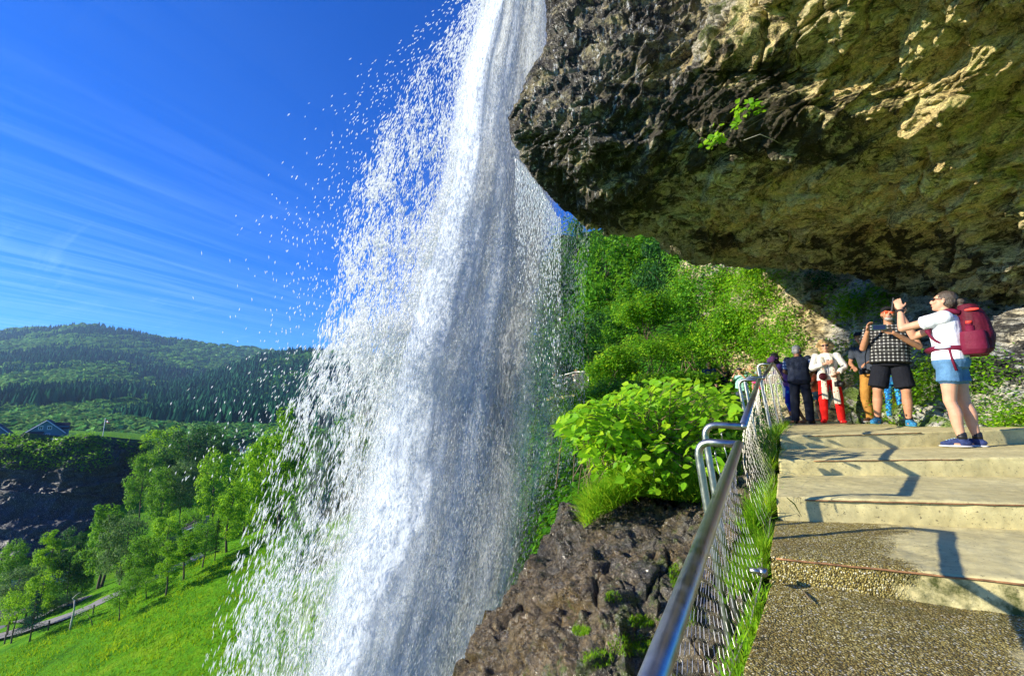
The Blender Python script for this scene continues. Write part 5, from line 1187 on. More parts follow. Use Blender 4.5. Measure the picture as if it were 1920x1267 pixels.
# flung spray on the left: lumps of water breaking into drops
n = 620000; u = rng.uniform(0, 1.12, n); py = rng.uniform(-200, 1500, n); Y = rng.uniform(6.8, 10.0, n)
X_ = fallx(u, py, W_EL, W_CL); q = np.stack([X_, py * 0.55 + X_ * 0.45, Y * 55], 1)
c1 = fbm(q * 0.028, 2, 3); c2 = fbm(q * 0.075, 2, 8); edge = smooth(u, 0.0, 0.40)
dens = np.clip((c1 * 0.9 + c2 * 1.1) * 2.1 - 0.55 + 0.36 * edge + 0.40 * smooth(u, .80, 1.05), 0, 1) ** 1.3
dens *= 0.35 + 0.65 * smooth(u, 0, .3); dens = dens * (0.40 + 0.60 * smooth(py, 150, 420)) * (1 - 0.38 * smooth(py, 640, 950)) + 0.012 * smooth(u, -0.05, 0.2)
top = smooth(py, 260, 0); dens = dens * (1 - top) + top * np.clip(smooth(u, 0.1, 1.0) * (0.18 + 0.5 * c2), 0, 1)
k = rng.uniform(0, 1, n) < dens * 0.40 * (1 - 0.35 * smooth(py, 600, 900)); u, py, Y = u[k], py[k], Y[k]; n = len(u); print('left drops', n)
sz_ = np.exp(rng.normal(size=n) * 0.42); ln = 8.0 * sz_ * (1 + 0.45 * (py > 600)) * rng.uniform(.8, 1.3, n); wd = 1.35 * np.clip(sz_, .4, 2.3)
drops('flung_spray', u, py, Y, ln, wd, W_EL, W_CL, rng, 'flung drops of spray on the left side of the waterfall')
# stray single drops out in the blue
n = 800; u = -np.abs(rng.normal(size=n)) * 0.45; py = rng.uniform(-50, 900, n); Y = rng.uniform(6, 9, n)
drops('stray_drops', u, py, Y, rng.uniform(5, 10, n), rng.uniform(1.2, 2.4, n), W_EL, W_CL, rng, 'single stray drops against the blue sky')
# dense fall
n = 380000; u = rng.beta(1.15, 1.05, n) * 1.06 - 0.03; py = rng.uniform(-240, 1600, n); Y = 9.3 + rng.normal(size=n) * 0.75
X_ = fallx(u, py, W_CL, W_CR); q = np.stack([u * 9, py * 0.004, Y * .6], 1); c1 = fbm(q, 3, 31); c2 = fbm(np.stack([X_ * .05, py * .022, Y * 2], 1), 2, 32)
dens = np.clip(0.62 + 0.9 * c1 + 0.6 * c2, 0.03, 1) * smooth(u, -0.03, 0.06) * (1 - smooth(u, 0.84, 1.03)) * (1 - 0.85 * smooth(u, 0.62, 0.95) * smooth(py, 380, 520) * (1 - smooth(py, 850, 1100)))
k = rng.uniform(0, 1, n) < dens; u, py, Y = u[k], py[k], Y[k]; n = len(u); print('core drops', n)
drops('falling_water', u, py, Y, rng.uniform(5, 13, n), rng.uniform(0.5, 1.15, n), W_CL, W_CR, rng, 'dense white falling water of the waterfall', 'drop_fine')
# fine rain on the right
n = 9000; u = rng.uniform(-0.8, 1.3, n); py = rng.uniform(300, 1150, n); Y = rng.uniform(8.0, 10.0, n)
drops('fine_rain', u, py, Y, rng.uniform(4, 10, n), rng.uniform(0.7, 1.4, n), W_CR, W_ER, rng, 'fine rain of drops at the right side of the waterfall', 'drop_fine')
# dripping from the lip
n = 2600; c0 = rng.integers(0, 26, n); px0 = np.linspace(968, 1050, 26)[c0] + rng.normal(size=n) * 1.2; t0 = np.interp(px0, [960, 1000, 1045, 1060], [290, 330, 405, 415]); py = t0 + rng.exponential(75, n)
p = wp(px0, py, 6.9 + 0 * py); R = frames(np.tile([0, 0, 1.], (n, 1)), rng); s = 6.9 / FPX
v, f = scatter(DROP[0], DROP[1], p, R, np.stack([np.full(n, 1.5 * s)] * 2 + [rng.uniform(2, 5, n) * s], 1)); tag(mesh_np('dripping_water', v, f, M['drop'], None, False), 'drops falling from the lip of the rock roof', 'spray', kind='stuff')

# veils of fine water: curved sheets with streaks of unequal thickness
def veil_mat(name, lo, hi, amax, sx, sy, seed, edge=True):
    b = NB(name); uv = b.n('ShaderNodeAttribute', attribute_name='st').outputs['Vector']
    n1 = b.noise(b.map(uv, (sx, sy, 1), loc=(seed * 3.1, seed, 0)), 1.0, 8, 0.72, 0.25)
    n2 = b.noise(b.map(uv, (sx * 9, sy * 7, 1), loc=(seed, 2, 0)), 1.0, 4, 0.75)
    n3 = b.noise(b.map(uv, (sx * .35, sy * .5, 1), loc=(seed, 7, 0)), 1.0, 3, 0.6)
    a = b.math('ADD', b.math('MULTIPLY', n1, 0.50), b.math('ADD', b.math('MULTIPLY', n2, 0.48), b.math('MULTIPLY', n3, 0.19)))
    a = b.rng(a, lo, hi, 0, amax)
    a = b.math('MULTIPLY', a, b.attr('fade'), clamp=True)
    d = b.n('ShaderNodeBsdfDiffuse'); d.inputs[0].default_value = (0.76, 0.84, 0.95, 1)
    t = b.n('ShaderNodeBsdfTranslucent'); t.inputs[0].default_value = (0.80, 0.88, 1.0, 1)
    m1 = b.n('ShaderNodeMixShader'); m1.inputs[0].default_value = 0.25; b.t.links.new(d.outputs[0], m1.inputs[1]); b.t.links.new(t.outputs[0], m1.inputs[2])
    nv = b.n('ShaderNodeVectorMath', operation='ADD'); nv.inputs[0].default_value = (-1.15, -1.15, 0.35); nz = b.noise(b.map(uv, (sx * 12, sy * 12, 1)), 1.0, 3, 0.7, out='Color'); b.set(nv.inputs[1], nz)
    nn_ = b.n('ShaderNodeVectorMath', operation='NORMALIZE'); b.set(nn_.inputs[0], nv.outputs[0]); b.set(d.inputs['Normal'], nn_.outputs[0])
    tr = b.n('ShaderNodeBsdfTransparent'); m2 = b.n('ShaderNodeMixShader'); b.set(m2.inputs[0], a)
    b.t.links.new(tr.outputs[0], m2.inputs[1]); b.t.links.new(m1.outputs[0], m2.inputs[2]); return b.done(m2.outputs[0])
FALL = empty('waterfall', wp(np.array(900.), np.array(700.), np.array(9.3))); tag(FALL, 'tall white waterfall shooting over the rock lip and down past the path', 'waterfall')
def veil(i, Y0, A, B, mat, fade_l=0.12, fade_r=0.12, u0=0.0, u1=1.0, top=None, parent=None, name='water_veil'):
    n_, m_ = 120, 60; u = np.linspace(u0, u1, m_)[None].repeat(n_, 0); py = np.linspace(-260, 1700, n_)[:, None].repeat(m_, 1)
    bow = 0.55 * (1 - (2 * u - 1) ** 2); Y = Y0 - bow + 0.22 * fbm(np.stack([u * 4, py * .004, 0 * u + i], -1), 3, i * 7) + (u - .5) * 0.8
    g_ = wp(fallx(u, py, A, B), py, Y); fade = smooth(u, u0, u0 + fade_l) * (1 - smooth(u, u1 - fade_r, u1))
    if top is not None: fade = fade * smooth(py, top[0], top[1])
    o = mesh_np(name, g_.reshape(-1, 3) - np.array(FALL.location), grid_faces(n_, m_), mat, FALL, True, dict(fade=fade.ravel()))
    a = o.data.attributes.new('st', 'FLOAT_VECTOR', 'POINT'); st = np.stack([u * 6 + 0 * u, py * 0.01, u * 0 + i], -1).astype(np.float32); a.data.foreach_set('vector', st.ravel()); return o
for i, (Y0, lo, hi, am) in enumerate([(8.5, .48, .74, .60), (9.2, .44, .70, .8), (9.9, .40, .64, .9), (10.6, .34, .56, .97)]):
    veil(i, Y0, W_CL, W_CR, veil_mat('water_veil_%d' % i, lo, hi, am, 1.6, 0.35, i + 1), 0.20, 0.26, -0.05, 1.05)
veil(7, 9.8, W_CR - 70, W_ER, veil_mat('mist_veil', .40, .74, .42, 0.9, 0.35, 9), 0.5, 0.45, 0, 1.0, (330, 480))
veil(8, 10.8, W_CR - 60, W_ER + 20, veil_mat('mist_veil_back', .38, .74, .38, 0.6, 0.22, 12), 0.5, 0.5, 0, 1.0, (380, 560))
veil(10, 9.4, W_CR - 90, W_CR + 45, veil_mat('base_mist', .30, .62, .75, 0.8, 0.3, 19), 0.45, 0.5, 0, 1.0, (860, 1120))
veil(9, 8.6, W_EL + 60, W_CL + 20, veil_mat('spray_veil', .50, .70, .32, 2.2, 1.0, 14), 0.5, 0.2, 0, 1.0, (250, 650))
# ------------------------------------------------------------------ people
def fuse(mb, voxel, name, mat, parent, smooth_it=2, wrinkle=0.0, wf=9, mats=None, seed=0, stretch=(1, 1, 1)):
    """weld overlapping closed pieces into one continuous surface"""
    t = mb.build('tmp', None); r = t.modifiers.new('r', 'REMESH'); r.mode = 'VOXEL'; r.voxel_size = voxel; r.use_smooth_shade = True
    if smooth_it: s = t.modifiers.new('s', 'SMOOTH'); s.iterations = smooth_it; s.factor = 0.5
    dg = bpy.context.evaluated_depsgraph_get(); me = bpy.data.meshes.new_from_object(t.evaluated_get(dg)); old = t.data
    bpy.data.objects.remove(t); bpy.data.meshes.remove(old)
    me.name = name
    if wrinkle:
        co = np.empty(len(me.vertices) * 3, np.float32); me.vertices.foreach_get('co', co); co = co.reshape(-1, 3)
        nr = np.empty(len(me.vertices) * 3, np.float32); me.vertices.foreach_get('normal', nr); nr = nr.reshape(-1, 3)
        co += nr * (wrinkle * fbm(co * wf * np.array(stretch), 3, seed, ridged=True))[:, None]; me.vertices.foreach_set('co', co.ravel()); me.update()
    me.polygons.foreach_set('use_smooth', np.ones(len(me.polygons), bool))
    me.materials.clear(); me.materials.append(mat)
    o = bpy.data.objects.new(name, me); COL.objects.link(o); o.parent = parent; return o
def limb(mb, pts, rad, seg=14):
    pts = np.asarray(pts, float); mb.tube(pts, rad, seg)
    for p, r in zip(pts, np.broadcast_to(rad, (len(pts),))): mb.ell(p, (r, r, r), nu=seg, nv=8)
def taper(a, b, r, k=6):
    """points and radii from a to b with radii r = list of (t, radius)"""
    t = np.linspace(0, 1, k); return np.asarray(a)[None] * (1 - t)[:, None] + np.asarray(b)[None] * t[:, None], np.interp(t, [q[0] for q in r], [q[1] for q in r])
def loft(mb, rings, seg=22):
    """rings: (centre, half width x, half depth y, x axis, y axis)"""
    th = np.arange(seg) / seg * 2 * np.pi; v = []
    for c, rx, ry, ax, ay in rings:
        cs, sn = np.cos(th), np.sin(th); e = 0.85
        v.append(np.asarray(c)[None] + (np.sign(cs) * np.abs(cs) ** e * rx)[:, None] * np.asarray(ax)[None] + (np.sign(sn) * np.abs(sn) ** e * ry)[:, None] * np.asarray(ay)[None])
    n = len(rings); v = np.concatenate(v + [[np.asarray(rings[0][0])], [np.asarray(rings[-1][0])]])
    i = (np.arange(n - 1)[:, None] * seg + np.arange(seg)[None]).ravel(); j = (np.arange(n - 1)[:, None] * seg + (np.arange(seg)[None] + 1) % seg).ravel()
    q = np.stack([i, j, j + seg, i + seg], 1); k = np.arange(seg); k2 = (k + 1) % seg
    t = np.concatenate([np.stack([k2, k, np.full(seg, n * seg)], 1), np.stack([k + (n - 1) * seg, k2 + (n - 1) * seg, np.full(seg, n * seg + 1)], 1)])
    mb.add(v, q, t)
def skin(name, c): return simple(name, c, 0.55, var=0.10, vscale=14, spec=0.35)
M['skin'] = skin('skin_light', (0.56, 0.30, 0.19)); M['skin_tan'] = skin('skin_tanned', (0.44, 0.21, 0.115))
def cloth(name, c, var=0.12, rough=0.9, bump=0.4): return simple(name, c, rough, var=var, vscale=10, bump=bump, bscale=45, bdist=0.01, spec=0.15)
def plaid(name, base, l1, l2, sc=42):
    b = NB(name); s = b.n('ShaderNodeSeparateXYZ'); b.set(s.inputs[0], b.coord())
    def ln(ax, k, lo): return b.math('GREATER_THAN', b.math('SINE', b.math('MULTIPLY', s.outputs[ax], k)), lo)
    h = ln(2, sc * 4.2, .45); v = ln(0, sc * 4.2, .45); v2 = ln(1, sc * 4.2, .60)
    m_ = b.math('MULTIPLY', b.math('ADD', h, b.math('MAXIMUM', v, v2)), 0.5, clamp=True)
    col = b.mix(m_, base, l1); col = b.mix(b.math('MULTIPLY', h, v), col, l2)
    return b.done(b.bsdf(col, 0.9, 0, 0.1, b.bump(b.noise(b.coord(), 12, 4), 0.5, 0.02)))
def dotted(name, base, dot, sc=22, thr=0.28):
    b = NB(name); d = b.voro(b.coord(), sc); col = b.mix(b.math('LESS_THAN', d, thr), base, dot)
    return b.done(b.bsdf(col, 0.9, 0, 0.1, b.bump(b.noise(b.coord(), 12, 4), 0.5, 0.02)))
def striped(name, a, c, k=170):
    b = NB(name); s = b.n('ShaderNodeSeparateXYZ'); b.set(s.inputs[0], b.coord()); return b.done(b.bsdf(b.mix(b.math('GREATER_THAN', b.math('SINE', b.math('MULTIPLY', s.outputs[2], k)), 0), a, c), 0.9, 0, 0.1))
def denim(name, c):
    b = NB(name); co = b.coord(); n = b.noise(co, 6, 5, 0.6); f = b.noise(b.map(co, (1, 1, .3)), 160, 3, .7)
    col = b.mix(b.rng(n, .35, .7), c, tuple(min(1, x * 1.9 + .02) for x in c)); col = b.mul(.5, col, b.ramp(f, [(0.3, (.7, .7, .7)), (.7, (1.25, 1.25, 1.25))]))
    return b.done(b.bsdf(col, .9, 0, .1, b.bump(n, .4, .02)))
def hairmat(name, c): 
    b = NB(name); co = b.coord(); n = b.noise(b.map(co, (30, 30, 6)), 3, 4, .7); col = b.mix(b.rng(n, .35, .7), tuple(x * .45 for x in c), tuple(min(1, x * 1.5) for x in c)); return b.done(b.bsdf(col, .5, 0, .4, b.bump(n, .8, .01)))
M['black'] = simple('matt_black', (0.012, 0.012, 0.014), 0.5); M['lens'] = simple('dark_lens', (0.01, 0.01, 0.012), 0.08, spec=0.8, var=0)
M['lens_red'] = simple('orange_mirror_lens', (0.75, 0.09, 0.02), 0.12, spec=0.8, var=0)
M['sole'] = simple('white_sole', (0.6, 0.6, 0.6), 0.6); M['lip'] = simple('lips', (0.38, 0.10, 0.08), 0.5, var=.05)
M['eye'] = simple('eye_dark', (0.03, 0.02, 0.015), 0.2, var=0)
def hand(mb, w, f, nrm, thumb, s=1.0, curl=0.5, spread=0.06):
    """w wrist, f finger direction, nrm palm side normal, thumb = direction of the thumb side"""
    f = unit(np.array(f, float)); nrm = np.array(nrm, float); nrm = unit(nrm - f * nrm.dot(f)); t = np.cross(f, nrm); t = t if t.dot(np.array(thumb, float)) > 0 else -t
    c = w + f * 0.048 * s; R = np.stack([t, f, nrm], 1); mb.ell(c, (0.041 * s, 0.054 * s, 0.016 * s), R, 12, 8); mb.ell(w + f * .005, (0.026 * s, 0.03 * s, 0.02 * s), R, 10, 6)
    for i, (off, L_) in enumerate(((0.030, .070), (0.010, .078), (-.010, .073), (-.029, .058))):
        p = w + f * 0.090 * s + t * off * s; d = unit(f + t * (off * spread * 20) ); pts = [p - f * .02 * s]; a = 0
        pts.append(p)
        for k, l in enumerate((.45, .32, .23)):
            a += curl * (0.75 + 0.1 * i) ; dd = d * math.cos(a) + nrm * math.sin(a); p = p + dd * L_ * l * s; pts.append(p)
        limb(mb, pts, np.array([.0088, .0086, .0080, .0074, .0064]) * s, 8)
    p = w + f * .028 * s + t * .032 * s; pts = [w + f * .02 * s + t * .012 * s, p]; d = unit(f * .62 + t * .75 + nrm * .25)
    p = p + d * .034 * s; pts.append(p); d = unit(f * .85 + t * .25 + nrm * (.3 + curl * .4)); pts.append(p + d * .028 * s)
    limb(mb, pts, np.array([.013, .0115, .0098, .0078]) * s, 8)
def person(label, loc, rz, H, D, tilt=(0, 0)):
    """D: description dict; local frame faces +y, x to the person's right"""
    root = empty('person', loc, rz); root.rotation_euler = (tilt[0], tilt[1], rz); tag(root, label, 'person', D.get('group'))
    s = H / 1.75; vx = D.get('voxel', 0.009); J = {}
    hw = D.get('stance', 0.11); bulk = D.get('bulk', 1.0); lean = D.get('lean', 0.0); sh = D.get('shoulder', 0.185)
    def U(p):                                            # upper body leans about the pelvis
        x, y, z = p; z0 = 0.95; dz = z - z0; y0 = y; return np.array([x, y0 * math.cos(lean) + dz * math.sin(lean), z0 + dz * math.cos(lean) - y0 * math.sin(lean)])
    fr = np.array([0, math.cos(lean), -math.sin(lean)]); xa = np.array([1., 0, 0])
    legs = D.get('legs') or [((sx * 0.09, 0, .93), (sx * hw * 0.98, .02 + D.get('knee', 0), .50), (sx * hw * 1.08, -.03, .085)) for sx in (-1, 1)]
    arms = D['arms']; skinm = D.get('skin', M['skin'])
    S = lambda p: np.asarray(p, float) * s
    b = MB()
    # torso core
    rings = [((0, 0, .88), .13, .10), ((0, 0, .97), .155, .115), ((0, 0, 1.08), .135, .10), ((0, 0, 1.2), .145, .11), ((0, 0, 1.32), .16, .115), ((0, -.01, 1.42), .13, .09), ((0, -.01, 1.47), .07, .06)]
    loft(b, [(S(U(c)), rx * s * bulk, ry * s * bulk, xa, fr) for c, rx, ry in rings])
    hp = D.get('head', (0, .02, 1.625)); hpt = D.get('head_pitch', 0.0); hy = D.get('head_yaw', 0.0)
    hc = S(U(hp)); lp = lean * D.get('head_lean', 0.6) - hpt
    Rh = np.array(Matrix.Rotation(hy, 3, 'Z') @ Matrix.Rotation(-lp, 3, 'X'))
    def hd(x, y, z): return hc + Rh @ (np.array([x, y, z]) * s)
    limb(b, [S(U((0, -.015, 1.43))), hd(0, -.02, -.075)], np.array([.062, .055]) * s, 14)
    b.ell(hd(0, -.012, .03), np.array((.076, .095, .088)) * s, Rh); b.ell(hd(0, .018, -.03), np.array((.062, .072, .085)) * s, Rh)
    b.ell(hd(0, .055, -.088), np.array((.030, .028, .024)) * s, Rh, 10, 8)                      # chin
    b.ell(hd(0, .096, -.018), np.array((.012, .020, .024)) * s, Rh, 10, 8); b.ell(hd(0, .086, .012), np.array((.010, .014, .028)) * s, Rh, 8, 6)   # nose
    b.ell(hd(0, .074, .038), np.array((.052, .016, .012)) * s, Rh, 12, 6)                      # brow
    for sx in (-1, 1):
        b.ell(hd(sx * .040, .062, -.018), np.array((.022, .022, .024)) * s, Rh, 10, 6)
        b.ell(hd(sx * .079, -.006, -.004), np.array((.010, .020, .032)) * s, Rh, 8, 8)          # ears
    b.ell(hd(0, .083, -.058), np.array((.026, .010, .010)) * s, Rh, 10, 6)
    for i, sx in ((0, -1), (1, 1)):
        a = arms[i]; shp = S(U((sx * sh * bulk ** .5, 0, 1.415))); el = S(U(a['el']) if not a.get('abs') else a['el']); wr = S(U(a['wr']) if not a.get('abs') else a['wr'])
        J['sh%d' % i] = shp; J['el%d' % i] = el; J['wr%d' % i] = wr
        p, r = taper(shp, el, [(0, .054), (.3, .048), (.75, .040), (1, .037)]); limb(b, p, r * s * bulk ** .7)
        p, r = taper(el, wr, [(0, .038), (.25, .041), (.7, .031), (1, .025)]); limb(b, p, r * s * bulk ** .4)
        hf = a.get('hf', wr - el); hn = a.get('hn', (0, 0, -1)); ht = a.get('ht', (0, 0, 1)); hand(b, wr, hf, hn, ht, s * 1.05, a.get('curl', .5))
    for i in (0, 1):
        h_, k_, an = [S(q) for q in legs[i]]
        p, r = taper(h_, k_, [(0, .088), (.35, .082), (.8, .060), (1, .055)], 7); limb(b, p, r * s * bulk ** .6)
        p, r = taper(k_, an, [(0, .054), (.15, .052), (.35, .058), (.6, .048), (.9, .036), (1, .035)], 9); p[1:5, 1] -= np.array([.006, .014, .012, .005]) * s; limb(b, p, r * s * bulk ** .5)
        fd = unit(np.array([(1 if i else -1) * D.get('toe', .2), 1, 0])); b.ell(an + fd * .055 * s + [0, 0, -.045 * s], (np.array((.040, .115, .030)) * s), np.stack([np.cross(fd, [0, 0, 1]), fd, [0, 0, 1]], 1), 12, 8); J['an%d' % i] = an; J['fd%d' % i] = fd; J['kn%d' % i] = k_; J['hip%d' % i] = h_
    fuse(b, vx, 'body', skinm, root, 2)
    # face details
    e = MB(); 
    e.ell(hd(0, .090, -.056), np.array((.021, .006, .0045)) * s, Rh, 10, 6); e.ell(hd(0, .089, -.064), np.array((.018, .006, .005)) * s, Rh, 10, 6); e.build('lips', M['lip'], root)
    if D.get('glasses'):
        g_ = MB(); 
        for sx in (-1, 1):
            g_.ell(hd(sx * .034, .089, .014), np.array((.028, .010, .021)) * s, Rh, 12, 8)
            g_.tube([hd(sx * .062, .080, .018), hd(sx * .083, .03, .018), hd(sx * .083, -.02, .012)], .0035 * s, 6)
        g_.tube([hd(-.06, .088, .024), hd(0, .100, .024), hd(.06, .088, .024)], .004 * s, 6); g_.build('sunglasses', D['glasses'], root)
    else:
        for sx in (-1, 1): g_ = MB(); g_.ell(hd(sx * .032, .082, .014), np.array((.013, .007, .007)) * s, Rh, 10, 6); g_.build('eye', M['eye'], root)
    # hair
    hr = D.get('hair')
    if hr:
        kind, hm = hr; h_ = MB(); rg_ = np.random.default_rng(len(label))
        if kind == 'short': h_.ell(hd(0, -.022, .045), np.array((.082, .092, .083)) * s, Rh); h_.ell(hd(0, -.045, -.01), np.array((.078, .070, .075)) * s, Rh)
        if kind == 'bun':
            h_.ell(hd(0, -.022, .045), np.array((.082, .096, .086)) * s, Rh); h_.ell(hd(0, -.05, 0), np.array((.078, .072, .078)) * s, Rh); h_.ell(hd(0, -.135, .02), np.array((.035, .045, .035)) * s, Rh); h_.ell(hd(0, -.15, -.03), np.array((.024, .03, .06)) * s, Rh)
        if kind == 'long': h_.ell(hd(0, -.025, .045), np.array((.084, .096, .086)) * s, Rh); h_.ell(hd(0, -.06, -.05), np.array((.08, .062, .13)) * s, Rh)
        if kind == 'curly':
            for _ in range(260):
                d = unit(rg_.normal(size=3)); 
                if d[1] > 0.35 and d[2] < 0.45: continue
                h_.ell(hd(*(np.array([0, -.02, .02]) + d * np.array([.135, .12, .130]) * rg_.uniform(.6, 1.05))), np.full(3, rg_.uniform(.020, .036)) * s, None, 8, 6)
            h_.ell(hd(0, -.03, .03), np.array((.10, .10, .10)) * s, Rh)
        fuse(h_, vx * .9, 'hair', hm, root, 1, .004 if kind != 'curly' else .008, 40)
    if D.get('beard'):
        h_ = MB(); h_.ell(hd(0, .045, -.078), np.array((.052, .042, .036)) * s, Rh); h_.ell(hd(0, .083, -.045), np.array((.030, .012, .007)) * s, Rh); fuse(h_, vx * .8, 'beard', D['beard'], root, 1, .003, 60)
    if D.get('cap'):
        h_ = MB(); h_.ell(hd(0, -.012, .062), np.array((.088, .102, .066)) * s, Rh); h_.ell(hd(0, .105, .052), np.array((.062, .062, .009)) * s, Rh @ np.array(Matrix.Rotation(-.12, 3, 'X'))); fuse(h_, .006, 'cap', D['cap'], root, 1)
    if D.get('hat'):
        h_ = MB(); h_.ell(hd(0, -.01, .075), np.array((.088, .098, .07)) * s, Rh); h_.ell(hd(0, -.01, .05), np.array((.17, .18, .012)) * s, Rh); fuse(h_, .008, 'hat', D['hat'], root, 1)
    if D.get('bandana'):
        h_ = MB(); h_.ell(hd(0, -.012, .056), np.array((.098, .114, .090)) * s, Rh); h_.ell(hd(0, -.125, .02), np.array((.02, .03, .02)) * s, Rh); fuse(h_, .006, 'bandana', D['bandana'], root, 1, .003, 30)
    # shirt
    T = D['shirt']; t_ = MB(); g0 = T.get('hem', .92); gx = T.get('grow', .018); bl = T.get('belly', 0.0)
    rings = [((0, bl * .3, g0), .172 + T.get('flare', 0), .132 + T.get('flare', 0) + bl * .3), ((0, bl * .5, 1.0), .168 + T.get('flare', 0) * .5, .13 + bl * .5), ((0, bl, 1.12), .150 + bl * .3, .118 + bl), ((0, bl * .5, 1.24), .158 + bl * .1, .124 + bl * .5), ((0, 0, 1.33), .172, .125), ((0, -.005, 1.41), .160, .105), ((0, -.01, 1.455), .095, .078), ((0, -.01, 1.475), .062, .06)]
    loft(t_, [(S(U(c)), (rx * bulk + gx) * s, (ry * bulk + gx * .6) * s, xa, fr) for c, rx, ry in rings])
    sl = T.get('sleeve', .55)
    for i in (0, 1):
        a, e_, w_ = J['sh%d' % i], J['el%d' % i], J['wr%d' % i]; rb = bulk ** .7
        if sl <= 1:
            p, r = taper(a, a + (e_ - a) * sl, [(0, .074), (.5, .068), (1, .068)]); limb(t_, p[:-1], r[:-1] * s * rb); t_.tube(p, r * s * rb, 16)
        else:
            p, r = taper(a, e_, [(0, .074), (1, .056)]); limb(t_, p, r * s * rb); p, r = taper(e_, e_ + (w_ - e_) * (sl - 1), [(0, .056), (1, .044)]); limb(t_, p[:-1], r[:-1] * s * rb); t_.tube(p, r * s * rb, 16)
    fuse(t_, vx * 1.05, T.get('name', 'shirt'), T['mat'], root, 2, T.get('wr', .006), 8, seed=len(label), stretch=(1, 1, .6))
    # trousers / shorts
    B = D['pants']; t_ = MB(); top = B.get('top', 1.03); ln = B.get('len', 1.0); w0 = B.get('w', 1.0)
    rr = [((0, 0, .86), .150, .115), ((0, -.005, .93), .172, .135), ((0, 0, top), .155, .118)]
    loft(t_, [(S(U(c) if c[2] > .95 else np.array(c)), (rx * bulk + .012) * s, (ry * bulk + .012) * s, xa, fr if c[2] > .95 else np.array([0, 1., 0])) for c, rx, ry in rr])
    for i in (0, 1):
        h_, k_, an = J['hip%d' % i], J['kn%d' % i], J['an%d' % i]; rb = bulk ** .6
        if ln <= .5:
            e_ = h_ + (k_ - h_) * (ln / .5); p, r = taper(h_, e_, [(0, .098), (1, .090 * w0 + B.get('flare', 0))]); limb(t_, p[:-1], r[:-1] * s * rb); t_.tube(p, r * s * rb, 18)
            if B.get('cuff'): t_.tube([e_ - (e_ - h_) * .10, e_ + (e_ - h_) * .02], [r[-1] * s * rb + .003] * 2, 18)
        else:
            p, r = taper(h_, k_, [(0, .098), (1, .070 * w0)]); limb(t_, p, r * s * rb)
            e_ = k_ + (an - k_) * ((ln - .5) / .5 * 1.05); p, r = taper(k_, e_, [(0, .070 * w0), (1, .056 * w0)]); limb(t_, p[:-1], r[:-1] * s * rb); t_.tube(p, r * s * rb, 16)
    fuse(t_, vx * 1.05, B.get('name', 'trousers'), B['mat'], root, 2, B.get('wr', .006), 7, seed=len(label) + 3, stretch=(1, 1, .8))
    # socks and shoes
    F = D.get('shoe')
    for i in (0, 1):
        an, fd = J['an%d' % i], J['fd%d' % i]; X_ = np.cross(fd, [0, 0, 1]); R = np.stack([X_, fd, [0, 0, 1.]], 1); g0_ = an + np.array([0, 0, -.085 * s])
        if F and F.get('flip'):
            t_ = MB(); t_.ell(g0_ + fd * .05 * s + [0, 0, .008], np.array((.045, .135, .011)) * s, R, 16, 6); 
            t_.tube([g0_ + fd * .02 + X_ * .04 * s + [0, 0, .03], g0_ + fd * .10 * s + [0, 0, .055 * s], g0_ + fd * .02 - X_ * .04 * s + [0, 0, .03]], .006, 6); t_.build('sandal', F['mat'], root); continue
        if F:
            t_ = MB(); t_.ell(g0_ + fd * .115 * s + [0, 0, .038 * s], np.array((.046, .072, .032)) * s, R, 14, 8); t_.ell(g0_ + fd * .0 + [0, 0, .048 * s], np.array((.042, .075, .042)) * s, R, 14, 8); t_.ell(g0_ + fd * .055 * s + [0, 0, .055 * s], np.array((.041, .085, .038)) * s, R, 14, 8)
            limb(t_, [g0_ + [0, 0, .06 * s], g0_ + [0, 0, .10 * s]], np.array([.044, .042]) * s, 12)
            sh_ = fuse(t_, .006, 'shoe', F['mat'], root, 1)
            t_ = MB(); t_.ell(g0_ + fd * .06 * s + [0, 0, .013 * s], np.array((.050, .145, .015)) * s, R, 18, 6); t_.build('sole', F.get('sole', M['sole']), sh_)
            if F.get('lace'):
                t_ = MB()
                for k in range(4): y_ = .06 + .022 * k; t_.tube([g0_ + fd * y_ * s - X_ * .024 * s + [0, 0, (.098 - .008 * k) * s], g0_ + fd * (y_ + .006) * s + X_ * .024 * s + [0, 0, (.098 - .008 * k) * s]], .003, 5)
                t_.build('laces', F['lace'], sh_)
            if F.get('sock'): t_ = MB(); limb(t_, [g0_ + [0, 0, .09 * s], g0_ + [0, 0, .135 * s]], np.array([.043, .043]) * s, 12); t_.build('sock', F['sock'], root)
    def Wd(p): 
        q = S(p); return np.array(root.matrix_basis @ Vector(q))
    root['s_'] = s; del root['s_']
    return root, J, hd, S, U, Wd
def wpt(root, p): return np.array(root.matrix_basis @ Vector([float(a) for a in p]))
def arm(el, wr, **k): return dict(el=el, wr=wr, **k)
GP = 'visitors on the path behind the waterfall'
H_gray = hairmat('hair_grey_brown', (0.075, 0.055, 0.04)); H_blond = hairmat('hair_blond', (0.62, 0.40, 0.17)); H_white = hairmat('hair_white', (0.62, 0.58, 0.55)); H_dark = hairmat('hair_dark', (0.03, 0.018, 0.012)); H_lt = hairmat('hair_light', (0.5, .4, .25))
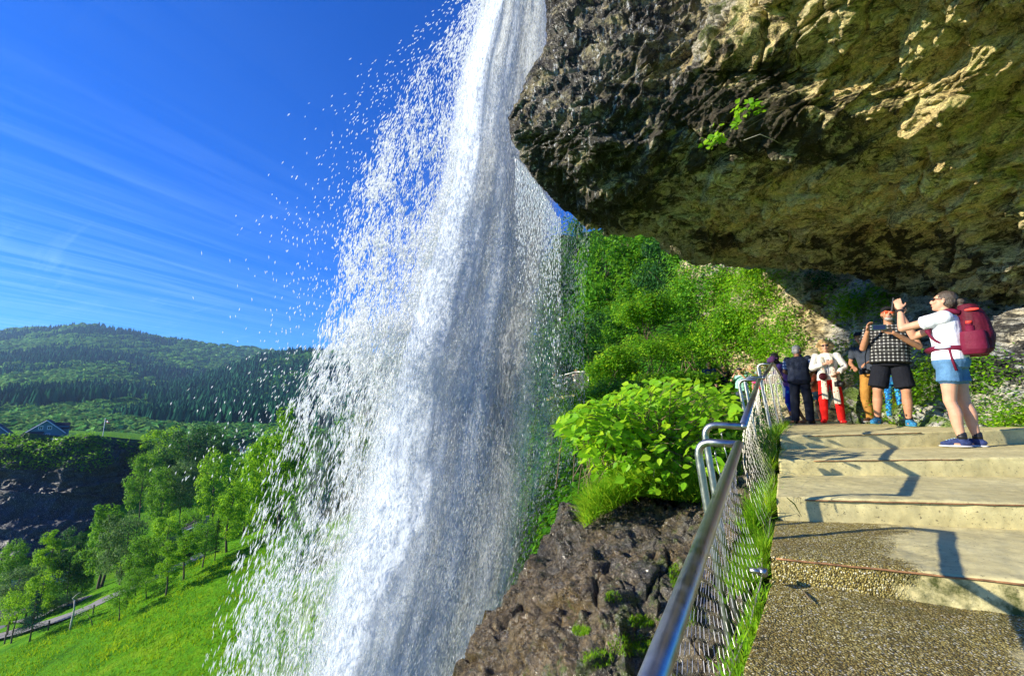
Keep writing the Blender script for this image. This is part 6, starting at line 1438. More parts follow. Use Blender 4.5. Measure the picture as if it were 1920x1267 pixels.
# --- woman with the maroon backpack
fw = P(1808, 838, 4.72)
w_, J, hd, S, U, Wd = person('woman in a white t-shirt and denim shorts lifting her phone, standing on the second step', fw, math.radians(42), 1.62, dict(voxel=0.0062, group=GP,
    bulk=1.10, legs=[((-.09, .01, .93), (-.085, .05, .50), (-.08, .0, .085)), ((.09, -.02, .93), (.09, -.05, .50), (.10, -.11, .085))], stance=.075, lean=-.03, head=(0, .00, 1.625), head_pitch=.28, shoulder=.165,
    arms=[arm((-.20, .36, 1.33), (-.075, .375, 1.58), hf=(.06, .05, .30), hn=(1, .1, 0), ht=(0, -.4, 1), curl=.42), arm((.19, .31, 1.27), (.085, .385, 1.53), hf=(-.06, .06, .3), hn=(-1, .1, 0), ht=(0, -.4, 1), curl=.42)],
    glasses=M['lens'], hair=('bun', H_gray), skin=M['skin'], shirt=dict(mat=cloth('white_cotton', (0.74, 0.76, 0.84)), hem=.95, sleeve=.52, name='t_shirt', wr=.007),
    pants=dict(mat=denim('light_denim', (0.055, 0.13, 0.23)), len=.25, w=1.02, flare=.006, cuff=True, name='shorts', top=1.04), shoe=dict(mat=simple('navy_mesh', (0.02, 0.035, 0.12), .8, var=.4, vscale=60), lace=simple('pale_laces', (.35, .55, .75), .8), sock=M['black'])))
M['maroon'] = cloth('maroon_nylon', (0.085, 0.007, 0.018), .25, .6); M['maroon2'] = cloth('rose_nylon', (0.135, 0.010, 0.032), .12, .6); M['red_tag'] = simple('red_tag', (.8, .05, .03), .6); M['mauve'] = simple('grey_pad', (.10, .10, .16), .8); M['pocket_net'] = simple('pale_zip_panel', (.45, .5, .65), .6)
bp = empty('backpack', wpt(w_, S((0, -.30, .95))), w_.rotation_euler[2]); tag(bp, 'maroon hiking backpack worn by the woman in the white t-shirt, bottle in its side pocket', 'backpack')
BO = np.array([0, -.30, .95]); SB = lambda p: (np.array([p[0], -.14 + (p[1] + .14) * .64 if p[1] < -.14 else p[1], p[2]]) - BO) * .925
t_ = MB(); ax = np.array([1., 0, 0]); ay = np.array([0, 1., 0])
loft(t_, [(SB((0, -.26, 1.00)), .12, .085, ax, ay), (SB((0, -.28, 1.05)), .145, .12, ax, ay), (SB((0, -.30, 1.18)), .15, .13, ax, ay), (SB((0, -.29, 1.34)), .145, .12, ax, ay), (SB((0, -.27, 1.46)), .13, .10, ax, ay), (SB((0, -.24, 1.545)), .10, .07, ax, ay), (SB((0, -.23, 1.56)), .05, .03, ax, ay)])
loft(t_, [(SB((0, -.40, 1.05)), .10, .05, ax, ay), (SB((0, -.43, 1.2)), .11, .055, ax, ay), (SB((0, -.41, 1.36)), .10, .04, ax, ay), (SB((0, -.38, 1.42)), .07, .02, ax, ay)])
fuse(t_, .007, 'main_bag', M['maroon'], bp, 2, .006, 10)
for sx in (-1, 1):
    t_ = MB(); loft(t_, [(SB((sx * .13, -.25, .99)), .055, .085, ax, ay), (SB((sx * .145, -.26, 1.04)), .065, .10, ax, ay), (SB((sx * .15, -.26, 1.16)), .062, .098, ax, ay), (SB((sx * .15, -.26, 1.24)), .055, .09, ax, ay)]); fuse(t_, .007, 'side_pocket', M['maroon2'], bp, 2, .002, 12)
t_ = MB(); t_.tube([SB((-.155, -.24, 1.1)), SB((-.155, -.24, 1.30))], .034, 16); t_.tube([SB((-.155, -.24, 1.30)), SB((-.155, -.24, 1.33))], [.024, .022], 14); o = t_.build('bottle', M['maroon2'], bp)
t_ = MB(); t_.tube([SB((-.155, -.24, 1.325)), SB((-.155, -.24, 1.352))], .026, 14); t_.build('bottle_cap', M['red_tag'], o)
t_ = MB(); t_.ell(SB((-.165, -.30, 1.475)), (.008, .055, .014)); t_.build('pull_tab', M['red_tag'], bp)
for sx in (-1, 1):
    t_ = MB(); p = [(sx * .11, -.15, 1.46), (sx * .125, -.06, 1.505), (sx * .135, .07, 1.44), (sx * .165, .145, 1.30), (sx * .175, .10, 1.17), (sx * .165, -.06, 1.08), (sx * .13, -.17, 1.05)]
    pts = rounded([SB(q) for q in p], .06, 4); R_ = np.array([.026] * len(pts)); R_[int(len(pts) * .55):] = .013; v, q_, tt = tube(pts, R_, 8); t_.add(v, q_, tt); t_.build('shoulder_strap', M['maroon2'], bp)
for sx in (-1, 1):
    t_ = MB(); t_.tube(rounded([SB(q) for q in [(sx * .12, -.16, 1.06), (sx * .185, -.04, 1.075), (sx * .165, .10, 1.08), (sx * .02, .175, 1.075)]], .06, 4), .030, 8); o = t_.build('hip_belt', M['maroon2'], bp)
    t_ = MB(); t_.ell(SB((sx * .208, .03, 1.085)), (.010, .065, .016)); t_.build('belt_pocket', M['pocket_net'], o)
t_ = MB(); t_.tube([SB((-.195, -.02, 1.06)), SB((-.205, -.03, .95)), SB((-.19, -.05, .82))], .012, 6); t_.build('loose_strap', M['maroon2'], bp)
def phone(label, root, c, R, size=(.155, .075, .009), mat=None, s=1):
    o = empty('phone', wpt(root, c)); tag(o, label, 'phone'); Rw = np.array(root.matrix_basis.to_3x3()) @ R; t_ = MB(); t_.box((0, 0, 0), size, R=Rw); t_.build('case', mat or M['black'], o, smooth=False)
    t_ = MB(); t_.box(Rw @ np.array([0, 0, size[2] / 2 + .001]), (size[0] * .93, size[1] * .9, .001), R=Rw); t_.build('screen', M['lens'], o, smooth=False); return o
Rp = np.array([[0, -1, 0], [0, 0, -1], [1, 0, 0]], float)
phone('dark phone held up in both hands by the woman with the backpack', w_, S((.0, .425, 1.67)), np.array([[1, 0, 0], [0, .2, -.98], [0, .98, .2]]).T, (.075, .15, .01))
t_ = MB(); q = wpt(w_, J['wr0'] - (J['wr0'] - J['el0']) * .12); dr = np.array(w_.matrix_basis.to_3x3()) @ unit(J['wr0'] - J['el0']); t_.tube([q - dr * .014, q + dr * .014], .031, 16); t_.ell(q + [-.0, -.032, 0], (.018, .006, .018))
wt = t_.build('wristwatch', M['black']); wt.parent = w_; wt.matrix_parent_inverse = w_.matrix_basis.inverted()
# --- man in the checked shirt
fm = P(1675, 797, 6.95)
m2, J, hd, S, U, Wd = person('heavy man in a black and white checked shirt and black shorts holding a green phone', fm, math.radians(140), 1.80, dict(voxel=0.007, group=GP,
    stance=.165, bulk=1.22, lean=-.04, head=(0, .03, 1.64), head_pitch=.05, head_yaw=.12, toe=.35, shoulder=.20,
    arms=[arm((-.33, .08, 1.13), (-.05, .36, 1.30), hf=(.30, .12, .10), hn=(.2, .9, .1), ht=(0, .1, 1), curl=.35), arm((.31, .16, 1.11), (.24, .34, 1.33), hf=(-.03, .05, .3), hn=(-1, .3, 0), ht=(-.3, .6, .2), curl=.6)],
    glasses=M['lens_red'], hair=('short', H_gray), beard=hairmat('beard_grey', (0.38, .35, .32)), cap=cloth('black_cap', (.012, .012, .014)), skin=M['skin_tan'],
    shirt=dict(mat=plaid('checked_shirt', (.014, .014, .014), (.09, .09, .09), (.42, .42, .40), 30), hem=.90, sleeve=.62, belly=.06, grow=.022, flare=.015, wr=.006),
    pants=dict(mat=cloth('black_shorts', (.010, .011, .016)), len=.44, w=1.08, flare=.012, name='shorts', top=1.0), shoe=dict(mat=simple('blue_mesh', (.02, .16, .32), .7, var=.6, vscale=50), lace=M['black'], sock=M['black'], sole=simple('teal_sole', (.05, .25, .4), .6))), tilt=(0, 0))
m2.rotation_euler = (0, math.radians(-4.0), math.radians(140))
phone('phone in a dark green case held level by the man in the checked shirt', m2, S((.10, .44, 1.385)), np.array([[1, 0, 0], [0, .1, .99], [0, -.99, .1]]), (.16, .078, .012), simple('green_case', (.01, .07, .03), .5))
# --- man behind with the camera
m3, J, hd, S, U, Wd = person('man in a grey t-shirt and tan trousers behind the checked shirt', P(1661, 789, 8.6), math.radians(118), 1.72, dict(voxel=.009, group=GP, stance=.20, lean=.10, head=(0, .05, 1.62),
    arms=[arm((-.28, .08, 1.18), (-.12, .26, 1.12)), arm((.30, .02, 1.17), (.16, .24, 1.08))], hair=('short', H_dark), cap=cloth('dark_cap', (.02, .02, .03)), skin=M['skin_tan'], shirt=dict(mat=cloth('grey_tee', (.045, .055, .075)), name='t_shirt', sleeve=.6),
    pants=dict(mat=cloth('tan_trousers', (.40, .20, .045)), w=1.15, wr=.009), shoe=dict(mat=cloth('brown_shoe', (.10, .05, .03)))))
m3.location.x -= .04; m3.rotation_euler = (0, math.radians(6), math.radians(118))
def camera_thing(label, c, R=None, strap=None, s=1.0):
    o = empty('photo_camera', c); tag(o, label, 'camera'); t_ = MB(); t_.box((0, 0, 0), (.13 * s, .07 * s, .09 * s)); t_.box((0, 0, .055 * s), (.05 * s, .05 * s, .025 * s)); t_.build('camera_body', M['black'], o, smooth=False)
    t_ = MB(); t_.tube([(0, 0, 0), (0, -.10 * s, -.01)], [.036 * s, .040 * s], 14); t_.build('lens_barrel', M['black'], o)
    if strap is not None:
        t_ = MB(); t_.tube(np.array(strap) - np.array(c), .008, 5); t_.build('strap', M['black'], o)
    return o
cc = P(1621, 697, 8.30); camera_thing('black camera hanging at the waist of the man in the grey t-shirt', cc, strap=[cc + [.05, .02, .03], P(1622, 668, 8.32), P(1627, 648, 8.45)])
# --- child in blue trousers
person('child in patterned blue trousers hidden behind the man in black shorts', P(1681, 785, 7.9), math.radians(165), 1.18, dict(voxel=.009, group=GP, stance=.12, arms=[arm((-.24, .02, 1.15), (-.24, .10, .92)), arm((.24, .02, 1.15), (.24, .10, .92))], hair=('short', H_dark),
    shirt=dict(mat=cloth('child_blue_tee', (.03, .12, .3))), pants=dict(mat=dotted('blue_pattern', (.01, .10, .32), (.05, .35, .6), 30, .4)), shoe=dict(mat=cloth('grey_shoe', (.2, .25, .3)))))
# --- woman in red trousers
fr_ = P(1563, 793, 9.15)
w4, J, hd, S, U, Wd = person('woman with curly blond hair, white cardigan, long spotted scarf and red trousers', fr_, math.radians(148), 1.64, dict(voxel=.0075, group=GP, stance=.14, bulk=1.05, toe=.3,
    arms=[arm((-.30, .06, 1.17), (-.15, .23, 1.02), hn=(1, 0, 0), ht=(0, 1, .2), curl=.7), arm((.27, .08, 1.17), (.03, .25, 1.24), hn=(0, -1, 0), ht=(0, 0, 1), curl=.6)], glasses=M['lens'], hair=('curly', H_blond), skin=M['skin'],
    shirt=dict(mat=cloth('white_cardigan', (.66, .64, .58)), sleeve=1.8, name='cardigan', hem=.90, flare=.012, wr=.010), pants=dict(mat=cloth('red_trousers', (.72, .018, .014)), w=1.12, wr=.008), shoe=dict(mat=cloth('red_shoe', (.55, .015, .015)), sole=cloth('red_sole', (.3, .01, .01)))))
M['scarf'] = dotted('spotted_scarf', (.62, .58, .46), (.45, .04, .03), 20, .22)
t_ = MB(); 
for sx, zb in ((-1, .40), (1, .50)):
    rr = [((sx * .065, .03, 1.46), .03, .02), ((sx * .075, .135, 1.36), .035, .018), ((sx * .085, .165, 1.2), .036, .016), ((sx * .09, .175, 1.0), .040, .016), ((sx * .095, .175, .8), .050, .016), ((sx * .10, .165, .62), .055, .014), ((sx * .105, .155, zb), .060, .012)]
    loft(t_, [(S(c), a * .94, b_ * .94, ax, ay) for c, a, b_ in rr], 14)
t_.tube([S((-.075, .03, 1.45)), S((-.05, -.07, 1.48)), S((.05, -.07, 1.48)), S((.075, .03, 1.45))], .026, 10)
fuse(t_, .008, 'scarf', M['scarf'], w4, 1, .008, 9, stretch=(2, 1, .4))
t_ = MB(); loft(t_, [(S((0, .13, 1.0)), .06, .02, ax, ay), (S((0, .13, 1.2)), .07, .02, ax, ay), (S((0, .12, 1.36)), .06, .02, ax, ay)], 12); t_.build('undershirt', cloth('white_vest', (.75, .75, .78)), w4)
hb = empty('handbag', wpt(w4, S((.10, .22, .97)))); tag(hb, 'small dark maroon handbag worn across the woman in red trousers', 'bag'); t_ = MB(); t_.ell((0, 0, 0), (.085, .045, .075)); t_.build('pouch', cloth('maroon_leather', (.06, .01, .015), .2, .45), hb); t_ = MB(); c0 = np.array(hb.location); t_.tube([(.07, 0, .04), wpt(w4, S((-.02, .17, 1.3))) - c0, wpt(w4, S((-.12, .02, 1.46))) - c0], .006, 5); t_.build('strap', M['black'], hb)
cc = wpt(w4, S((-.16, .24, .80))); camera_thing('black camera dangling on a strap from the hand of the woman in red trousers', cc, strap=[cc + [0, 0, .03], cc + [-.03, 0, .14], wpt(w4, J['wr0'])], s=1.05)
# --- elderly man in the navy vest
person('white-haired man seen from behind in a navy vest and navy trousers', P(1507, 794, 10.0), math.radians(-47), 1.72, dict(voxel=.008, group=GP, stance=.13, bulk=1.18, lean=.08, head_yaw=-.5,
    arms=[arm((-.30, .06, 1.18), (-.20, .26, 1.10)), arm((.33, .08, 1.20), (.20, .28, 1.16))], hair=('short', H_white), skin=M['skin_tan'], shirt=dict(mat=cloth('navy_vest', (.030, .038, .062)), sleeve=.0, name='vest', hem=.93, grow=.026, wr=.005),
    pants=dict(mat=cloth('navy_trousers', (.018, .022, .036)), w=1.2, wr=.010), shoe=dict(mat=M['black'], sole=M['black'])))
o5 = bpy.data.objects['vest'].parent; J5 = J
def sleeves(root, H, bulk, sh, lean, els, mat, up=.75):
    s = H / 1.75; t_ = MB()
    for sx, el in zip((-1, 1), els):
        def U(p): x, y, z = p; dz = z - .95; return np.array([x, y * math.cos(lean) + dz * math.sin(lean), .95 + dz * math.cos(lean) - y * math.sin(lean)])
        a = U((sx * sh * bulk ** .5, 0, 1.415)) * s; e = U(el) * s; p, r = taper(a, a + (e - a) * up, [(0, .080), (1, .076)]); limb(t_, p[:-1], r[:-1] * s); t_.tube(p, r * s, 16)
        t2 = MB(); limb(t2, p[:-1], r[:-1] * s); t2.tube(p, r * s, 16); fuse(t2, .008, 'sleeve', mat, root, 1, .004, 10)
sleeves(o5, 1.72, 1.18, .185, .08, [(-.30, .06, 1.18), (.33, .08, 1.20)], plaid('blue_check', (.02, .05, .16), (.12, .2, .4), (.5, .55, .7), 20))
t_ = MB(); t_.tube([np.array((0, .10, 1.50)) * .98, np.array((0, .10, 1.535)) * .98], .072, 16); t_.build('collar', cloth('blue_collar', (.03, .07, .2)), o5)
# --- woman in the pink bandana leaning on the rail
person('woman in a pink bandana, purple shirt and blue leggings leaning on the railing', P(1489, 793, 10.45), math.radians(58), 1.62, dict(voxel=.008, group=GP, lean=.42, head_lean=1.5, stance=.11, bulk=1.05, head=(0, .07, 1.60),
    legs=[((-.09, 0, .93), (-.11, .08, .50), (-.12, -.05, .085)), ((.09, 0, .93), (.10, .0, .50), (.12, -.22, .085))],
    arms=[arm((-.24, .28, 1.18), (-.16, .52, 1.27), hn=(0, 0, -1), ht=(1, 0, 0), curl=.6), arm((.24, .28, 1.16), (.12, .54, 1.24), hn=(0, 0, -1), ht=(-1, 0, 0), curl=.6)],
    hair=('long', H_dark), bandana=cloth('pink_bandana', (.72, .22, .42)), skin=M['skin_tan'], shirt=dict(mat=dotted('purple_pattern', (.16, .07, .26), (.30, .16, .42), 18, .3), hem=.88, sleeve=.6), pants=dict(mat=dotted('blue_leggings', (.012, .025, .32), (.03, .20, .5), 7, .35), len=.74, w=.92, name='leggings'), shoe=dict(flip=True, mat=cloth('brown_sandal', (.12, .06, .03)))))
# --- companion behind her
person('grey-haired person in a mint shirt and white shorts beyond the pink bandana', P(1483, 788, 11.3), math.radians(52), 1.72, dict(voxel=.009, group=GP, lean=.33, stance=.1, arms=[arm((-.24, .25, 1.2), (-.15, .5, 1.25)), arm((.24, .25, 1.2), (.12, .5, 1.25))], hair=('short', H_gray), skin=M['skin_tan'],
    shirt=dict(mat=cloth('mint_shirt', (.16, .50, .36))), pants=dict(mat=cloth('white_shorts', (.7, .7, .7)), len=.42, name='shorts'), shoe=dict(mat=cloth('grey_shoe2', (.2, .2, .2)))))
# --- child between the old man and the red trousers
person('child in an orange top and denim shorts behind the man in the navy vest', P(1537, 789, 11.2), math.radians(60), 1.32, dict(voxel=.009, group=GP, stance=.1, arms=[arm((-.22, .1, 1.18), (-.16, .3, 1.05)), arm((.22, .1, 1.18), (.16, .3, 1.05))], hair=('long', H_dark), skin=M['skin_tan'],
    shirt=dict(mat=cloth('orange_top', (.75, .16, .06))), pants=dict(mat=denim('mid_denim', (.04, .09, .14)), len=.30, name='shorts'), shoe=dict(flip=True, mat=cloth('brown_sandal2', (.12, .06, .03)))))
# --- farther visitors
G5 = 'distant visitors at the bend of the path'
up_arms = [arm((-.26, .18, 1.28), (-.10, .30, 1.50), curl=.5), arm((.26, .18, 1.28), (.10, .30, 1.50), curl=.5)]
dn_arms = [arm((-.26, .0, 1.14), (-.24, .14, .92)), arm((.26, .0, 1.14), (.24, .14, .92))]
FAR = [
 (1328, 678, 17.0, 175, 1.72, 'distant visitor in a navy t-shirt with a camera strap, farthest left in the bushes', (.012, .03, .10), 'short', H_dark, dn_arms, None, 'skin'),
 (1358, 684, 17.0, 120, 1.66, 'distant visitor in a black top looking through a camera', (.015, .015, .02), 'short', H_gray, up_arms, None, 'skin'),
 (1386, 689, 16.0, 165, 1.70, 'distant visitor in a mint shirt and dark cap raising both hands with a phone', (.30, .62, .50), 'short', H_gray, up_arms, cloth('dark_cap2', (.03, .03, .04)), 'skin'),
 (1408, 683, 16.0, 140, 1.66, 'distant fair-haired visitor in a blue and white striped shirt taking a picture', None, 'long', H_lt, up_arms, None, 'skin'),
 (1423, 693, 15.0, 160, 1.50, 'distant visitor in a bright pink top just left of the railing loops', (.75, .03, .22), 'long', H_dark, dn_arms, None, 'skin_tan')]
for px, pt_, Y, rz, H, lab, c, hk, hm, am, cap_, sk in FAR:
    tp = P(px, pt_, Y); loc = tp - [0, 0, H * 1.0]
    person(lab, loc, math.radians(rz - 24), H, dict(voxel=.013, group=G5, arms=am, hair=(hk, hm), skin=M[sk], cap=cap_, shirt=dict(mat=cloth('far_shirt', c) if c else striped('striped_shirt', (.65, .68, .72), (.03, .07, .25)), hem=.9), pants=dict(mat=M['black'] if px < 1370 else cloth('far_trousers', (.05, .06, .1))), shoe=dict(mat=M['black'])))
# viewing platform beyond the fall
G6 = 'visitors on the far viewing platform'
VP = [P(1030, 722, 28), P(1110, 716, 26)]
for px, pt_, Y, rz, H, lab, c, hk, hm, am, hat in [
 (1048, 690, 28, 150, 1.75, 'visitor in light blue with raised arms at the left end of the far platform', (.30, .42, .58), 'short', H_gray, up_arms, None),
 (1064, 702, 27.5, 180, 1.25, 'small child in white between two adults on the far platform', (.7, .7, .72), 'short', hairmat('red_hair', (.4, .08, .04)), dn_arms, None),
 (1080, 692, 27, 190, 1.70, 'visitor in a straw hat and cream shirt on the far platform', (.62, .55, .42), 'short', H_gray, up_arms, cloth('straw_hat', (.5, .33, .15)))]:
    tp = P(px, pt_, Y); person(lab, tp - [0, 0, H * 1.0], math.radians(rz), H, dict(voxel=.016, group=G6, arms=am, hair=(hk, hm), hat=hat, shirt=dict(mat=cloth('plat_shirt', c)), pants=dict(mat=cloth('plat_trousers', (.30, .42, .58) if px == 1048 else (.2, .2, .2))), shoe=dict(mat=M['black'])))
fp = empty('platform_railing', P(1070, 712, 26.8)); tag(fp, 'thin steel railing of the far viewing platform', 'railing'); b0 = np.array(fp.location)
A_ = P(1039, 708, 27.6); B_ = P(1078, 697, 26.6); C_ = P(1103, 696, 25.4)
t_ = MB(); t_.tube(np.array([A_ - [0.15, 0, .02], A_, B_, C_]) - b0, .035, 8); t_.build('top_rail', M['steel'], fp)
for k, q in enumerate([A_, A_ * .5 + B_ * .5, B_, C_]): t_ = MB(); t_.tube(np.array([q, q - [0, 0, 1.15]]) - b0, .03, 8); t_.build('post', M['steel'], fp)
t_ = MB()
for q0, q1 in ((A_, B_), (B_, C_)):
    for t in np.linspace(0, 1, 26): q = q0 * (1 - t) + q1 * t - b0; t_.tube([q, q - [0, 0, 1.0]], .004, 3, False)
t_.build('wire_mesh', M['wire'], fp)
dk = np.array([A_ - [.4, -.2, 1.15], C_ - [-.3, -.2, 1.15], C_ - [-.6, -3, 1.15], A_ - [.6, -3, 1.15]]); v = np.concatenate([dk, dk - [0, 0, .2]])
tag(mesh_np('platform_floor', v, np.array([[0, 1, 2, 3], [7, 6, 5, 4], [0, 4, 5, 1], [1, 5, 6, 2], [2, 6, 7, 3], [3, 7, 4, 0]]), M['concrete'], attrs=dict(wet=np.zeros(8), moss=np.zeros(8))), kind='structure')
# ------------------------------------------------------------------ houses across the gorge
def siding(name, c):
    b = NB(name); s = b.n('ShaderNodeSeparateXYZ'); b.set(s.inputs[0], b.coord()); l = b.math('FRACT', b.math('MULTIPLY', s.outputs[2], 5.5)); col = b.mix(b.rng(l, 0, .15), tuple(x * .55 for x in c), c); return b.done(b.bsdf(col, .8, 0, .2, b.bump(l, .4, .02)))
M['sid_blue'] = siding('blue_grey_boards', (0.13, 0.24, 0.27)); M['trim'] = simple('white_trim', (.72, .72, .70), .6); M['roof_dark'] = simple('dark_roof_tiles', (.035, .032, .038), .8, var=.3, vscale=3, bump=.5, bscale=6, bdist=.08)
M['glass'] = simple('window_glass', (.02, .03, .04), .08, spec=.8, var=0); M['white_wall'] = siding('white_boards', (.72, .74, .76)); M['red_wall'] = siding('red_boards', (.42, .02, .02)); M['railwood'] = simple('grey_wood', (.14, .20, .19), .8)
def gable(root, w, d, h, rise, wall, base=(0, 0, 0), over=.4, roofname='roof', wname='wall', rot=0.0, sym=.5, trim=True):
    """gable facing -y; w along x"""
    bx, by, bz = base; rp = w * sym
    poly = np.array([(0, 0), (w, 0), (w, h), (rp, h + rise), (0, h)]) - [w / 2, 0]; n = 5; f = np.array([[x + bx, by, z + bz] for x, z in poly]); k = np.array([[x + bx, by + d, z + bz] for x, z in poly])
    c, s = math.cos(rot), math.sin(rot); R = np.array([[c, -s, 0], [s, c, 0], [0, 0, 1]]); v = np.concatenate([f, k]) @ R.T
    t = [[0, 1, 2], [0, 2, 4], [2, 3, 4], [6, 5, 7], [7, 5, 9], [8, 7, 9]]; q = [[1, 0, 5, 6], [2, 1, 6, 7], [0, 4, 9, 5]]
    me = mesh_np(wname, v, [np.array(q), np.array(t)], wall, root, False)
    m_ = MB()
    for a, b_ in ((4, 3), (3, 2)):
        p, r = poly[a], poly[b_]; dv = (r - p) / np.linalg.norm(r - p); nv = np.array([-dv[1], dv[0]]); nv = nv if nv[1] > 0 else -nv
        p2 = p - dv * (over if a == 4 else -.0); r2 = r + dv * (over if b_ == 2 else 0); pts = [p2, r2, r2 + nv * .22, p2 + nv * .22]
        V_ = np.array([[x + bx, by - over, z + bz + .01] for x, z in pts] + [[x + bx, by + d + over, z + bz + .01] for x, z in pts]) @ R.T
        m_.add(V_, [[0, 1, 2, 3], [5, 4, 7, 6], [1, 0, 4, 5], [2, 1, 5, 6], [3, 2, 6, 7], [0, 3, 7, 4]])
    rf = m_.build(roofname, M['roof_dark'], root, smooth=False)
    if trim:
        m_ = MB()
        for a, b_ in ((4, 3), (3, 2)):
            p, r = poly[a], poly[b_]; dv = (r - p) / np.linalg.norm(r - p); p2 = p - dv * (over if a == 4 else 0); r2 = r + dv * (over if b_ == 2 else 0)
            P0 = np.array([p2[0] + bx, by - over - .05, p2[1] + bz]) @ R.T; P1 = np.array([r2[0] + bx, by - over - .05, r2[1] + bz]) @ R.T; m_.tube([P0, P1], .13, 4)
        m_.build('barge_board', M['trim'], rf, smooth=False)
    return R
def window(root, c, w, h, R=np.eye(3)):
    c = np.array(c, float); m_ = MB()
    for dx, dz, ww, hh in ((0, h / 2, w + .3, .16), (0, -h / 2, w + .3, .16), (-w / 2 - .07, 0, .16, h), (w / 2 + .07, 0, .16, h), (0, 0, .08, h), (0, .12 * h, w, .06)):
        m_.box(R @ (c + [dx, -.06, dz]), (ww, .10, hh), R=R)
    f = m_.build('window', M['trim'], root, smooth=False); m_ = MB(); m_.box(R @ (c + [0, -.01, 0]), (w, .05, h), R=R); m_.build('pane', M['glass'], f, smooth=False)
HY = 116.0; sc = HY / FPX
def hx(px): return P(px, 810, HY)[0]
def hz(py): return P(60, py, HY)[2]
h0 = np.array([hx(85), HY, hz(823)]); hs_ = empty('blue_house', h0); tag(hs_, 'blue-grey wooden house with white windows and a dark roof above the gorge', 'house')
wdt = hx(119) - hx(47); hh_ = hz(811) - h0[2]; rs = hz(788) - hz(811); gable(hs_, wdt, 8.5, hh_, rs, M['sid_blue'])
window(hs_, (hx(75.5) - h0[0], 0, hz(801.5) - h0[2]), .85, .85); window(hs_, (hx(91.5) - h0[0], 0, hz(801.5) - h0[2]), .85, .85); window(hs_, (hx(90) - h0[0], 0, hz(816) - h0[2]), .85, .85)
m_ = MB(); x0, x1 = hx(44) - h0[0], hx(83) - h0[0]; z1, z0 = hz(808.5) - h0[2], hz(814) - h0[2]; V_ = np.array([[x0, -2.2, z0], [x1 - .3, -2.2, z0], [x1, 0.0, z1], [x0 + .8, 0.0, z1]]); m_.add(np.concatenate([V_, V_ - [0, 0, .2]]), [[0, 1, 2, 3], [7, 6, 5, 4], [0, 4, 5, 1], [1, 5, 6, 2], [2, 6, 7, 3], [3, 7, 4, 0]]); pr = m_.build('porch_roof', M['roof_dark'], hs_, smooth=False)
m_ = MB()
for x in (x0 + .2, x1 - .6): m_.box((x, -2.0, z0 / 2 - .1), (.18, .18, z0))
m_.build('porch_post', M['trim'], hs_, smooth=False)
m_ = MB(); x0, x1 = hx(92) - h0[0], hx(127) - h0[0]; V_ = np.array([[x0, 2.2, hz(802.5) - h0[2]], [x1, 2.2, hz(802.5) - h0[2]], [x1, 4.6, hz(792) - h0[2]], [x0 - .8, 4.6, hz(792) - h0[2]]]); m_.add(np.concatenate([V_, V_ - [0, 0, .25]]), [[0, 1, 2, 3], [7, 6, 5, 4], [0, 4, 5, 1], [1, 5, 6, 2], [2, 6, 7, 3], [3, 7, 4, 0]]); m_.build('wing_roof', M['roof_dark'], hs_, smooth=False)
m_ = MB(); m_.box(((x0 + x1) / 2, 4.4, (hz(802.5) - h0[2]) / 2 + .3), (x1 - x0 - .5, 3.6, hz(800) - h0[2])); wg = m_.build('wing', M['sid_blue'], hs_, smooth=False)
m_ = MB(); xa_, xb_ = hx(119) - h0[0], hx(142) - h0[0]; zt, zb = hz(812.5) - h0[2], hz(820) - h0[2]; m_.box(((xa_ + xb_) / 2, -.2, zb), (xb_ - xa_, 3, .15))
for z in np.linspace(zb + .15, zt, 4): m_.box(((xa_ + xb_) / 2, -1.7, z), (xb_ - xa_, .05, .10))
for x in np.linspace(xa_ + .05, xb_ - .05, 6): m_.box((x, -1.7, (zt) / 2), (.1, .1, zt + .1))
m_.build('balcony', M['railwood'], hs_, smooth=False)
h1 = np.array([hx(4), HY - 2, hz(826)]); g1 = empty('garage', h1); tag(g1, 'lower blue-grey garage with a gabled roof cut by the left edge of the view', 'garage'); gable(g1, hx(32) - hx(-24), 7, hz(812) - h1[2], hz(792.5) - hz(812), M['sid_blue'])
m_ = MB(); m_.box((-.9, -.06, (hz(811) - h1[2]) / 2), (3.4, .1, hz(811) - h1[2])); m_.build('door', simple('green_door', (.07, .16, .13), .7), g1, smooth=False)
m_ = MB(); m_.box((2.9, -.08, (hz(812) - h1[2]) / 2), (.18, .12, hz(812) - h1[2])); m_.build('corner_board', M['trim'], g1, smooth=False); window(g1, (-.15, 0, hz(799) - h1[2]), .45, .35)
hs_.rotation_euler = (0, 0, math.radians(40)); hs_.scale = (.74, .74, 1); g1.rotation_euler = (0, 0, math.radians(42)); g1.scale = (.72, .72, 1)
# low garden fence in front of the blue house
m_ = MB(); xs = np.linspace(hx(40), hx(140), 46)
for x in xs: m_.box((x, HY - 3, hz(823.5)), (.22, .04, .7))
m_.box(((xs[0] + xs[-1]) / 2, HY - 2.95, hz(822.5)), (xs[-1] - xs[0], .05, .08)); m_.box(((xs[0] + xs[-1]) / 2, HY - 2.95, hz(824.8)), (xs[-1] - xs[0], .05, .08))
gf = empty('garden_fence', (h0[0], HY - 3, h0[2])); o = m_.build('pickets', M['trim']); o.parent = gf; o.matrix_parent_inverse = gf.matrix_basis.inverted(); tag(gf, 'low pale picket fence in front of the blue-grey house', 'fence')
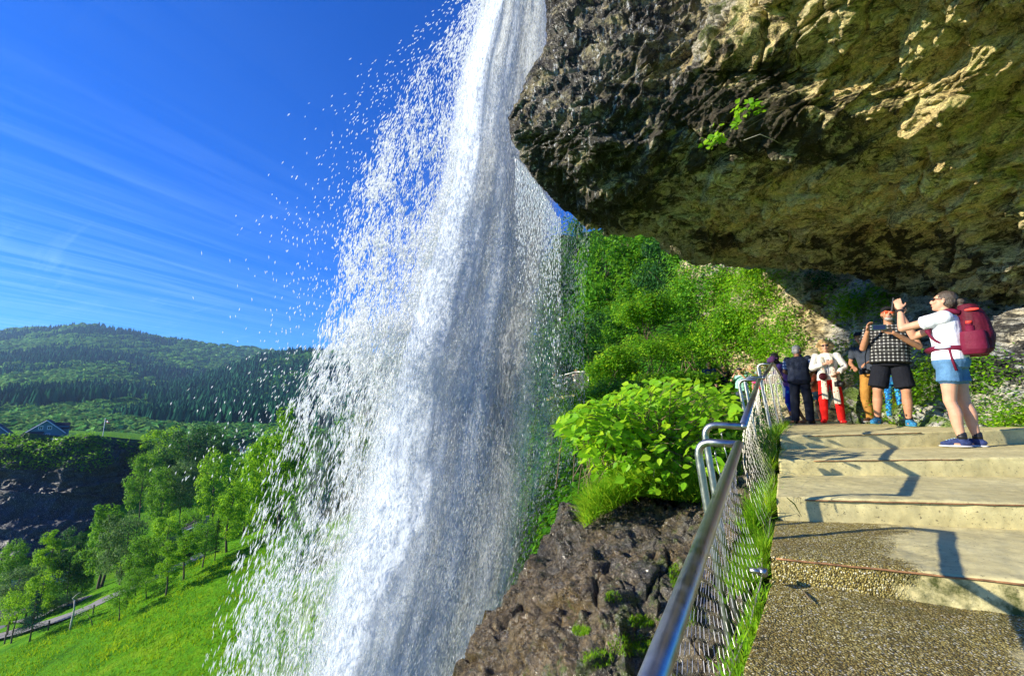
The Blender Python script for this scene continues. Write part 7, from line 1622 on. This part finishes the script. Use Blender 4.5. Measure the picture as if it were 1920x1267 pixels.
# flagpole
q = P(191, 828, 118); tp = P(193, 784, 118); fpz = tp[2] - q[2]; fo = empty('flagpole', q); tag(fo, 'white flagpole with a long pennant on the plateau right of the houses', 'flagpole'); m_ = MB(); m_.tube([(0, 0, -.3), (0, 0, fpz * .5), (0, 0, fpz)], [.09, .07, .05], 8); m_.ell((0, 0, fpz), (.09, .09, .09)); m_.build('pole', M['trim'], fo)
m_ = MB(); nn = 14; t = np.linspace(0, 1, nn); up_ = np.stack([.1 + t * 1.2, .12 * np.sin(t * 7), fpz - .15 - t * .9], 1); dn_ = np.stack([.1 + t * 1.05, .12 * np.sin(t * 7 + .3), fpz - .75 - t * .62], 1)
mesh_np('pennant', np.concatenate([up_, dn_]), np.array([[i, i + 1, nn + i + 1, nn + i] for i in range(nn - 1)]), striped('flag_cloth', (.7, .05, .06), (.75, .75, .75), 9), fo)
# white house and its red annex farther down
q = P(471, 850, 165); wh = empty('white_house', q); tag(wh, 'small white gabled house among the trees beside the spray', 'house'); k = 165 / FPX; gable(wh, 26 * k, 6, 6.5 * k, 6 * k, M['white_wall'], trim=False)
for dx in (-5, 5): window(wh, (dx * k, 0, 4 * k), .7, .8)
q2 = P(452, 850, 167); rh = empty('red_barn', q2); tag(rh, 'red wooden outbuilding showing left of the white house', 'barn'); gable(rh, 10 * k, 5, 7 * k, 2 * k, M['red_wall'], trim=False); m_ = MB(); m_.box((0, -.06, 1.0), (1.0, .08, 2.0)); m_.build('door', M['trim'], rh, smooth=False)
wh.rotation_euler = (0, 0, math.radians(28)); wh.scale = (.88, .88, 1); rh.rotation_euler = (0, 0, math.radians(28))
# dark shed with a pale barge board and chimney in the trees
q = P(368, 1006, 78); sh_ = empty('shed', q); tag(sh_, 'dark shed roof with a small chimney showing above the trees of the row', 'shed'); k = 78 / FPX; gable(sh_, 50 * k, 5, 12 * k, 8 * k, simple('shed_wall', (.12, .12, .12), .8), trim=True); m_ = MB(); m_.box((18 * k, 2, 22 * k), (.6, .6, 1.6)); m_.build('chimney', simple('chimney_stone', (.2, .19, .2), .9), sh_, smooth=False)
sh_.rotation_euler = (0, 0, math.radians(34)); sh_.scale = (.8, .8, 1)
# little roofed shelter by the road, lower left
q = trace(8, 1190); shl = empty('roadside_shelter', q); tag(shl, 'little open roadside shelter with a dark roof at the bottom left', 'shelter'); m_ = MB()
V_ = np.array([[-2.2, -1, 1.9], [1.4, -1, 2.2], [1.4, 1.2, 2.5], [-2.2, 1.2, 2.2]]); m_.add(np.concatenate([V_, V_ - [0, 0, .15]]), [[0, 1, 2, 3], [7, 6, 5, 4], [0, 4, 5, 1], [1, 5, 6, 2], [2, 6, 7, 3], [3, 7, 4, 0]]); m_.build('roof', M['roof_dark'], shl, smooth=False)
for x in (-1.9, 1.1):
    for y in (-.8, 1.0): m_ = MB(); m_.box((x, y, .9), (.14, .14, 2.2)); m_.build('post', M['bark'], shl, smooth=False)
# marker posts along the road
PSTS = [(8, 1208, 'leftmost short post on the near side of the road'), (90, 1182, 'short road post right of the dark conifer'), (101, 1146, 'short post beside the lower road'), (174, 1152, 'short road post above the leaning sapling')]
for i, (px, py, lab) in enumerate(PSTS):
    q = trace(px, py); o = empty('marker_post', q); tag(o, lab, 'post', 'posts along the road'); m_ = MB(); m_.tube([(0, 0, -.2), (0, 0, .95)], .07, 8); m_.build('shaft', M['bark'], o); m_ = MB(); m_.ell((0, 0, .95), (.08, .08, .04)); m_.build('cap', M['bark'], o)

# ------------------------------------------------------------------ twigs hanging from the rock roof
def over_pt(px, py, push=0.02):
    a, b = proj(OVg); i = np.unravel_index(np.argmin((a - px) ** 2 + (b - py) ** 2), a.shape); return OVg[i]
TW = empty('hanging_twig', over_pt(1480, 203)); tag(TW, 'thin bare branch with a few bright green leaves hanging out of the rock roof', 'branch'); b0 = np.array(TW.location); Yt = b0[1]
rg = np.random.default_rng(77); lp = []; ln_ = []
m_ = MB()
for pts in ([(1480, 203), (1440, 207), (1400, 228), (1378, 240), (1355, 262), (1335, 275)], [(1478, 205), (1450, 200), (1420, 210), (1395, 235), (1350, 228)], [(1440, 207), (1420, 203), (1405, 200)], [(1400, 228), (1385, 222), (1378, 205)], [(1378, 240), (1350, 250), (1325, 262)], [(1480, 203), (1430, 222), (1400, 240), (1365, 258)]):
    q = np.array([P(x, y, Yt - 0.12 - 0.0022 * (1480 - x)) for x, y in pts]); q[0] = b0 if pts[0][0] > 1470 else q[0]; m_.tube(q - b0, np.linspace(.006, .002, len(q)), 5, False)
m_.build('stem', M['twig'], TW)
for px, py, n in [(1383, 203, 9), (1395, 208, 8), (1415, 196, 10), (1425, 205, 7), (1380, 230, 8), (1345, 260, 14), (1335, 270, 9), (1325, 264, 5), (1352, 250, 4), (1347, 232, 2), (1408, 215, 5)]:
    for _ in range(n): lp.append(P(px + rg.normal() * 5, py + rg.normal() * 5, Yt - .12 - .0022 * (1480 - px) + rg.normal() * .03)); ln_.append(np.array([-.5, -.7, .4]) + rg.normal(size=3) * .5)
lp = np.array(lp); leaf_mesh('foliage', lp, unit(np.array(ln_)), .075, M['leaf_lime'], rg, TW, rnd=.75 + .2 * rg.normal(size=len(lp)), base=b0, tpl=LEAF_H)
m_ = MB(); q = np.array([P(x, y, Yt - .1) for x, y in [(1395, 263), (1425, 252), (1450, 262), (1462, 268)]]); q[-1] = over_pt(1462, 268); m_.tube(q, .004, 5); tag(m_.build('bare_twig', M['bark_pale']), 'single pale bare twig sticking out of the roof below the leafy branch', 'twig')
# fallen bits on the steps
for i, (pts, Y0, lab) in enumerate([([(1505, 1106), (1515, 1118), (1523, 1130)], 1.95, 'pale dry blade of grass lying on the lowest tread'), ([(1475, 932), (1490, 945), (1503, 968)], 2.9, 'green blade of grass bent over the third riser')]):
    q = np.array([PZ(x, y, (zl if i == 0 else -.55) + .012) if i == 0 else P(x, y, 2.86) for x, y in pts]); m_ = MB(); m_.tube(q, [.002, .004, .001], 4); tag(m_.build('fallen_blade', M['grass'] if i else M['twig']), lab, 'blade')
# ------------------------------------------------------------------ air: pale blue haze filling one closed box round the whole scene
m_ = MB(); x0, x1, y0, y1, z0, z1 = -2700, 2700, -680, 2560, -42, 420
m_.box(((x0 + x1) / 2, (y0 + y1) / 2, (z0 + z1) / 2), (x1 - x0, y1 - y0, z1 - z0))
hm = bpy.data.materials.new('haze_air'); hm.use_nodes = True; t_ = hm.node_tree; t_.nodes.clear(); ho = t_.nodes.new('ShaderNodeOutputMaterial'); pv = t_.nodes.new('ShaderNodeVolumePrincipled')
pv.inputs['Color'].default_value = (0.40, 0.66, 1.0, 1); pv.inputs['Density'].default_value = 0.00012; pv.inputs['Anisotropy'].default_value = 0.2
t_.links.new(pv.outputs[0], ho.inputs['Volume'])
hz_ = m_.build('haze', hm, smooth=False); tag(hz_, 'thin blue air between the viewer and the hills', 'haze', kind='stuff')
